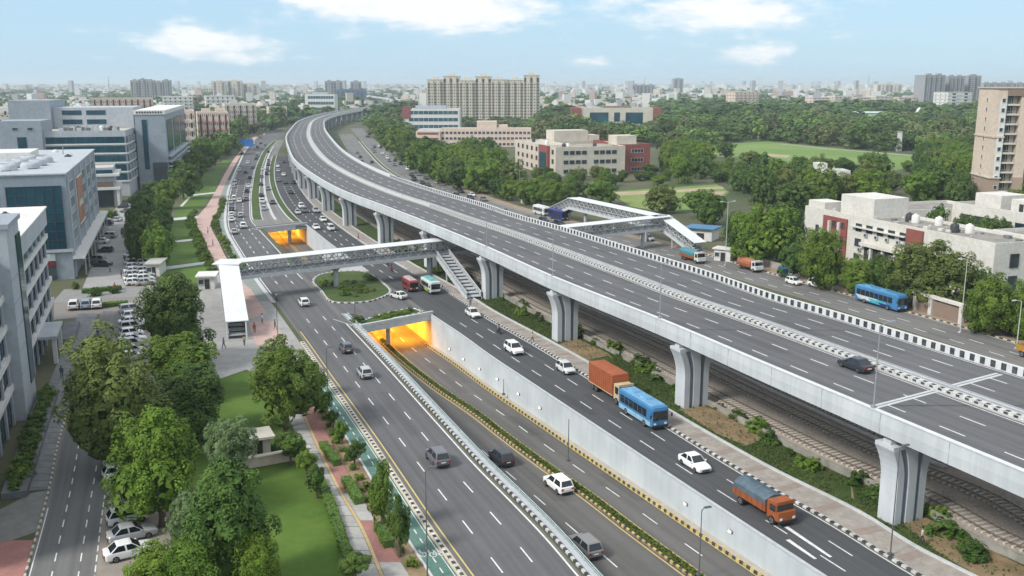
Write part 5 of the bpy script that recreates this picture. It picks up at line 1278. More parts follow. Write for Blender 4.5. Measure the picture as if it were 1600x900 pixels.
for f in range(3):
    for i in range(5):
        if f == 0 and i > 0: continue
        if f == 1 and i > 0: continue
        put_win(sch, win(1.9, 1.6, 2, 1, FRAME_D), 'S', 21+i*3.7, 1.2+f*3.5, -.003)
bx(sch, 'porch_opening', 23.4, 36.5, -.06, -.004, .2, 5.6, DARK); bx(sch, 'porch_beam', 22.8, 37, -1.2, -.07, 5.2, 5.9, W_OFF); bx(sch, 'window_shade', 19, 37, -.9, -.008, 9.0, 9.25, W_OFF)
for x in (26, 30, 34): bx(sch, 'porch_column', x, x+.6, -.8, -.2, 0, 5.2, W_OFF)
put_win(sch, win(1.0, 2.4, 1, 2, FRAME_D), 'S', 5.4, 5, -.003)
for i in range(7): put_win(sch, win(3.0, 1.7, 3, 1, FRAME_D), 'S', 18.5+i*4.2, hs-2.2, 32.99)
for f in range(2):
    put_win(sch, win(2.0, 2.6, 2, 2, FRAME_D), 'E', 5, 2.2+f*4.4, Lf+.003)
bx(sch, 'brick_panel', Lf+.01, Lf+.4, 9, 16, 0, hs-.3, W_RED); bx(sch, 'fin', Lf+.41, Lf+1.1, 11.8, 12.4, 1, hs-1, W_OFF)
for y in (10.5, 14.5):
    for f in range(3): put_win(sch, win(1.6, 1.5, 1, 1, FRAME_D), 'E', y, 1.2+f*3.4, Lf+.404)
for i in range(5): bx(sch, 'pillar', Lf+.01, Lf+.8, 19+i*4.4, 19.9+i*4.4, 0, hs-3, W_OFF)
bx(sch, 'dark_arcade', Lf+.005, Lf+.05, 18.5, 40, .2, hs-3.5, DARK)
for i in range(26):
    x = random.uniform(2, Lf-2); y = random.uniform(1, 12); s_ = random.uniform(.3, .9); bx(sch, 'roof_clutter', x, x+s_*1.6, y, y+s_, hs+.14, hs+.14+s_*.7, random.choice((CONC_D, ROOF_C, W_OFF)))
tk = MB(); tk.lathe([(.75, 0), (.75, 1.25), (.6, 1.5), (.25, 1.62), (.25, 1.75)], mat('water_tank', (.035, .035, .038), (.05, .05, .052), 1, .5), 12); tkm = tk.mesh('water_tank', True)
tw2 = MB(); tw2.lathe([(.75, 0), (.75, 1.25), (.6, 1.5), (.25, 1.62), (.25, 1.75)], W_WHITE, 12); tkw = tw2.mesh('water_tank', True)
ac = MB(); ac.box(-.5, .5, -.2, .2, 0, .75, W_GREYL); ac.box(-.3, .3, -.215, -.2, .12, .65, DARK); acm = ac.mesh('air_conditioner')
for (t_, zz, spots) in ((sch, hs+.14, ((28, 8), (30, 8), (44, 6), (46, 8), (4, 9), (35, 10))), (ins, hi_+.13, ((6, 6), (8, 6), (22, 8), (6, 30), (6, 50), (30, 50))), (of1, h1+.14, ((-12, -4), (-14, -4), (-4, -12), (-4, -18))), (of2, h2+.13, ((-4, 50), (-4, 53), (-20, 66), (-9, 70))), (of3, h3+.13, ((-6, 8), (-10, 12), (-18, 10)))):
    for i, (x, y) in enumerate(spots): ob('water_tank', (tkm, tkw)[i % 2], t_, (x, y, zz), scale=1.2)
for i in range(10): ob('air_conditioner', acm, sch, (22+i*1.8, -.25, (3.6, 7.2)[i % 2]))
# gate and boundary wall in front of it
gt = thing('gateway', 'white gateway with dark metal gate behind the blue coach', 'gate', (*gp(1425, 484), 0), azs)
for x in (0, 4, 11.5, 16): bx(gt, 'gate_post', x, x+.8, 0, .8, 0, 3.2, W_OFF)
bx(gt, 'gate_lintel', -.2, 17, -.1, .9, 3.203, 3.7, W_OFF); bx(gt, 'gate_leaf', 4.9, 11.4, .3, .4, .1, 2.8, W_BROWN); bx(gt, 'side_gate', .9, 3.9, .3, .4, .1, 2.4, W_BROWN); bx(gt, 'side_gate', 12.4, 15.9, .3, .4, .1, 2.2, W_BROWN)
bwl = ribbon('boundary_wall', Off(eRR, 4.2), Off(eRR, 4.5), 1.6, ys(150, 235), mat('boundary_plaster', (.42, .39, .34), (.30, .28, .24), .5, .9, 0, 6), thick=1.65, kind=None, label='long low boundary wall under the trees beside the far road', cat='wall')
kerb('kerb', Off(eRR, .15), 140, 240, 0, BLACKP, CREAMP, w=.3, l=.8, h=.18, near=110)
ribbon('footpath', Off(eRR, .3), Off(eRR, 4.2), .08, ys(140, 420), mat('dirt_path', (.34, .27, .20), (.25, .20, .15), .5, .95, .2, 6, scale2=2), thick=.1)
# ---------------------------------------------------------------- small buildings
def booth(px, py, w, d, h, az, wall, roofm, label, name='guard_booth', canopy=.5):
    X, Y = gp(px, py); t = thing(name, label, 'booth', (X, Y, 0), az); foot((X, Y), az, -w/2, w/2, 0, d, 1)
    bx(t, 'wall', -w/2, w/2, 0, d, 0, h, wall); bx(t, 'roof', -w/2-canopy, w/2+canopy, -canopy, d+canopy, h+.003, h+.28, roofm); bx(t, 'door', -w*.1, w*.2, -.06, -.005, 0, 2.1, DARK); put_win(t, win(1.0, .9, 1, 1), 'S', -w*.32, 1.1, -.006); return t
booth(403, 715, 3.0, 2.6, 2.2, R(25), W_CREAM, ROOF_L, 'small cream guard booth with flat roof among the lawn trees')
wl_ = thing('garden_wall', 'low pinkish garden wall beside the guard booth', 'wall', (*gp(412, 727), 0), R(28)); bx(wl_, 'wall', -5, 5.2, -.2, .2, 0, 1.1, W_PINK); bx(wl_, 'coping', -5.2, 5.4, -.4, .4, 1.103, 1.25, ROOF_L)
booth(240, 432, 2.6, 7, 2.7, R(8), W_WHITE, ROOF_C, 'small white shed at the end of the double row of parked cars', 'shed')
booth(323, 452, 3.2, 4.5, 2.6, R(10), W_WHITE, W_WHITE, 'white kiosk on the lawn beside the footbridge stair', 'kiosk')
booth(826, 318, 4, 3.2, 3.2, R(15), W_WHITE, W_WHITE, 'small white gatehouse beside the far road lamp post', 'gatehouse', .9)
booth(1128, 408, 4, 3, 2.8, R(-30), W_WHITE, W_WHITE, 'small white and red kiosk behind the footbridge stair', 'kiosk', .4)
booth(1092, 376, 7, 6, 3.2, R(-30), W_WHITE, mat('blue_sheet', (.06, .18, .32), (.05, .15, .27), .5, .5), 'low shed with blue sheet roof behind the footbridge', 'shed', .8)
t, w, h = windowed(1280, 1330, 270, 385, 10, W_WHITE, 'small white house half hidden in the wood', 1, 3, name='house', wsz=(1.4, 1.2)); bx(t, 'stair_head', 0, 4, 2, 8, h+.12, h+3.6, W_WHITE)
# tall white things in the park
X, Y = gp(1404, 236); t = thing('sight_screen_tower', 'slender white tower standing at the edge of the playing field', 'tower', (X, Y, 0), 0); h = hz(207, Y); mb = MB(); mb.box(-1.6, 1.6, -.8, .8, 0, h, W_WHITE, .4, .2); mb.build('shaft', t); bx(t, 'cap', -1.4, 1.4, -.8, .8, h+.003, h+.6, W_GREYL)
X, Y = gp(1437, 186); t = thing('monument', 'pale tapered white monument above the wood', 'monument', (X, Y, 0), 0); h = hz(167, Y); mb = MB(); mb.lathe([(7, 0), (5.5, h*.55), (4.2, h*.8), (2.2, h*.95), (.5, h)], W_WHITE, 12); mb.build('shaft', t); mb = MB(); mb.lathe([(8, 0), (8, 2)], W_GREYL, 12); mb.build('plinth', t)
X, Y = gp(1358, 190); t = thing('park_hall', 'long low building with pale green roof in the wood', 'hall', (X, Y, 0), 0); foot((X, Y), 0, -20, 20, 0, 14); bx(t, 'wall', -19, 19, 0, 13, 0, 9.2, W_WHITE); bx(t, 'roof', -20, 20, -1, 14, 9.203, 10.6, mat('pale_green_roof', (.45, .55, .5), rough=.6), 0, 3)
# playing fields
flat('playing_field', [(950,300),(1000,296),(1120,288),(1140,300),(1105,325),(1040,332),(985,322)], .0, FIELD); flat('sand_track', [(950,301),(1040,297),(1128,291),(1132,295),(1040,302),(960,306)], .012, SAND); flat('sand_track', [(1090,300),(1136,299),(1120,310),(1085,306)], .016, SAND)
flat('playing_field', [(1100,226),(1200,221),(1290,230),(1440,243),(1460,254),(1370,272),(1180,252),(1105,242)], .0, mat('cricket_grass', (.115, .20, .04), (.175, .25, .07), .02, .95, .1, 5)); flat('sand_track', [(1200,240),(1235,243),(1230,247),(1196,244)], .012, SAND); flat('sand_track', [(1345,254),(1385,256),(1380,260),(1340,258)], .012, SAND)
flat('gravel_path', [(1220,224.5),(1290,231.5),(1440,243.5),(1475,247.5),(1475,248.2),(1438,244.6),(1288,232.6),(1220,225.4)], .014, FOOT_R)
# masts
for (x, yb, yt, lb) in ((170, 160, 120, 'thin lattice mast on the left horizon'), (1007, 150, 120, 'thin mast on the middle horizon'), (1357, 145, 114, 'lattice broadcasting mast on the right horizon')):
    Y = 1800 if x < 200 else 2600; X = (x-800)/FPX*(Y*math.cos(PITCH)); h = hz(yt, Y); t = thing('mast', lb, 'mast', (X, Y, 0), 0); mb = MB()
    for (a, b) in ((-1, -1), (1, -1), (0, 1.2)): mb.bar((a*2.4, b*2.4, 0), (a*.3, b*.3, h*.9), .28, STEELP, 4)
    for k in range(8): r0 = 2.4*(1-k/8.5); mb.bar((-r0, -r0, h*.9*k/8), (r0, -r0, h*.9*(k+1)/8), .18, STEELP, 4)
    mb.build('lattice', t); mb = MB(); mb.bar((0, 0, h*.88), (0, 0, h), .3, STEELP, 5); mb.build('spike', t)
# blue direction sign over the left footpath
X, Y = gp(385, 236); t = thing('direction_sign', 'blue road sign panel beside the far left carriageway', 'sign', (X, Y, 0), 0); z = hz(223, Y); bx(t, 'panel', -4.6, 4.6, -.1, .1, z-2.4, z+2.2, mat('sign_blue', (.02, .13, .42), (.03, .17, .5), .2, .5))
for x in (-3.6, 3.6): bx(t, 'post', x-.12, x+.12, .12, .36, 0, z+2.2, STEELP)
# ================================================================== trees
BARK = mat('bark', (.13, .10, .075), (.085, .066, .05), 3, .95, .4, 5)
LA = mat('leaf_mid', (.072, .135, .012), (.138, .220, .024), .55, .75, 0, 4, trans=.10, rnd=.16)
LB = mat('leaf_bright', (.080, .148, .010), (.140, .225, .018), .55, .75, 0, 4, trans=.12, rnd=.10)
LC = mat('leaf_dark', (.040, .085, .011), (.080, .142, .020), .55, .75, 0, 4, trans=.08, rnd=.16)
LD = mat('leaf_pale', (.13, .21, .075), (.21, .30, .13), .55, .75, 0, 4, trans=.22, rnd=.08)
LE = mat('leaf_olive', (.098, .140, .026), (.165, .21, .05), .55, .75, 0, 4, trans=.2, rnd=.12)
FARLEAF = mat('leaf_far', (.062, .115, .026), (.115, .18, .044), .035, .9, 0, 6, trans=.15, rnd=.0, scale2=.25)
def crown(seed, nlobe, ncl, nleaf, size, flat_=.45, core=True, tall=1.0, spread=.62, puff=(.09, .16), asp=.6):
    """leaf quads filling a unit crown: lobes made of round puffs of leaves that face outwards"""
    g = np.random.default_rng(seed); C = []; Nn = []; Sz = []
    lobes = []
    for i in range(nlobe):
        for _ in range(40):
            d = g.normal(size=3); d /= np.linalg.norm(d); r = spread*(.35+.65*g.random())
            if i == 0: d = np.array([0, 0, .5]); r = .35
            p = d*r*np.array([1, 1, .8*tall])
            if p[2] > -.45*tall: break
        lobes.append((p, .30+.22*g.random() if i else .55))
    tot = sum(q[1]**2 for q in lobes)
    for (p, r) in lobes:
        k = max(4, int(ncl*r*r/tot))
        for j in range(k):
            d = g.normal(size=3); d /= np.linalg.norm(d)
            if d[2] < -.45: d[2] *= -.6; d /= np.linalg.norm(d)
            c = p+d*r*(.84+.26*g.random())*np.array([1, 1, .85]); cr = puff[0]+(puff[1]-puff[0])*g.random()
            n = max(3, int(nleaf*(cr/.12)**2)); dd = g.normal(size=(n, 3))+d*.55+np.array([0, 0, .35]); dd /= np.linalg.norm(dd, axis=1)[:, None]
            C.append(c+dd*cr*(.78+.3*g.random((n, 1)))*np.array([1, 1, .8])); Nn.append(dd+np.array([0, 0, .15])); Sz.append(np.full(n, size)*(.65+.6*g.random(n)))
        if core:
            n = max(6, int(ncl*.6)); d = g.normal(size=(n, 3)); d /= np.linalg.norm(d, axis=1)[:, None]
            C.append(p+d*r*.66); Nn.append(d); Sz.append(np.full(n, size*3.0))
    C = np.concatenate(C); Nn = np.concatenate(Nn); Sz = np.concatenate(Sz)
    Nn /= np.linalg.norm(Nn, axis=1)[:, None]
    r = np.percentile(np.hypot(C[:, 0], C[:, 1]), 97); z0, z1 = np.percentile(C[:, 2], 1), np.percentile(C[:, 2], 99)
    C[:, :2] /= r; C[:, 2] = (C[:, 2]-z0)/(z1-z0)*1.9-.95
    return quads('crown', C, Sz, None, nrm=Nn, flat_=flat_, build=False, asp=asp)
def trunk_mb(mb, th, r, ch, seed, wide=1.0):
    g = random.Random(seed); lean = g.uniform(-.08, .08)
    pts = [Vector((lean*th*k/4, g.uniform(-.04, .04)*th*k/4, th*k/4)) for k in range(5)]
    for k in range(4): mb.bar(pts[k], pts[k+1], r*(1.25-.13*k if k else 1.5), BARK, 8, r*(1.25-.13*(k+1)))
    for k in range(6):
        a = 2*math.pi*k/6+g.uniform(-.4, .4); e = pts[4]+Vector((math.cos(a)*wide*.55, math.sin(a)*wide*.55, ch*g.uniform(.5, .95))); m = pts[3].lerp(e, .45)+Vector((0, 0, ch*.1))
        mb.bar(pts[3+(k % 2)], m, r*.55, BARK, 5, r*.36); mb.bar(m, e, r*.36, BARK, 5, r*.12)
# crowns of unit size; near, middle, far
NEAR = [crown(100+i, 12+i % 3, 230, 62, .034) for i in range(6)]
MID = [crown(200+i, 9, 90, 34, .052, flat_=.35, puff=(.11, .2), asp=.75) for i in range(5)]
SMALL = [crown(300+i, 7, 60, 40, .062, spread=.5, puff=(.14, .24)) for i in range(3)]
FAR = [crown(400+i, 8, 40, 6, .105, core=False, flat_=.10, puff=(.13, .22), asp=1.0) for i in range(6)]
VFAR = [crown(500+i, 5, 16, 3, .22, core=False, flat_=.1, puff=(.18, .3), asp=1.0) for i in range(4)]
BUSH = [crown(600+i, 5, 40, 26, .085, spread=.55) for i in range(3)]
_cr = {}
def crown_mesh(bank, i, m):
    key = (id(bank), i % len(bank), m.name)
    if key not in _cr: _cr[key] = quad_data('crown', bank[i % len(bank)], [m])
    return _cr[key]
def tree(px, yb, wpx, ytop, m, label, bank=None, i=0, name='tree', group=None, parts=True, z=0, hmin=0):
    X, Y = gp(px, yb); zc = Y*math.cos(PITCH)+38*math.sin(PITCH); w = wpx/FPX*zc; h = max(hz(ytop, Y), hmin, w*.7)
    return tree_at(X, Y, w, h, m, label, bank or NEAR, i, name, group, parts, z)
def tree_box(px, ytop, ybot, wpx, m, label, bank, i, name='tree', group=None, stem=.5):
    """a tree whose crown is seen between rows ytop and ybot"""
    yc = (ytop+ybot)/2; Y = gp(px, ybot)[1]; c = 3.; zc = 5.
    for _ in range(8):
        D = math.hypot(Y, CAM_H-zc); th = math.atan2(CAM_H-zc, Y); dd = Y*math.cos(PITCH)+(CAM_H-zc)*math.sin(PITCH); w = wpx/FPX*dd; A = (ybot-ytop)/2/FPX*dd
        c = math.sqrt(max(A*A-(w/2*math.sin(th))**2, (.28*w)**2))/math.cos(th); zc = c+max(.9, c*stem); X, Y = gp(px, yc, zc)
    h = zc+c; t = thing(name, label, 'tree', (X, Y, 0), random.uniform(0, 6.28), group); mb = MB(); trunk_mb(mb, max(zc-c*.7, .8), .024*h+.03, c*1.2, i*7+int(X*3) % 50, w/2); mb.build('trunk', t)
    ob('crown', crown_mesh(bank, i, m), t, (0, 0, zc), scale=(w/2*1.03, w/2*1.03, c*1.04)); FOOT.append((X, Y, 1, 0, -w*.2, w*.2, -w*.2, w*.2)); return t
def tree_at(X, Y, w, h, m, label, bank, i, name='tree', group=None, parts=True, z=0):
    th = max(h*.22, h-w*1.1); ch = h-th*.6
    t = thing(name, label, 'tree' if 'shrub' not in name else 'shrub', (X, Y, z), random.uniform(0, 6.28), group)
    mb = MB(); trunk_mb(mb, th, .026*h+.03, ch*.6, i*7+int(X*3) % 50, w/2); mb.build('trunk', t)
    ob('crown', crown_mesh(bank, i, m), t, (0, 0, h-ch*.48), scale=(w/2*1.02, w/2*1.02, ch/2*1.04))
    FOOT.append((X, Y, 1, 0, -w*.2, w*.2, -w*.2, w*.2)); return t
T_NEAR = [
 (172,690,168,520,LE,'large olive-green tree overhanging the side street'),(275,548,118,432,LC,'dark green tree beside the footbridge plaza'),(283,605,112,520,LA,'mid-green tree between the olive tree and the plaza path'),
 (292,672,150,572,LC,'broad dark green tree left of the upper lawn'),(246,792,152,640,LB,'bright yellow-green tree above the parked silver car'),(357,730,80,655,LD,'pale green small-leaved tree beside the guard booth'),
 (350,905,162,728,LC,'big mid-green tree left of the lower lawn'),(292,830,64,764,LD,'small pale tree wedged between the two large ones'),(246,962,128,846,LB,'bright green tree at the bottom left edge by the street'),
 (402,940,96,838,LB,'yellow-green young tree at the bottom beside the lawn'),(443,645,124,528,LA,'round green tree where the pink path meets the plaza'),(290,960,110,850,LA,'green tree at the bottom edge between two bright ones')]
for i, a in enumerate(T_NEAR): tree_box(a[0], a[3], a[1], a[2], a[4], a[5], NEAR, i)
T_SM = [(453,722,56,672,LC,'dark bushy tree right of the guard booth'),(478,742,42,702,LA,'small tree at the lawn corner near the path'),(494,772,40,724,LC,'small dark tree beside the grey slab path'),(492,612,42,566,LA,'leafy tree over the start of the pink path'),
 (508,648,34,612,LC,'roadside sapling beside the lamp post on the left'),(533,692,28,656,LA,'thin roadside sapling between hedges'),(553,727,40,688,LC,'round dark roadside tree beside the cycle track'),(597,808,48,722,LA,'tall roadside tree beside the grey cross slabs'),(623,852,46,776,LC,'dark roadside tree next to the tall one near the cycle symbols'),
 (550,908,62,862,LC,'dark shrubby tree at the bottom edge of the path'),(478,582,30,556,LA,'small tree by the plaza kerb'),(520,668,26,640,LC,'low sapling in the planting strip')]
for i, a in enumerate(T_SM): tree_box(a[0], a[3], a[1]-8, a[2]*.88, a[4], a[5], SMALL, i, 'small_tree', stem=.8)
T_MID = [(245,398,64,335),(222,386,42,330),(262,412,62,350),(240,352,62,300),(262,368,52,312),(275,324,52,280),(250,312,42,283),(297,306,60,254),(318,282,52,236),(330,264,42,226),(285,272,42,240),(346,256,38,222),(302,252,42,226),(361,242,32,212),(376,229,30,206),(232,372,50,318),(225,408,40,350),(268,345,48,300),(290,290,44,252),(312,262,44,230),(335,246,36,215),(352,236,32,208)]
for i, a in enumerate(T_MID): tree_box(a[0]-13, a[3], a[1]-6, a[2]*.86, (LC, LC, LA)[i % 3], 'dense avenue tree left of the lawns, %s in order away from the footbridge' % nth_word(sorted(T_MID, key=lambda q: -q[1]).index(a)), MID, i, group='avenue trees left of the road')
T_R = [(1188,414,98,322,LA,'big green tree behind the orange truck on the far road'),(1150,402,62,335,LC,'dark tree beside the footbridge stair end'),(1228,408,72,318,LC,'dark green tree left of the white institution'),(1280,452,76,360,LA,'bright tree before the red brick panel'),(1340,458,68,404,LA,'rounded green tree behind the front of the blue coach'),(1372,466,62,400,LC,'dark tree in the middle of the row behind the coach'),
 (1452,482,124,380,LE,'large olive tree above the blue coach'),(1408,474,72,402,LC,'dark tree between two trees over the coach'),(1552,522,92,432,LA,'green tree right of the gateway'),(1602,530,74,444,LA,'green tree cut by the right edge'),(1520,517,52,456,LC,'small dark tree beside the gateway'),(1236,436,52,382,LC,'small dark tree behind the blue pickup'),
 (1038,332,60,288,LE,'feathery olive tree beside the playing field'),(940,320,52,288,LA,'green tree behind the footbridge arm'),(865,326,62,284,LA,'bright green tree by the dark buses'),(845,320,52,278,LB,'yellow-green tree behind the gatehouse'),(900,312,46,280,LC,'dark tree left of the footbridge arm'),(1112,352,60,300,LC,'dark tree right of the footbridge roof'),(1090,340,50,298,LA,'green tree behind the footbridge corner'),(1520,480,60,420,LC,'dark tree beside the institution arcade'),(1590,330,60,300,LA,'tree at the foot of the beige tower')]
for i, a in enumerate(T_R): tree(*a[:6], NEAR if a[2] > 60 else MID, i+2)
T_RR = [(750,302,58,250),(720,296,52,248),(700,290,52,240),(682,282,56,230),(656,269,52,222),(642,256,50,212),(622,242,46,200),(606,227,42,190),(592,213,36,182),(780,309,42,274),(800,313,38,282),(830,319,50,280),(735,285,50,235),(668,262,48,215),(770,300,48,258),(706,276,50,228)]
for i, a in enumerate(T_RR): tree(a[0], a[1], a[2], a[3], (LA, LC, LB, LA)[i % 4], 'leafy tree along the far road before the bend, %s from the gatehouse' % nth_word(sorted(T_RR, key=lambda q: -q[1]).index(a)), MID, i, group='trees along the far road')
for i, (x, y, w_, top) in enumerate(((1133,247,34,224),(1250,268,34,246),(1285,271,40,245),(1318,272,36,250),(1352,268,34,238),(1172,262,36,238),(1205,270,30,252))): tree(x, y, w_, top, (LC, LA, LE)[i % 3], 'tree standing before the big playing field, %s from the left' % ORD[[1133,1172,1205,1250,1285,1318,1352].index(x)], MID, i, group='trees before the playing field')
# roof garden and courtyard trees of the white institution
for i in range(9):
    a = .38+.44*i/9; X_ = Xs+math.cos(azs)*Lf*a-math.sin(azs)*random.uniform(19, 27); Y_ = Ys+math.sin(azs)*Lf*a+math.cos(azs)*random.uniform(19, 27)
    tree_at(X_, Y_, random.uniform(4, 6), random.uniform(10.5, 13.5), LC, 'courtyard tree showing above the roofs of the white institution', MID, i, group='courtyard trees of the institution')
# ---------------------------------------------------------------- shrubs and hedges
def shrub(px, yb, wpx, ytop, m, label, i=0, group=None, z=.05):
    X, Y = gp(px, yb); w = wpx/FPX*(Y*math.cos(PITCH)+8.8); h = max(hz(ytop, Y), w*.6); o = ob('shrub', crown_mesh(BUSH, i, m), None, (X, Y, z+h*.42), random.uniform(0, 6), label, 'shrub', group, scale=(w/2*1.1, w/2*1.1, h*.55)); return o
for i in range(20):
    Y = 78+i*2.7; e = .2+.25*random.random(); X = float(Mix(eFRd, Off(eA, -2.98), e)(Y)); s_ = random.uniform(.7, 1.3)
    ob('shrub', crown_mesh(BUSH, i, (LA, LC, LE, LB)[i % 4]), None, (X, Y, .05+s_*.42), random.uniform(0, 6), 'clipped green shrub in the bed beside the cycle track, %s from the bottom' % nth_word(i), 'shrub', 'shrubs between path and cycle track', scale=(s_*.6, s_*.7, s_*.45))
for i in range(30):
    Y = 212+i*4.6; X = float(Off(eP2, 1.3)(Y)); s_ = random.uniform(1.0, 1.7)
    ob('shrub', crown_mesh(BUSH, i, (LC, LA, LE)[i % 3]), None, (X, Y, s_*.4), random.uniform(0, 6), 'small shrub between promenade and far left kerb, %s from the footbridge' % nth_word(i), 'shrub', 'shrubs along the promenade', scale=(s_, s_, s_*.6))
for i in range(16):
    Y = 214+i*6.5; X = float(Off(eP1, -1.6)(Y)); s_ = random.uniform(1.2, 2.2)
    ob('shrub', crown_mesh(BUSH, i, (LC, LA, LB)[i % 3]), None, (X, Y, s_*.4), random.uniform(0, 6), 'leafy shrub on the lawn side of the promenade, %s from the footbridge' % nth_word(i), 'shrub', 'shrubs beside the upper lawns', scale=(s_, s_, s_*.75))
rs = random.Random(3)
for i in range(46):      # rough growth on the railway verge
    Y = 72+i*4.0; X = float(Mix(Off(eG, .6), Off(eW, 1.2), rs.uniform(.45, .98))(Y)); s_ = rs.uniform(.7, 1.7)
    ob('shrub', crown_mesh(BUSH, i, (LC, LA, LC)[i % 3]), None, (X, Y, s_*.35), rs.uniform(0, 6), 'wild bush beside the low railway wall, %s from the bottom right' % nth_word(i), 'shrub', 'bushes along the railway wall', scale=(s_*1.2, s_*1.2, s_*.7))
for i in range(26):
    k = rs.random(); c = Vector((0, 0)); q = ISLQ[rs.randrange(len(ISLQ))]; c = sum(ISLQ, Vector((0, 0)))/len(ISLQ); p = c+(q-c)*rs.uniform(.1, .8); s_ = rs.uniform(.6, 1.3)
    ob('shrub', crown_mesh(BUSH, i, (LE, LA, LC)[i % 3]), None, (p.x, p.y, .2+s_*.3), rs.uniform(0, 6), 'low bush on the planted traffic island', 'shrub', 'bushes on the traffic island', scale=(s_*1.2, s_*1.2, s_*.55))
for i in range(12):
    q = ISLQ2[rs.randrange(len(ISLQ2))]; c = sum(ISLQ2, Vector((0, 0)))/len(ISLQ2); p = c+(q-c)*rs.uniform(.1, .7); s_ = rs.uniform(.5, .9)
    ob('shrub', crown_mesh(BUSH, i, (LA, LB)[i % 2]), None, (p.x, p.y, .2+s_*.25), rs.uniform(0, 6), 'low bush above the tunnel mouth', 'shrub', 'bushes above the tunnel mouth', scale=(s_*1.3, s_*1.3, s_*.5))
of_pl = [(a, b) for a in range(9) for b in (0,)]
for i in range(22):
    y = -77+i*1.6 if i < 22 else 0; ca, sa = math.cos(AZ), math.sin(AZ); lx, ly = 3.2, y; X_ = of1.location.x+lx*ca-ly*sa; Y_ = of1.location.y+lx*sa+ly*ca; s_ = rs.uniform(.9, 1.5)
    ob('shrub', crown_mesh(BUSH, i, (LA, LC)[i % 2]), None, (X_, Y_, .7+s_*.35), rs.uniform(0, 6), 'leafy shrub in the dark planter before the front office, %s from the near end' % nth_word(i), 'shrub', 'planter shrubs of the front office', scale=(s_, s_, s_*.7))
for (x, y, w, top, lb) in ((118,452,14,440,'shrub at the corner of the glass office'),(150,462,22,448,'left shrub in the bed beside the parking entrance'),(178,458,18,446,'right shrub in the bed beside the parking entrance'),(140,400,16,388,'dark shrub under the office canopy'),(150,378,14,366,'dark shrub further along the office canopy'),(90,520,16,505,'shrub by the end of the front office'),(430,705,16,694,'bush before the guard booth wall'),(560,505,22,497,'small bush at the tip of the second island'),
                           (640,488,14,482,'small round bush at the right end of the second island'),(175,340,22,328,'leafy bush before the pavilion'),(160,352,14,342,'low bush on the forecourt')): shrub(x, y, w, top, LC, lb, int(x))
def hedge(pts, w, h, label, m=HEDGE):
    P = [Vector(gp(*p)) for p in pts]; t = thing('hedge', label, 'hedge'); mb = MB(); C = []
    for a, b in zip(P[:-1], P[1:]):
        d = b-a; L = d.length; rz = math.atan2(d.y, d.x); c = (a+b)/2; mb.obox((c.x, c.y, h/2), (L/2, w/2*.85, h/2*.92), rz, m)
        n = int(L*w*160); u = rng.random(n); v = rng.random(n)-.5; z = h*(.3+.75*rng.random(n)); dn = d.normalized(); nn = Vector((-dn.y, dn.x))
        C.append(np.stack([a.x+d.x*u+nn.x*v*w*1.1, a.y+d.y*u+nn.y*v*w*1.1, z], 1))
    mb.build('core', t); quads('leaves', np.concatenate(C), .13, LA, t); return t
hedge([(498,752),(515,790),(530,835),(545,880)], 1.0, .7, 'clipped hedge between the lower lawn and the slab path'); hedge([(128,458),(190,452)], 1.4, .8, 'low hedge along the parking entrance island'); hedge([(160,480),(200,476)], 1.6, .8, 'hedge on the small island in the side street')
hedge([(505,700),(527,730)], 1.0, .9, 'dark hedge block in the path bed, upper'); hedge([(540,755),(562,790)], 1.1, .9, 'dark hedge block in the path bed beside the pink strip'); hedge([(592,828),(608,858)], 1.1, .9, 'dark hedge block in the path bed near the bottom')
# ---------------------------------------------------------------- woods
def project(X, Y, z=0):
    d = Y*math.cos(PITCH)+(CAM_H-z)*math.sin(PITCH); return 800+FPX*X/d, 450+FPX*((CAM_H-z)*math.cos(PITCH)-Y*math.sin(PITCH))/d
WOOD_R = [(572,196),(600,176),(640,168),(700,172),(850,180),(1000,171),(1200,169),(1500,165),(1600,160),(1610,330),(1520,335),(1460,322),(1330,315),(1260,335),(1200,330),(1140,300),(1135,286),(1000,293),(950,296),(860,300),(800,306),(740,290),(660,255),(612,222)]
WOOD_L = [(262,222),(300,206),(345,192),(380,190),(420,186),(470,168),(530,163),(600,151.5),(588,160),(520,171),(470,184),(452,196),(440,200),(405,208),(378,224),(360,240),(330,258),(280,285),(262,262)]
WOOD_LL = [(0,245),(0,212),(40,205),(66,196),(100,200),(60,228)]
EXC = [[(1098,227),(1200,220),(1290,229),(1440,242),(1462,254),(1370,273),(1180,253),(1103,243)], [(945,302),(1000,295),(1120,287),(1142,300),(1105,326),(1040,333),(985,323)]]
EXT = [[(1103,228),(1200,221),(1290,230),(1440,243),(1442,251),(1340,256),(1240,251),(1180,248),(1103,241)], [(985,302),(1100,296),(1130,300),(1060,320),(985,318)]]
SHOW = [[(1397,205),(1411,205),(1411,234),(1397,234)], [(1427,165),(1447,165),(1447,184),(1427,184)], [(1343,184),(1374,184),(1374,191),(1343,191)], [(1280,268),(1335,268),(1335,284),(1280,284)], [(772,220),(868,214),(1045,222),(1045,262),(1000,262),(868,266),(800,256),(772,246)], [(648,196),(832,196),(832,217),(648,217)], [(626,166),(720,166),(720,194),(626,194)], [(893,165),(1032,165),(1032,190),(893,190)], [(665,115),(846,115),(846,182),(665,182)]]
allp = []
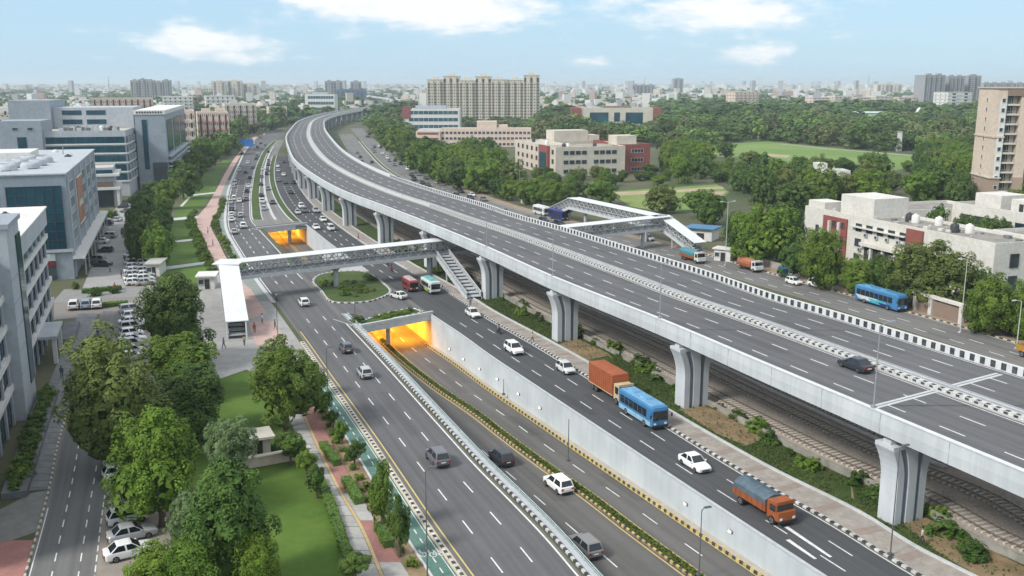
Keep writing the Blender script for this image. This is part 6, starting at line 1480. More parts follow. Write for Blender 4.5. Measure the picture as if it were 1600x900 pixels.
for P, sp in ((WOOD_R, 9.0), (WOOD_L, 9.5), (WOOD_LL, 9.5)):
    gpts = [gp(x, max(y, 147)) for (x, y) in P]; x0 = min(g[0] for g in gpts); x1 = max(g[0] for g in gpts); y0 = min(g[1] for g in gpts); y1 = min(max(g[1] for g in gpts), 2000)
    n = 0; Yr = y0
    while Yr < y1:
        st = sp*(1+Yr/900); xs = np.arange(x0, x1, st); X = xs+rng.uniform(-.45, .45, len(xs))*st; Yv = Yr+rng.uniform(-.45, .45, len(xs))*st
        u, v = project(X, Yv); ok = inpoly(u, v, P) & (u > -60) & (u < 1660)
        for E_ in EXC: ok &= ~inpoly(u, v, E_)
        fx = eFL(Yv) if Yv.min() > 60 else None
        okf = (X < eFL(Yv)-9) | (X > np.maximum(eRR(np.clip(Yv, 95, 1100)), eFR(Yv))+6); ok &= okf
        ut, vt = project(X, Yv, 11.5); um, vm = project(X, Yv, 6.5); low = np.zeros(len(X), bool)
        for E_ in EXT+SHOW:
            low |= inpoly(ut, vt, E_) | inpoly(um, vm, E_)
            u3, v3 = project(X, Yv, 3.5); ok &= ~inpoly(u3, v3, E_)
        ok &= ~in_foot(X, Yv); allp += [(float(a), float(b), st, 5.5 if lw else 13.5) for a, b, k, lw in zip(X, Yv, ok, low) if k]; Yr += st*.92
allp.sort(key=lambda p: p[1])
_t = MB(); trunk_mb(_t, 4.0, .28, 3.5, 3, 5); WTR = _t.mesh('trunk')
WNEAR = [(p) for p in allp[:230]]
for i, (X, Y, st, hm_) in enumerate(WNEAR):
    w = random.uniform(9, 14); h = random.uniform(8.5, 13.5)
    if hm_ < 8: w = random.uniform(5, 8); h = random.uniform(3.5, 5.5)
    m = random.choice((LA, LC, LC, LA, LE, LB if X > 60 else LA)); bank = MID
    o = ob('tree', None, None, (X, Y, 0), random.uniform(0, 6.28), ('one of the dense '+{'leaf_mid': 'mid-green', 'leaf_dark': 'dark green', 'leaf_olive': 'olive', 'leaf_bright': 'bright yellow-green'}[m.name]+' broad trees of the park wood') if X > -20 else 'one of the dense trees behind the left avenue', 'tree', 'trees of the park wood' if X > -20 else 'trees behind the left avenue'); ob('crown', crown_mesh(bank, i, m), o, (0, 0, h*.55), scale=(w/2*1.08, w/2*1.08, h*.5)); ob('trunk', WTR, o, scale=(1, 1, h/12))
def far_trees(name, pts, bank, wr, hr, m, label):
    V = []; TN = []; g = np.random.default_rng(5)
    for k, q in enumerate(pts):
        X, Y, st = q[:3]; B = bank[k % len(bank)]; w = g.uniform(*wr)*(st/10)**.7; h = g.uniform(*hr)
        w *= g.choice([.7, .9, 1.0, 1.15, 1.35]); h *= g.choice([.75, .9, 1, 1.1, 1.25]); TN += [g.uniform(.62, 1.45)]*(len(B)//4)
        if len(q) > 3 and q[3] < 8: h = g.uniform(3.5, 6); w *= .75
        a = g.uniform(0, 6.28); ca, sa = math.cos(a), math.sin(a)
        P = B*np.array([w/2*1.15, w/2*1.15, h*.55]); V.append(np.stack([P[:, 0]*ca-P[:, 1]*sa+X, P[:, 0]*sa+P[:, 1]*ca+Y, P[:, 2]+h*.52], 1))
    me = quad_data(name, np.concatenate(V).astype(np.float32), [m]); at_ = me.attributes.new('tint', 'FLOAT', 'FACE'); at_.data.foreach_set('value', np.array(TN, np.float32))
    return ob(name, me, None, kind='stuff', label=label, cat='trees')
def tinted(m):
    nt = m.node_tree; b = nt.nodes['Principled BSDF']; src = b.inputs['Base Color'].links[0].from_socket
    a = nt.nodes.new('ShaderNodeAttribute'); a.attribute_name = 'tint'; mm = nt.nodes.new('ShaderNodeMixRGB'); mm.blend_type = 'MULTIPLY'; mm.inputs[0].default_value = 1
    nt.links.new(src, mm.inputs[1]); nt.links.new(a.outputs['Fac'], mm.inputs[2]); nt.links.new(mm.outputs[0], b.inputs['Base Color'])
tinted(FARLEAF)
rest = allp[230:]
A_ = [p for p in rest if p[1] < 950]; B_ = [p for p in rest if p[1] >= 950]
sp3 = [[], [], []]
for k, p in enumerate(A_): sp3[(hash((int(p[0]/23), int(p[1]/31))) % 7) % 3].append(p)
FL = [FARLEAF, mat('leaf_far_olive', (.10, .12, .04), (.15, .17, .065), .05, .9, 0, 5, trans=.15, scale2=.3), mat('leaf_far_bright', (.095, .165, .03), (.15, .235, .05), .05, .9, 0, 5, trans=.15, scale2=.3)]
tinted(FL[1]); tinted(FL[2])
for k in range(3):
    if sp3[k]: far_trees('wood', sp3[k], FAR, (10, 15), (9, 14), FL[k], ('dark green', 'olive', 'bright green')[k]+' trees of the wide park wood seen as one mass')
if B_: far_trees('wood', B_, VFAR, (12, 17), (9, 14), FARLEAF, 'far edge of the wood before the white houses')
# ================================================================== far city
g = np.random.default_rng(21); houses = []
Yr = 1150.
while Yr < 9000:
    st = 18*(Yr/1500)**.75; half = Yr*.56
    xs = np.arange(-half, half, st); X = xs+g.uniform(-.4, .4, len(xs))*st; Yv = Yr+g.uniform(-.4, .4, len(xs))*st
    u, v = project(X, Yv); ok = ~(inpoly(u, v, WOOD_R) | inpoly(u, v, WOOD_L)) & ~in_foot(X, Yv); ok &= (np.abs(X-(eFL(Yv)+eFR(Yv))/2) > 30) | (Yv > 2400); ok &= g.random(len(X)) < np.where(X > 0, .72, .42)
    houses += [(float(a), float(b), st) for a, b, k in zip(X, Yv, ok) if k]; Yr += st*1.05
# nearer streets of white houses on the left, among trees
for k in range(90):
    x = g.uniform(-40, 480); y = g.uniform(158, 188); X, Y = gp(x, y)
    if not in_foot(np.array([X]), np.array([Y]))[0] and not (inpoly(np.array([x]), np.array([y]), WOOD_L)[0]) and abs(X-float(eFL(Y)+eFR(Y))/2) > 40: houses.append((X, Y, 18))
houses.sort(key=lambda p: p[1])
HW = facade_mat('house_wall', (.60, .58, .55), (.16, .16, .16), 4.5, 3.3, (.22, .42))
hm = MB(); hm.box(-.5, .5, -.5, .5, 0, 1, HW); hm.box(-.25, .1, -.2, .3, 1.0005, 1.22, HW)
for (a_, b_) in ((-.5, -.46), (.46, .5)): hm.box(a_, b_, -.46, .46, 1.0008, 1.07, HW)
for (a_, b_) in ((-.5, -.46), (.46, .5)): hm.box(-.5, .5, a_, b_, 1.0004, 1.068, HW)
hme = hm.mesh('house')
TINT = [(1, 1, 1), (1.05, 1.03, 1), (1, .93, .85), (.95, .8, .72), (.85, .87, .9), (.8, .66, .56), (1.1, 1.1, 1.1)]
for i, (X, Y, st) in enumerate(houses[:300]):
    w = st*g.uniform(.45, .85); d = st*g.uniform(.4, .8); h = g.choice([6, 7, 8, 9, 11, 14]); c = TINT[int(g.integers(len(TINT)))]
    ob('house', hme, None, (X, Y, -.05), R(g.uniform(-25, 25)), 'small pale flat-roofed house in the distant town', 'house', 'houses of the distant town', color=c, scale=(w, d, h))
CITYM = [mat('city_white', (.60, .59, .57), rough=.85), mat('city_cream', (.52, .46, .39), rough=.85), mat('city_grey', (.36, .36, .37), rough=.85), mat('city_pink', (.42, .31, .26), rough=.85)]
cm = MB()
for (X, Y, st) in houses[300:]:
    w = st*g.uniform(.35, .75); d = st*g.uniform(.35, .7); h = float(g.choice([6, 8, 9, 11, 15, 24], p=[.25, .27, .2, .15, .1, .03]))*(1+(Y > 3500)*.25); cm.obox((X, Y, h/2-.1), (w/2, d/2, h/2), R(g.uniform(-25, 25)), CITYM[int(g.choice(4, p=[.55, .2, .15, .1]))])
    if g.random() < .004 and Y > 2500: cm.obox((X, Y, 20), (w/3, d/3, 26), R(g.uniform(-25, 25)), CITYM[2])
cm.build('distant_town', kind='stuff', label='hazy mass of low pale buildings along the whole horizon', cat='town')
# trees between the houses
tp = []
Yr = 1100.
while Yr < 8000:
    st = 20*(Yr/1300)**.9; half = Yr*.56; xs = np.arange(-half, half, st); X = xs+g.uniform(-.5, .5, len(xs))*st; Yv = Yr+g.uniform(-.5, .5, len(xs))*st
    u, v = project(X, Yv); nzv = np.sin(X/190.+Yv/310.)+np.sin(X/77.-Yv/420.)*.7; ok = ~(inpoly(u, v, WOOD_R)) & (g.random(len(X)) < .55+.30*nzv) & ~in_foot(X, Yv) & ((np.abs(X-(eFL(Yv)+eFR(Yv))/2) > 26) | (Yv > 2400)); tp += [(float(a), float(b), st*.8) for a, b, k in zip(X, Yv, ok) if k]; Yr += st
far_trees('town_trees', tp, VFAR, (10, 14), (9, 14), FARLEAF, 'dark trees scattered through the distant town')
# low trees on the left between offices and flats
lp = []
for k in range(420):
    x = g.uniform(-60, 470); y = g.uniform(163, 236); X, Y = gp(x, y)
    if in_foot(np.array([X]), np.array([Y]))[0] or abs(X-float(eFL(Y)+eFR(Y))/2) < 24 or X > float(eA(min(Y, 850)))-8: continue
    lp.append((X, Y, 10))
far_trees('garden_trees', lp, FAR, (8, 12), (7, 11), FL[0], 'trees filling the gaps between the flats on the left')
# ================================================================== vehicles
PAINT = mat('car_paint', (1, 1, 1), rough=.28, spec=.5, objcol=True)
CARGLASS = mat('car_glass', (.012, .016, .02), rough=.08, spec=.7)
TYRE = mat('tyre', (.018, .018, .019), rough=.9); RIM = mat('rim', (.42, .43, .44), rough=.35, metal=.6)
TRIM = mat('black_trim', (.025, .025, .027), rough=.6); TAIL = mat('tail_lamp', (.35, .012, .012), rough=.25); HEAD = mat('head_lamp', (.75, .77, .78), rough=.15)
PLATE = mat('number_plate', (.72, .70, .60), rough=.6)
def wheel_meshes(r, w):
    mb = MB(); n = 16; k = 0
    rings = []
    for (x, rr) in ((-w/2, r*.86), (-w/2+.03, r), (w/2-.03, r), (w/2, r*.86)): rings.append([(x, math.cos(2*math.pi*i/n)*rr, math.sin(2*math.pi*i/n)*rr) for i in range(n)])
    mb.loft(rings, TYRE); ty = mb.mesh('wheel'); mb = MB()
    for s in (-1, 1):
        x = s*(w/2+.008); ring = [(x, math.cos(2*math.pi*i/10)*r*.62, math.sin(2*math.pi*i/10)*r*.62) for i in range(10)]; mb.poly(ring if s > 0 else ring[::-1], RIM)
        for i in range(5):
            a = 2*math.pi*i/5; d = Vector((0, math.cos(a), math.sin(a))); e = Vector((0, -d.z, d.y)); q = [Vector((x+s*.012, 0, 0))+d*r*.12-e*.04, Vector((x+s*.012, 0, 0))+d*r*.12+e*.04, Vector((x+s*.012, 0, 0))+d*r*.55+e*.06, Vector((x+s*.012, 0, 0))+d*r*.55-e*.06]; mb.poly([tuple(p) for p in (q[::-1] if s > 0 else q)], TRIM)
    return ty, mb.mesh('rim')
def body_ring(y, hw, zb, zt):
    c = min(.12, hw*.2); return [(-hw*.92, y, zb), (hw*.92, y, zb), (hw, y, zb+.12), (hw, y, zt-.18), (hw*.97, y, zt-.06), (hw*.88, y, zt), (-hw*.88, y, zt), (-hw*.97, y, zt-.06), (-hw, y, zt-.18), (-hw, y, zb+.12)]
CARS = dict(
 sedan=dict(st=[(2.2, .60, .34, .62), (2.12, .78, .25, .70), (1.75, .85, .2, .80), (1.0, .87, .2, .90), (-1.45, .87, .2, .96), (-2.0, .84, .22, .95), (-2.18, .76, .3, .88)], cab=(.95, -1.75, .15, -1.05, .90, 1.46), wb=1.3, r=.31),
 hatch=dict(st=[(1.9, .62, .34, .66), (1.82, .78, .25, .74), (1.5, .83, .2, .84), (.95, .85, .2, .93), (-1.5, .85, .2, .98), (-1.82, .82, .24, .96), (-1.92, .74, .32, .88)], cab=(.98, -1.86, .30, -1.45, .93, 1.52), wb=1.2, r=.30),
 suv=dict(st=[(2.2, .68, .42, .84), (2.12, .84, .32, .92), (1.75, .90, .28, 1.02), (1.05, .92, .28, 1.08), (-1.8, .92, .28, 1.12), (-2.12, .90, .32, 1.10), (-2.22, .82, .4, 1.0)], cab=(1.12, -2.15, .45, -1.8, 1.07, 1.74), wb=1.35, r=.37),
 van=dict(st=[(2.0, .70, .4, .9), (1.92, .80, .3, 1.0), (1.6, .84, .26, 1.06), (1.0, .85, .26, 1.1), (-1.7, .85, .26, 1.1), (-1.95, .84, .3, 1.1), (-2.0, .80, .36, 1.06)], cab=(1.55, -1.98, .95, -1.86, 1.05, 1.86), wb=1.2, r=.29))
def shrink(P, k=.84, off=.012):
    P = [Vector(p) for p in P]; c = sum(P, Vector())/len(P); n = (P[1]-P[0]).cross(P[2]-P[0]).normalized(); return [tuple(c+(p-c)*k+n*off) for p in P]
def cabin_faces(c, hw):
    ya, yb, ta, tb, s, H = c; b = hw*.95; t = hw*.76
    A, B, C_, D = (-b, ya, s), (b, ya, s), (b, yb, s), (-b, yb, s); E_, F_, G_, I_ = (-t, ta, H), (t, ta, H), (t, tb, H), (-t, tb, H)
    return A, B, C_, D, E_, F_, G_, I_
def soften(me, w):
    bm = bmesh.new(); bm.from_mesh(me)
    ed = [e for e in bm.edges if len(e.link_faces) == 2 and e.calc_face_angle(0) > .35]
    bmesh.ops.bevel(bm, geom=ed, offset=w, segments=2, affect='EDGES', profile=.6, clamp_overlap=True)
    for f in bm.faces: f.smooth = True
    bm.to_mesh(me); bm.free()
def car_template(kind):
    d = CARS[kind]; t = thing('car', kind, 'car'); hw = d['st'][3][1]; mb = MB()
    mb.loft([body_ring(*s) for s in d['st']][::-1], PAINT)
    A, B, C_, D, E_, F_, G_, I_ = cabin_faces(d['cab'], hw)
    mb.hexa([D, C_, B, A, I_, G_, F_, E_], PAINT); body = mb.build('body', t, smooth=False); soften(body.data, .07)
    H = d['cab'][5]; mb = MB(); mb.box(I_[0]+.04, G_[0]-.04, I_[1]+.05, E_[1]-.05, H+.002, H+.035, PAINT, .08, .12); mb.build('roof', t)
    def pane(name, P, k=.86):
        mb = MB(); mb.poly(shrink(P, k), CARGLASS); mb.build(name, t)
    pane('windshield', [B, A, E_, F_], .9); pane('rear_window', [D, C_, G_, I_], .82)
    def mid(p, q, u): return tuple(p[i]+(q[i]-p[i])*u for i in range(3))
    for (lo0, lo1, hi0, hi1) in ((B, C_, F_, G_),):
        m0, m1 = mid(lo0, lo1, .48), mid(hi0, hi1, .48); pane('side_window', [lo0, hi0, m1, m0][::-1][::-1] if False else [m0, lo0, hi0, m1], .84); pane('side_window', [lo1, m0, m1, hi1], .84)
    for (lo0, lo1, hi0, hi1) in ((A, D, E_, I_),):
        m0, m1 = mid(lo0, lo1, .48), mid(hi0, hi1, .48); pane('side_window', [lo0, m0, m1, hi0], .84); pane('side_window', [m0, lo1, hi1, m1], .84)
    ty, rm = wheel_meshes(d['r'], .22)
    for x in (-hw+.07, hw-.07):
        for y in (d['wb'], -d['wb']): w = ob('wheel', ty, t, (x, y, d['r'])); ob('rim', rm, w)
    yf = d['st'][1][0]; yr = d['st'][-1][0]; zf_ = d['st'][1][3]; zr = d['st'][-1][3]; w1 = d['st'][1][1]; w2 = d['st'][-1][1]
    for s in (-1, 1):
        mb = MB(); mb.box(s*w1*.74-.17, s*w1*.74+.17, yf-.05, yf+.06, zf_-.2, zf_-.06, HEAD); mb.build('headlight', t)
        mb = MB(); mb.box(s*w2*.82-.13, s*w2*.82+.13, yr-.03, yr+.1, zr-.25, zr-.05, TAIL); mb.build('tail_light', t)
        mb = MB(); mb.box(min(s*hw, s*(hw+.16)), max(s*hw, s*(hw+.16)), d['cab'][0]-.32, d['cab'][0]-.14, d['cab'][4]+.02, d['cab'][4]+.16, PAINT); mb.build('mirror', t)
    mb = MB(); mb.box(-w1*.62, w1*.62, yf+.01, yf+.10, .36, .52, TRIM); mb.build('grille', t)
    mb = MB(); mb.box(-w2*.9, w2*.9, yr-.05, yr+.03, .34, .5, TRIM); mb.box(-.26, .26, yr-.04, yr, zr-.3, zr-.19, PLATE); mb.build('bumper', t)
    return t
def far_car(kind):
    d = CARS[kind]; hw = d['st'][3][1]; mb = MB(); mb.loft([body_ring(*s) for s in d['st']][::-1], PAINT); A, B, C_, D, E_, F_, G_, I_ = cabin_faces(d['cab'], hw); mb.hexa([D, C_, B, A, I_, G_, F_, E_], PAINT)
    for P in ([B, A, E_, F_], [D, C_, G_, I_], [C_, B, F_, G_], [A, D, I_, E_]): mb.poly(shrink(P, .86), CARGLASS)
    for x in (-hw+.04, hw-.04):
        for y in (d['wb'], -d['wb']): mb.box(x-.1, x+.1, y-.3, y+.3, 0, .55, TYRE, 0, .12)
    return mb.mesh('car')
TPL = {}; PARK = (0, 0, -500)
def vehicle(tpl, loc, rz, label, color=None, group=None):
    if tpl not in TPL:
        TPL[tpl] = VBUILD[tpl](); register(TPL[tpl]); o = TPL[tpl]
        o.location = loc; o.rotation_euler = (0, 0, rz); o['label'] = label
        if group: o['group'] = group
        if color:
            def paint(x):
                x.color = tuple(color)+(1,)
                for c in TREE.get(x.name, []): paint(c)
            paint(o)
        return o
    return copy_tree(TPL[tpl], loc, rz, label, group, color)
VBUILD = {k: (lambda k=k: car_template(k)) for k in CARS}
FARC = {k: far_car(k) for k in CARS}
WHT = (.72, .72, .70); SIL = (.42, .43, .44); GRY = (.16, .165, .175); DRK = (.035, .04, .05); BLU = (.03, .05, .10); RED = (.28, .02, .02)
def place(tpl, px, py, e, away, label, color=None, z=0.0, zfun=None, dh=0, group=None):
    if zfun:
        z = -4.
        for _ in range(6): z = zfun(gp(px, py, z)[1])
    X, Y = gp(px, py, z); return vehicle(tpl, (X, Y, z+.01), heading(e, Y)+(0 if away else math.pi)+dh, label, color, group)
# cars in the near carriageways
place('hatch', 541, 549, eA, True, 'dark grey hatchback driving away on the left road, ahead of a silver one', (.10, .105, .12)); place('hatch', 570, 588, eB, True, 'silver hatchback driving away on the left road', (.40, .42, .45)); place('suv', 684, 722, eB, True, 'dark grey car driving away nearest on the left road', (.13, .13, .15)); place('hatch', 475, 477, eB, True, 'white hatchback on the left road before the footbridge', WHT)
place('suv', 783, 722, eML, True, 'dark small SUV in the underpass lane beside the barrier', DRK, zfun=zf); place('suv', 872, 764, eML, True, 'white SUV driving away in the underpass lane', (.78, .78, .77), zfun=zf); place('suv', 914, 862, eML, True, 'grey SUV at the underpass barrier in the foreground', (.20, .195, .19), zfun=zf)
place('suv', 803, 551, eE, False, 'white car approaching on the right road below the underpass wall top', (.78, .78, .77)); place('hatch', 884, 581, eF, False, 'silver-white hatchback approaching near the footpath', (.62, .63, .62)); place('sedan', 739, 494, eF, False, 'white sedan approaching beside the third pier', WHT); place('sedan', 1085, 730, eF, False, 'white sedan approaching ahead of the orange tipper', (.78, .78, .77))
place('sedan', 623, 466, eE, True, 'silver-white sedan turning at the traffic island', (.6, .6, .6), dh=R(18)); place('sedan', 1336, 577, eMD, True, 'lone dark sedan on the empty flyover', (.03, .035, .045), z=ZD)
place('suv', 1277, 449, eRR, False, 'white SUV parked on the far road left of the blue coach', WHT); place('hatch', 1240, 444, eRR, False, 'small white car behind the blue pickup', WHT); place('suv', 1012, 376, eRR, False, 'silver car under the footbridge on the far road', SIL)
place('van', 517, 360, eF, False, 'white van approaching beyond the footbridge', WHT); place('sedan', 494, 358, eE, False, 'white sedan beside the far tunnel wall', WHT); place('hatch', 505, 346, eE, False, 'white hatchback following the sedan by the far tunnel', WHT); place('suv', 471, 325, eE, False, 'white SUV on the right road before the far bend', WHT)
for (k, x, y, c, lb) in (('van', 366, 313, WHT, 'white van in the left lane of the far left road'), ('sedan', 376, 315, DRK, 'dark sedan beside the white van on the far left road'), ('hatch', 385, 313, GRY, 'grey hatchback right of the dark sedan'), ('sedan', 362, 329, DRK, 'dark sedan behind two white cars by the kerb'), ('hatch', 362, 338, WHT, 'upper one of two white cars by the far left kerb'), ('sedan', 362, 346, WHT, 'lower one of two white cars by the far left kerb'), ('hatch', 376, 339, SIL, 'silver hatchback in the middle lane of the far left road'), ('suv', 380, 356, WHT, 'white SUV ahead of the footbridge in the middle lane'), ('sedan', 366, 365, SIL, 'silver sedan nearest the footbridge on the far left road')): place(k, x, y, eA, True, lb, c)
# parked cars
def parked(k, px, py, rz, label, c, group=None): X, Y = gp(px, py); return vehicle(k, (X, Y, .015), rz, label, c, group)
sh = R(20); perp = sh-math.pi/2+R(12)
parked('sedan', 207, 841, perp, 'silver sedan parked nose-in under the bright tree', (.40, .41, .42)); parked('sedan', 203, 868, perp, 'white sedan parked below the silver one at the bottom left', WHT); parked('hatch', 200, 815, perp, 'white car parked above the silver sedan', WHT)
for i, (x, y) in enumerate(((190,745),(194,728),(195,713),(200,698))): parked(('hatch', 'sedan', 'hatch', 'suv')[i], x, y, perp, 'white car parked in the strip below the olive tree, '+('nearest', 'second', 'third', 'farthest')[i]+' of four', (WHT, (.66, .66, .64), SIL, WHT)[i], 'cars parked along the side street')
for i in range(9): parked(('sedan', 'hatch', 'suv')[i % 3], 206+(i % 2)*2, 562-i*9.2, perp, 'pale car in the tight row beside the dark plaza tree, %s from the near end' % ORD[i], (WHT, WHT, SIL)[i % 3], 'tight row of parked cars before the plaza trees')
for i in range(8):
    for j in (0, 1): parked(('hatch', 'sedan')[(i+j) % 2], 210+j*17-i*.2, 445-i*6.2, perp, 'pale car in the %s file of the double parking row, %s from the near end' % (('left', 'right')[j], ORD[i]), (WHT, (.66, .67, .68), SIL)[(i+2*j) % 3], 'double row of parked cars by the shed')
for i, (x, y, c) in enumerate(((116,482,WHT),(135,481,(.25, .32, .4)),(152,480,WHT))): parked('suv', x, y, sh, ('white', 'blue-grey', 'silver-white')[i]+' car parked facing the cross street by the glass office', c)
for i, (x, y) in enumerate(((160,416),(150,410),(165,394),(158,380),(170,372),(192,325),(198,332),(165,352),(207,322),(180,346))): parked(('sedan', 'suv', 'hatch')[i % 3], x, y, sh+R(70), 'car parked on the office forecourt, %s in order away from the street' % ORD[i], (DRK, GRY, DRK, WHT, SIL)[i % 5], 'cars on the office forecourt')
# distant traffic
g6 = random.Random(9)
def traffic(e0, e1, Y0, Y1, n, away, lanes, label, group, colors=(WHT, SIL, GRY, DRK, DRK, DRK, GRY, DRK)):
    used = []
    for i in range(n):
        for _ in range(20):
            Y = Y0*(Y1/Y0)**g6.random(); l = g6.randrange(lanes)
            if all(abs(Y-u[0]) > 8 or u[1] != l for u in used): break
        used.append((Y, l)); e = Mix(e0, e1, (l+.5+g6.uniform(-.12, .12))/lanes); X = float(e(Y)); k = g6.choice(('sedan', 'hatch', 'suv', 'van', 'hatch')); s_ = 1.0
        ob('car', FARC[k], None, (X, Y, .01), heading(e, Y)+(0 if away else math.pi), label, 'car', group, color=g6.choice(colors))
traffic(eA, eB, 335, 820, 20, True, 3, 'small distant car on the left road beyond the footbridge', 'distant cars on the left road')
traffic(Off(eB, 3), Mix(eB, eE, .46), 310, 600, 7, True, 1, 'small distant car on the pale middle road, left lane', 'distant cars on the middle road'); traffic(Mix(eB, eE, .54), Off(eE, -2.4), 310, 560, 7, False, 1, 'small distant car on the pale middle road, right lane', 'distant cars on the middle road going the other way')
traffic(eE, eF, 300, 520, 12, False, 3, 'small distant car on the right road before the bend', 'distant cars on the right road')
traffic(Off(eRR, -10), Off(eRR, -.5), 270, 640, 30, False, 3, 'small car on the far road beyond the flyover', 'distant cars on the far road'); traffic(Off(eRR, -22), Off(eRR, -13), 330, 640, 10, True, 2, 'small car on the inner far road beside the flyover', 'distant cars on the inner far road')
# ---------------------------------------------------------------- buses and trucks
def box_ring(y, hw, zb, zt, r=.18): return [(-hw*.96, y, zb), (hw*.96, y, zb), (hw, y, zb+.15), (hw, y, zt-r*1.3), (hw-r*.4, y, zt-r*.4), (hw-r*1.4, y, zt), (-hw+r*1.4, y, zt), (-hw+r*.4, y, zt-r*.4), (-hw, y, zt-r*1.3), (-hw, y, zb+.15)]
def colmat(name, c, c2=None): return mat(name, c, c2 or tuple(x*.8 for x in c), 1.2, .45, 0, 4)
def bus(L, w, H, body, roof, lower, label, nwin, loc, rz, stripe_=None, board=True, roofbox=True):
    t = thing('bus', label, 'bus', loc, rz); hw = w/2
    mb = MB(); mb.loft([box_ring(-L/2, hw*.96, .5, H-.12), box_ring(-L/2+.15, hw, .42, H), box_ring(L/2-.5, hw, .42, H), box_ring(L/2-.1, hw*.97, .42, H-.12), box_ring(L/2, hw*.9, .55, H-.35)], body); mb.build('body', t)
    mb = MB(); mb.box(-hw+.22, hw-.22, -L/2+.3, L/2-.6, H+.003, H+.10, roof, .08, .1); mb.build('roof', t)
    if roofbox:
        for y in (-L*.25, L*.1): mb = MB(); mb.box(-.6, .6, y-.8, y+.8, H+.103, H+.28, roof, .1, .1); mb.build('roof_hatch', t)
    if lower: 
        mb = MB()
        for s in (-1, 1): mb.box(min(s*(hw+.004), s*(hw+.02)), max(s*(hw+.004), s*(hw+.02)), -L/2+.2, L/2-.4, .5, 1.1, lower)
        mb.build('skirt', t)
    z0 = H*.47; z1 = H*.80; n = nwin; y0 = -L/2+.5; y1 = L/2-1.3; s_ = (y1-y0)/n
    for s in (-1, 1):
        for i in range(n):
            mb = MB(); mb.box(min(s*(hw+.004), s*(hw+.03)), max(s*(hw+.004), s*(hw+.03)), y0+i*s_+.07, y0+(i+1)*s_-.07, z0, z1, CARGLASS); mb.build('side_window', t)
        mb = MB(); mb.box(s*hw*.62-.16, s*hw*.62+.16, L/2-.02, L/2+.05, .75, .98, HEAD); mb.build('headlight', t)
        mb = MB(); mb.box(s*hw*.8-.1, s*hw*.8+.1, -L/2-.04, -L/2+.05, .9, 1.3, TAIL); mb.build('tail_light', t)
        mb = MB(); mb.bar((s*(hw-.1), L/2-.2, H*.8), (s*(hw+.28), L/2+.22, H*.72), .03, TRIM, 5); mb.box(s*(hw+.28)-.1, s*(hw+.28)+.1, L/2+.17, L/2+.26, H*.58, H*.72, TRIM); mb.build('mirror', t)
    mb = MB(); mb.box(-hw*.84, hw*.84, L/2-.02, L/2+.02, z0-.12, H*.82, CARGLASS); mb.build('windshield', t); mb = MB(); mb.box(-.025, .025, L/2+.022, L/2+.03, z0-.1, H*.82, TRIM); mb.build('windshield_bar', t)
    mb = MB(); mb.box(-hw*.75, hw*.75, -L/2-.03, -L/2-.004, z0+.1, z1, CARGLASS); mb.build('rear_window', t)
    mb = MB(); mb.box(-hw*.92, hw*.92, L/2-.05, L/2+.09, .42, .68, TRIM); mb.build('bumper', t)
    if board: mb = MB(); mb.box(-hw*.6, hw*.6, L/2-.16, L/2-.05, H*.855, H*.935, TRIM); mb.build('destination_board', t)
    if stripe_:
        for i, (m, ya, yb, za, zb2) in enumerate(stripe_):
            for s in (-1, 1):
                mb = MB(); x = s*(hw+.024+.003*i); P = [(x, ya, za), (x, yb, za), (x, yb-.9, zb2), (x, ya-.9, zb2)]; mb.poly(P if s > 0 else P[::-1], m); mb.build('swoosh', t)
    ty, rm = wheel_meshes(.48, .3)
    for x in (-hw+.12, hw-.12):
        for y in (L*.28, -L*.26): wv = ob('wheel', ty, t, (x, y, .48)); ob('rim', rm, wv)
    return t
def spot(px, py, e, away, z=.01): X, Y = gp(px, py); return (X, Y, z), heading(e, Y)+(0 if away else math.pi)
BLUEB = colmat('bus_blue', (.055, .20, .40)); BLUER = colmat('bus_roof_blue', (.16, .36, .56)); TEAL = colmat('bus_teal', (.16, .42, .40)); WB = colmat('bus_white', (.62, .64, .62)); DKB = colmat('bus_navy', (.02, .03, .15)); MAROON = colmat('bus_maroon', (.26, .035, .04)); PALEB = colmat('pale_blue', (.30, .50, .66))
bus(8.6, 2.4, 3.0, BLUEB, BLUER, PALEB, 'blue city bus following the container truck on the right road', 6, *spot(1004, 655, eF, False))
bus(11.5, 2.55, 3.2, BLUEB, colmat('coach_roof', (.10, .30, .50)), None, 'long blue coach with white swoosh on the far road', 8, *spot(1375, 478, eRR, False), stripe_=[(WB, -4.5, 1.5, .75, 1.45), (colmat('swoosh_teal', (.08, .42, .48)), -1.0, 3.6, .6, 1.3), (DKB, 1.5, 4.6, .55, 1.0)])
bus(6.4, 2.2, 2.7, WB, TEAL, colmat('lime', (.35, .45, .12)), 'white minibus with teal roof at the junction', 5, *spot(673, 456, eF, False)); bus(5.4, 2.0, 2.4, MAROON, colmat('van_roof', (.50, .40, .38)), None, 'maroon minibus left of the teal-roofed one', 4, *spot(641, 453, eF, False), board=False)
bus(9, 2.4, 3.1, DKB, colmat('bus_violet', (.08, .09, .25)), None, 'dark blue bus parked near the back footbridge stair', 6, *spot(872, 343, eRR, False)); bus(8, 2.4, 3.0, WB, WB, None, 'white bus behind the dark blue bus on the far road', 6, *spot(846, 336, eRR, False))
ORNG = colmat('container_orange', (.38, .11, .045)); ORT = colmat('tipper_orange', (.33, .095, .03)); CAB = colmat('cab_cream', (.58, .48, .30)); TARP = mat('tarpaulin', (.10, .14, .17), (.06, .09, .115), 1.5, .7, .3, 5); CHAS = mat('chassis', (.03, .03, .032), rough=.8)
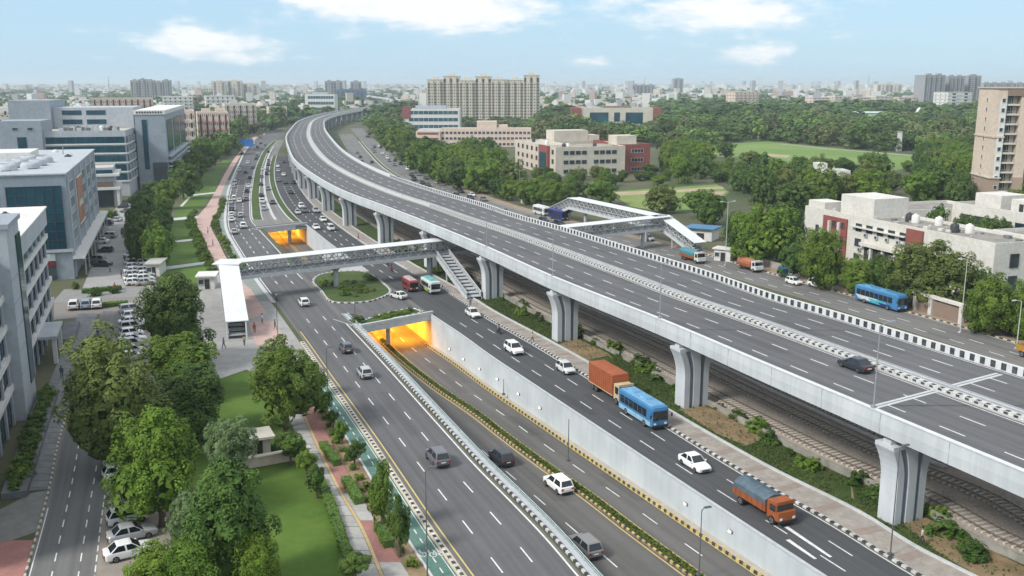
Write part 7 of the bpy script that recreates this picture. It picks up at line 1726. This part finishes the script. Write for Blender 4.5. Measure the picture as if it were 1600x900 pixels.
def truck(L, w, label, loc, rz, cabm, bed, cargo=None, H=2.9, cargoH=0.0, name='truck', canvas=None, cabH=2.5):
    t = thing(name, label, 'truck', loc, rz); hw = w/2; cl = 1.75; yb0 = -L/2; yb1 = L/2-cl-.15
    mb = MB(); mb.box(-hw*.5, hw*.5, yb0+.1, L/2-.3, .55, .9, CHAS); mb.build('chassis', t)
    mb = MB(); mb.loft([[(-hw*.92, L/2-cl, .6), (hw*.92, L/2-cl, .6), (hw*.92, L/2-cl, cabH), (-hw*.92, L/2-cl, cabH)], [(-hw*.92, L/2-.35, .6), (hw*.92, L/2-.35, .6), (hw*.86, L/2-.45, cabH), (-hw*.86, L/2-.45, cabH)], [(-hw*.9, L/2, .55), (hw*.9, L/2, .55), (hw*.86, L/2-.08, 1.45), (-hw*.86, L/2-.08, 1.45)]][:2], cabm); mb.hexa([(-hw*.92, L/2-.35, .6), (hw*.92, L/2-.35, .6), (hw*.9, L/2, .6), (-hw*.9, L/2, .6), (-hw*.92, L/2-.36, 1.5), (hw*.92, L/2-.36, 1.5), (hw*.88, L/2-.06, 1.45), (-hw*.88, L/2-.06, 1.45)], cabm); cabo = mb.build('cab', t)
    mb = MB(); mb.poly([(-hw*.82, L/2-.33, 1.53), (hw*.82, L/2-.33, 1.53), (hw*.78, L/2-.42, cabH-.22), (-hw*.78, L/2-.42, cabH-.22)][::-1], CARGLASS); mb.build('windshield', cabo)
    mb = MB(); mb.box(-hw*.9, hw*.9, L/2-.48, L/2-.3, cabH-.18, cabH+.14, cabm); mb.build('visor', cabo)
    for s in (-1, 1):
        mb = MB(); mb.box(min(s*hw*.925, s*hw*.94), max(s*hw*.925, s*hw*.94), L/2-1.35, L/2-.55, 1.45, cabH-.3, CARGLASS); mb.build('door_window', cabo)
        mb = MB(); mb.box(s*hw*.65-.14, s*hw*.65+.14, L/2+.0, L/2+.05, .72, .95, HEAD); mb.build('headlight', t)
        mb = MB(); mb.box(s*hw*.8-.1, s*hw*.8+.1, yb0-.04, yb0+.02, .8, 1.0, TAIL); mb.build('tail_light', t)
    mb = MB(); mb.box(-hw*.92, hw*.92, L/2-.02, L/2+.14, .42, .64, TRIM); mb.build('bumper', t)
    if cargo:    # closed container with ribs
        mb = MB(); mb.box(-hw, hw, yb0, yb1, 1.0, H, cargo); c = mb.build('container', t); n = int((yb1-yb0)/.55)
        for i in range(n):
            y = yb0+(i+.5)*(yb1-yb0)/n
            mb = MB()
            for s in (-1, 1): mb.box(min(s*hw, s*(hw+.045)), max(s*hw, s*(hw+.045)), y-.12, y+.12, 1.1, H-.1, cargo)
            mb.build('rib', c)
        mb = MB(); mb.box(-hw*.96, hw*.96, yb0+.05, yb1-.05, H+.002, H+.05, cargo, .05, .05); mb.build('roof', c)
        mb = MB(); mb.box(-hw*1.02, hw*1.02, yb0, yb1, .88, .998, CAB); mb.build('bed_frame', t)
    else:
        mb = MB(); mb.box(-hw, hw, yb0, yb1, .9, 1.05, bed)
        for (x0, x1, y0, y1) in ((-hw, -hw+.08, yb0, yb1), (hw-.08, hw, yb0, yb1), (-hw+.08, hw-.08, yb0, yb0+.08), (-hw+.08, hw-.08, yb1-.08, yb1)): mb.box(x0, x1, y0, y1, 1.053, 1.85, bed)
        b = mb.build('bed', t)
        for i in range(6):
            y = yb0+(i+.5)*(yb1-yb0)/6; mb = MB()
            for s in (-1, 1): mb.box(min(s*hw, s*(hw+.05)), max(s*hw, s*(hw+.05)), y-.05, y+.05, .95, 1.85, bed)
            mb.build('stake', b)
        if canvas:
            mb = MB(); rings = []
            for k in range(7):
                y = yb0+.05+(yb1-yb0-.1)*k/6; sag = .10*math.sin(k*2.1)+.05*math.cos(k*3.7); zt = 1.9+cargoH+sag
                rings.append([(-hw*1.02, y, 1.55), (hw*1.02, y, 1.55), (hw*.98, y, 1.9+cargoH*.45), (hw*.55, y, zt), (0, y, zt+.15), (-hw*.55, y, zt), (-hw*.98, y, 1.9+cargoH*.45)])
            mb.loft(rings, canvas); mb.build('tarpaulin', t)
    ty, rm = wheel_meshes(.46, .28)
    for x in (-hw+.16, hw-.16):
        for y in (L/2-.95, yb0+1.2)+((yb0+2.2,) if L > 7.5 else ()): wv = ob('wheel', ty, t, (x, y, .46)); ob('rim', rm, wv)
    return t
truck(9.0, 2.45, 'orange container truck with cream cab on the right road', *spot(955, 618, eF, False), CAB, None, ORNG, H=3.75, cabH=2.7)
truck(7.0, 2.35, 'orange tipper truck under a dark tarpaulin in the right foreground', *spot(1193, 800, eE, False), ORT, ORT, canvas=TARP, cargoH=.5, cabH=2.35)
truck(8.2, 2.4, 'truck with teal tarpaulin, orange sides and white cab beside the footbridge stair', *spot(1082, 408, eRR, False), WB, ORT, canvas=colmat('teal_tarp', (.06, .22, .26)), cargoH=.8, cabH=2.6); truck(7.0, 2.35, 'orange loaded truck with white cab under the big tree', *spot(1172, 422, eRR, False), WB, ORT, canvas=colmat('orange_load', (.42, .17, .09)), cargoH=.7, cabH=2.5)
truck(5.2, 1.9, 'small pickup with a blue tarpaulin load on the far road', *spot(1232, 434, eRR, False), WB, BLUEB, canvas=colmat('blue_tarp', (.04, .14, .36)), cargoH=.4, cabH=2.0, name='pickup_truck'); truck(6.5, 2.3, 'yellow-orange truck cut off by the right edge', *spot(1622, 562, eRR, False), colmat('yellow_cab', (.5, .27, .04)), colmat('yellow_bed', (.45, .24, .05)), canvas=None, cabH=2.5)
# ---------------------------------------------------------------- people and two-wheelers
def skin_mesh(name, V, E_, rad, mats, zsplit):
    me = bpy.data.meshes.new(name); me.from_pydata(V, E_, []); o = bpy.data.objects.new(name, me); COL.objects.link(o)
    md = o.modifiers.new('s', 'SKIN'); sv = me.skin_vertices[0].data
    for i, r in enumerate(rad): sv[i].radius = (r, r)
    sv[0].use_root = True; o.modifiers.new('u', 'SUBSURF').levels = 1
    dg = bpy.context.evaluated_depsgraph_get(); m2 = bpy.data.meshes.new_from_object(o.evaluated_get(dg)); bpy.data.objects.remove(o)
    for m in mats: m2.materials.append(m)
    for p in m2.polygons:
        z = p.center.z; p.material_index = 0 if z > zsplit[0] else (1 if z > zsplit[1] else 2); p.use_smooth = True
    return m2
SKINM = mat('skin', (.22, .125, .08), rough=.7); SHIRT = mat('shirt', (1, 1, 1), rough=.85, objcol=True); TROU = mat('trousers', (.05, .055, .075), rough=.85); HAIR = mat('hair', (.012, .01, .009), rough=.6)
def person_mesh(stride):
    V = [(0, 0, .95), (0, 0, 1.2), (0, 0, 1.42), (0, 0, 1.52), (0, .01, 1.66), (-.19, 0, 1.40), (-.25, .06*stride, 1.13), (-.24, .18*stride, .88), (.19, 0, 1.40), (.25, -.06*stride, 1.13), (.24, -.10*stride, .88), (-.10, 0, .90), (-.11, -.12*stride+.02, .50), (-.11, -.30*stride, .08), (-.11, -.30*stride+.14, .05), (.10, 0, .90), (.11, .16*stride+.02, .50), (.11, .26*stride, .08), (.11, .26*stride+.14, .05)]
    E_ = [(0, 1), (1, 2), (2, 3), (3, 4), (2, 5), (5, 6), (6, 7), (2, 8), (8, 9), (9, 10), (0, 11), (11, 12), (12, 13), (13, 14), (0, 15), (15, 16), (16, 17), (17, 18)]
    return skin_mesh('person', V, E_, [.15, .15, .16, .06, .11, .065, .05, .038, .065, .05, .038, .095, .07, .05, .045, .095, .07, .05, .045], [SKINM, SHIRT, TROU], (1.47, .93))
PER = [person_mesh(s) for s in (.3, .8, 1.0)]
hr = MB(); hr.lathe([(.115, 1.66), (.125, 1.72), (.11, 1.79), (.05, 1.83)], HAIR, 10); hrm = hr.mesh('hair', True)
def person(px, py, rz, c, label, i=0, z=.06, group=None):
    X, Y = gp(px, py, z); o = ob('person', PER[i % 3], None, (X, Y, z), rz, label, 'person', group, color=c); ob('hair', hrm, o, (0, -.01, .0)); return o
for i, (x, y, c, lb) in enumerate(((398,520,(.5, .08, .06),'person in red walking on the plaza near the stair'),(410,505,(.6, .6, .58),'person in white crossing the pink apron'),(350,545,(.1, .16, .35),'person in blue beside the stair foot'),(382,540,(.45, .4, .2),'person in mustard at the foot of the stair'),(430,515,(.05, .05, .06),'person in black at the plaza kerb'),(447,590,(.55, .5, .5),'person in pale clothes at the path start'),
    (190,435,(.1, .1, .12),'dark-clothed person on the forecourt beside the parked cars'),(180,455,(.3, .05, .05),'person in dark red by the parking entrance'),(195,410,(.08, .1, .2),'person in navy beside the double parking row'),(172,425,(.4, .4, .4),'person in grey alone on the forecourt'),(97,590,(.08, .08, .1),'dark-clothed person on the office walk'),(832,535,(.5, .35, .2),'person in tan on the right footpath near the third pier'),(735,478,(.12, .2, .3),'person in blue on the footpath by the stair'),(1440,850,(.55, .5, .45),'person in pale shirt on the dusty verge by the nearest pier'),(560,375,(.5, .1, .1),'person in red on the far right footpath'),(325,365,(.6, .6, .6),'person in white strolling on the promenade'),(333,385,(.1, .2, .4),'person in blue on the promenade before the footbridge'))): person(x, y, 1.3*i, c, lb, i, z=.16 if x > 700 and x < 1200 else .07)
def ride_mesh():
    V = [(0, -.15, .85), (0, -.05, 1.15), (0, .02, 1.35), (0, .05, 1.45), (0, .08, 1.58), (-.19, .04, 1.32), (-.26, .28, 1.12), (-.22, .52, 1.05), (.19, .04, 1.32), (.26, .28, 1.12), (.22, .52, 1.05), (-.12, -.08, .82), (-.18, .3, .72), (-.17, .18, .32), (.12, -.08, .82), (.18, .3, .72), (.17, .18, .32)]
    return skin_mesh('rider', V, [(0, 1), (1, 2), (2, 3), (3, 4), (2, 5), (5, 6), (6, 7), (2, 8), (8, 9), (9, 10), (0, 11), (11, 12), (12, 13), (0, 14), (14, 15), (15, 16)], [.15, .15, .16, .06, .12, .065, .05, .038, .065, .05, .038, .1, .075, .05, .1, .075, .05], [SKINM, SHIRT, TROU], (1.41, .88))
RIDE = ride_mesh(); hl = MB(); hl.lathe([(.13, 1.55), (.145, 1.63), (.12, 1.71), (.05, 1.75)], mat('helmet', (.05, .05, .06), rough=.3), 10); hlm = hl.mesh('helmet', True)
mty, mrm = wheel_meshes(.29, .11)
def motorbike(px, py, e, away, c, label, lab2, z=.01):
    X, Y = gp(px, py); rz = heading(e, Y)+(0 if away else math.pi); t = thing('motorcycle', label, 'motorcycle', (X, Y, z), rz, 'motorcycles in traffic')
    for y in (.62, -.6): w = ob('wheel', mty, t, (0, y, .29)); ob('rim', mrm, w)
    mb = MB(); mb.loft([[(-.06, -.75, .62), (.06, -.75, .62), (.08, -.75, .74), (-.08, -.75, .74)], [(-.14, -.2, .45), (.14, -.2, .45), (.13, -.2, .78), (-.13, -.2, .78)], [(-.14, .25, .42), (.14, .25, .42), (.12, .25, .92), (-.12, .25, .92)], [(-.05, .5, .65), (.05, .5, .65), (.05, .5, .95), (-.05, .5, .95)]], PAINT); o = mb.build('body', t); o.color = tuple(c)+(1,)
    mb = MB(); mb.bar((0, .62, .29), (0, .42, 1.0), .04, TRIM, 6); mb.bar((-.34, .46, 1.05), (.34, .46, 1.05), .022, TRIM, 6); mb.build('handlebar', t)
    mb = MB(); mb.box(-.13, .13, -.62, .12, .80, .88, TRIM, .03, .05); mb.build('saddle', t)
    r = ob('person', RIDE, None, (X, Y, z+.02), rz, lab2, 'person', 'motorcycle riders', color=random.choice(((.4, .1, .08), (.5, .5, .48), (.1, .15, .3), (.3, .28, .2)))); ob('helmet', hlm, r, (0, .08, .0))
for i, (x, y, e, aw) in enumerate(((612,424,eE,False),(779,521,eF,False),(432,470,eA,True),(606,415,eF,False),(153,524,eSL,True))):
    w_ = ('beyond the maroon minibus', 'behind the white car beside the footpath', 'at the kerb before the plaza', 'near the footpath under the footbridge', 'in the side street by the walk')[i]
    motorbike(x, y, e, aw, random.choice((RED, DRK, BLU)), 'small motorcycle '+w_, 'helmeted rider on the motorcycle '+w_)
# ================================================================== haze
def make_haze():
    mb = MB(); m = bpy.data.materials.new('haze_air'); m.use_nodes = True; nt = m.node_tree; nt.nodes.clear()
    out = nt.nodes.new('ShaderNodeOutputMaterial'); v = nt.nodes.new('ShaderNodeVolumePrincipled'); v.inputs['Color'].default_value = (.80, .91, 1.0, 1); v.inputs['Density'].default_value = HAZE; v.inputs['Anisotropy'].default_value = .25
    nt.links.new(v.outputs[0], out.inputs['Volume'])
    mb.box(-31000, 31000, -600, 40500, -8, 95, m); o = mb.build('haze', kind='stuff', label='thin pale summer haze over the whole city', cat='haze')
HAZE = 1.3e-4
make_haze()
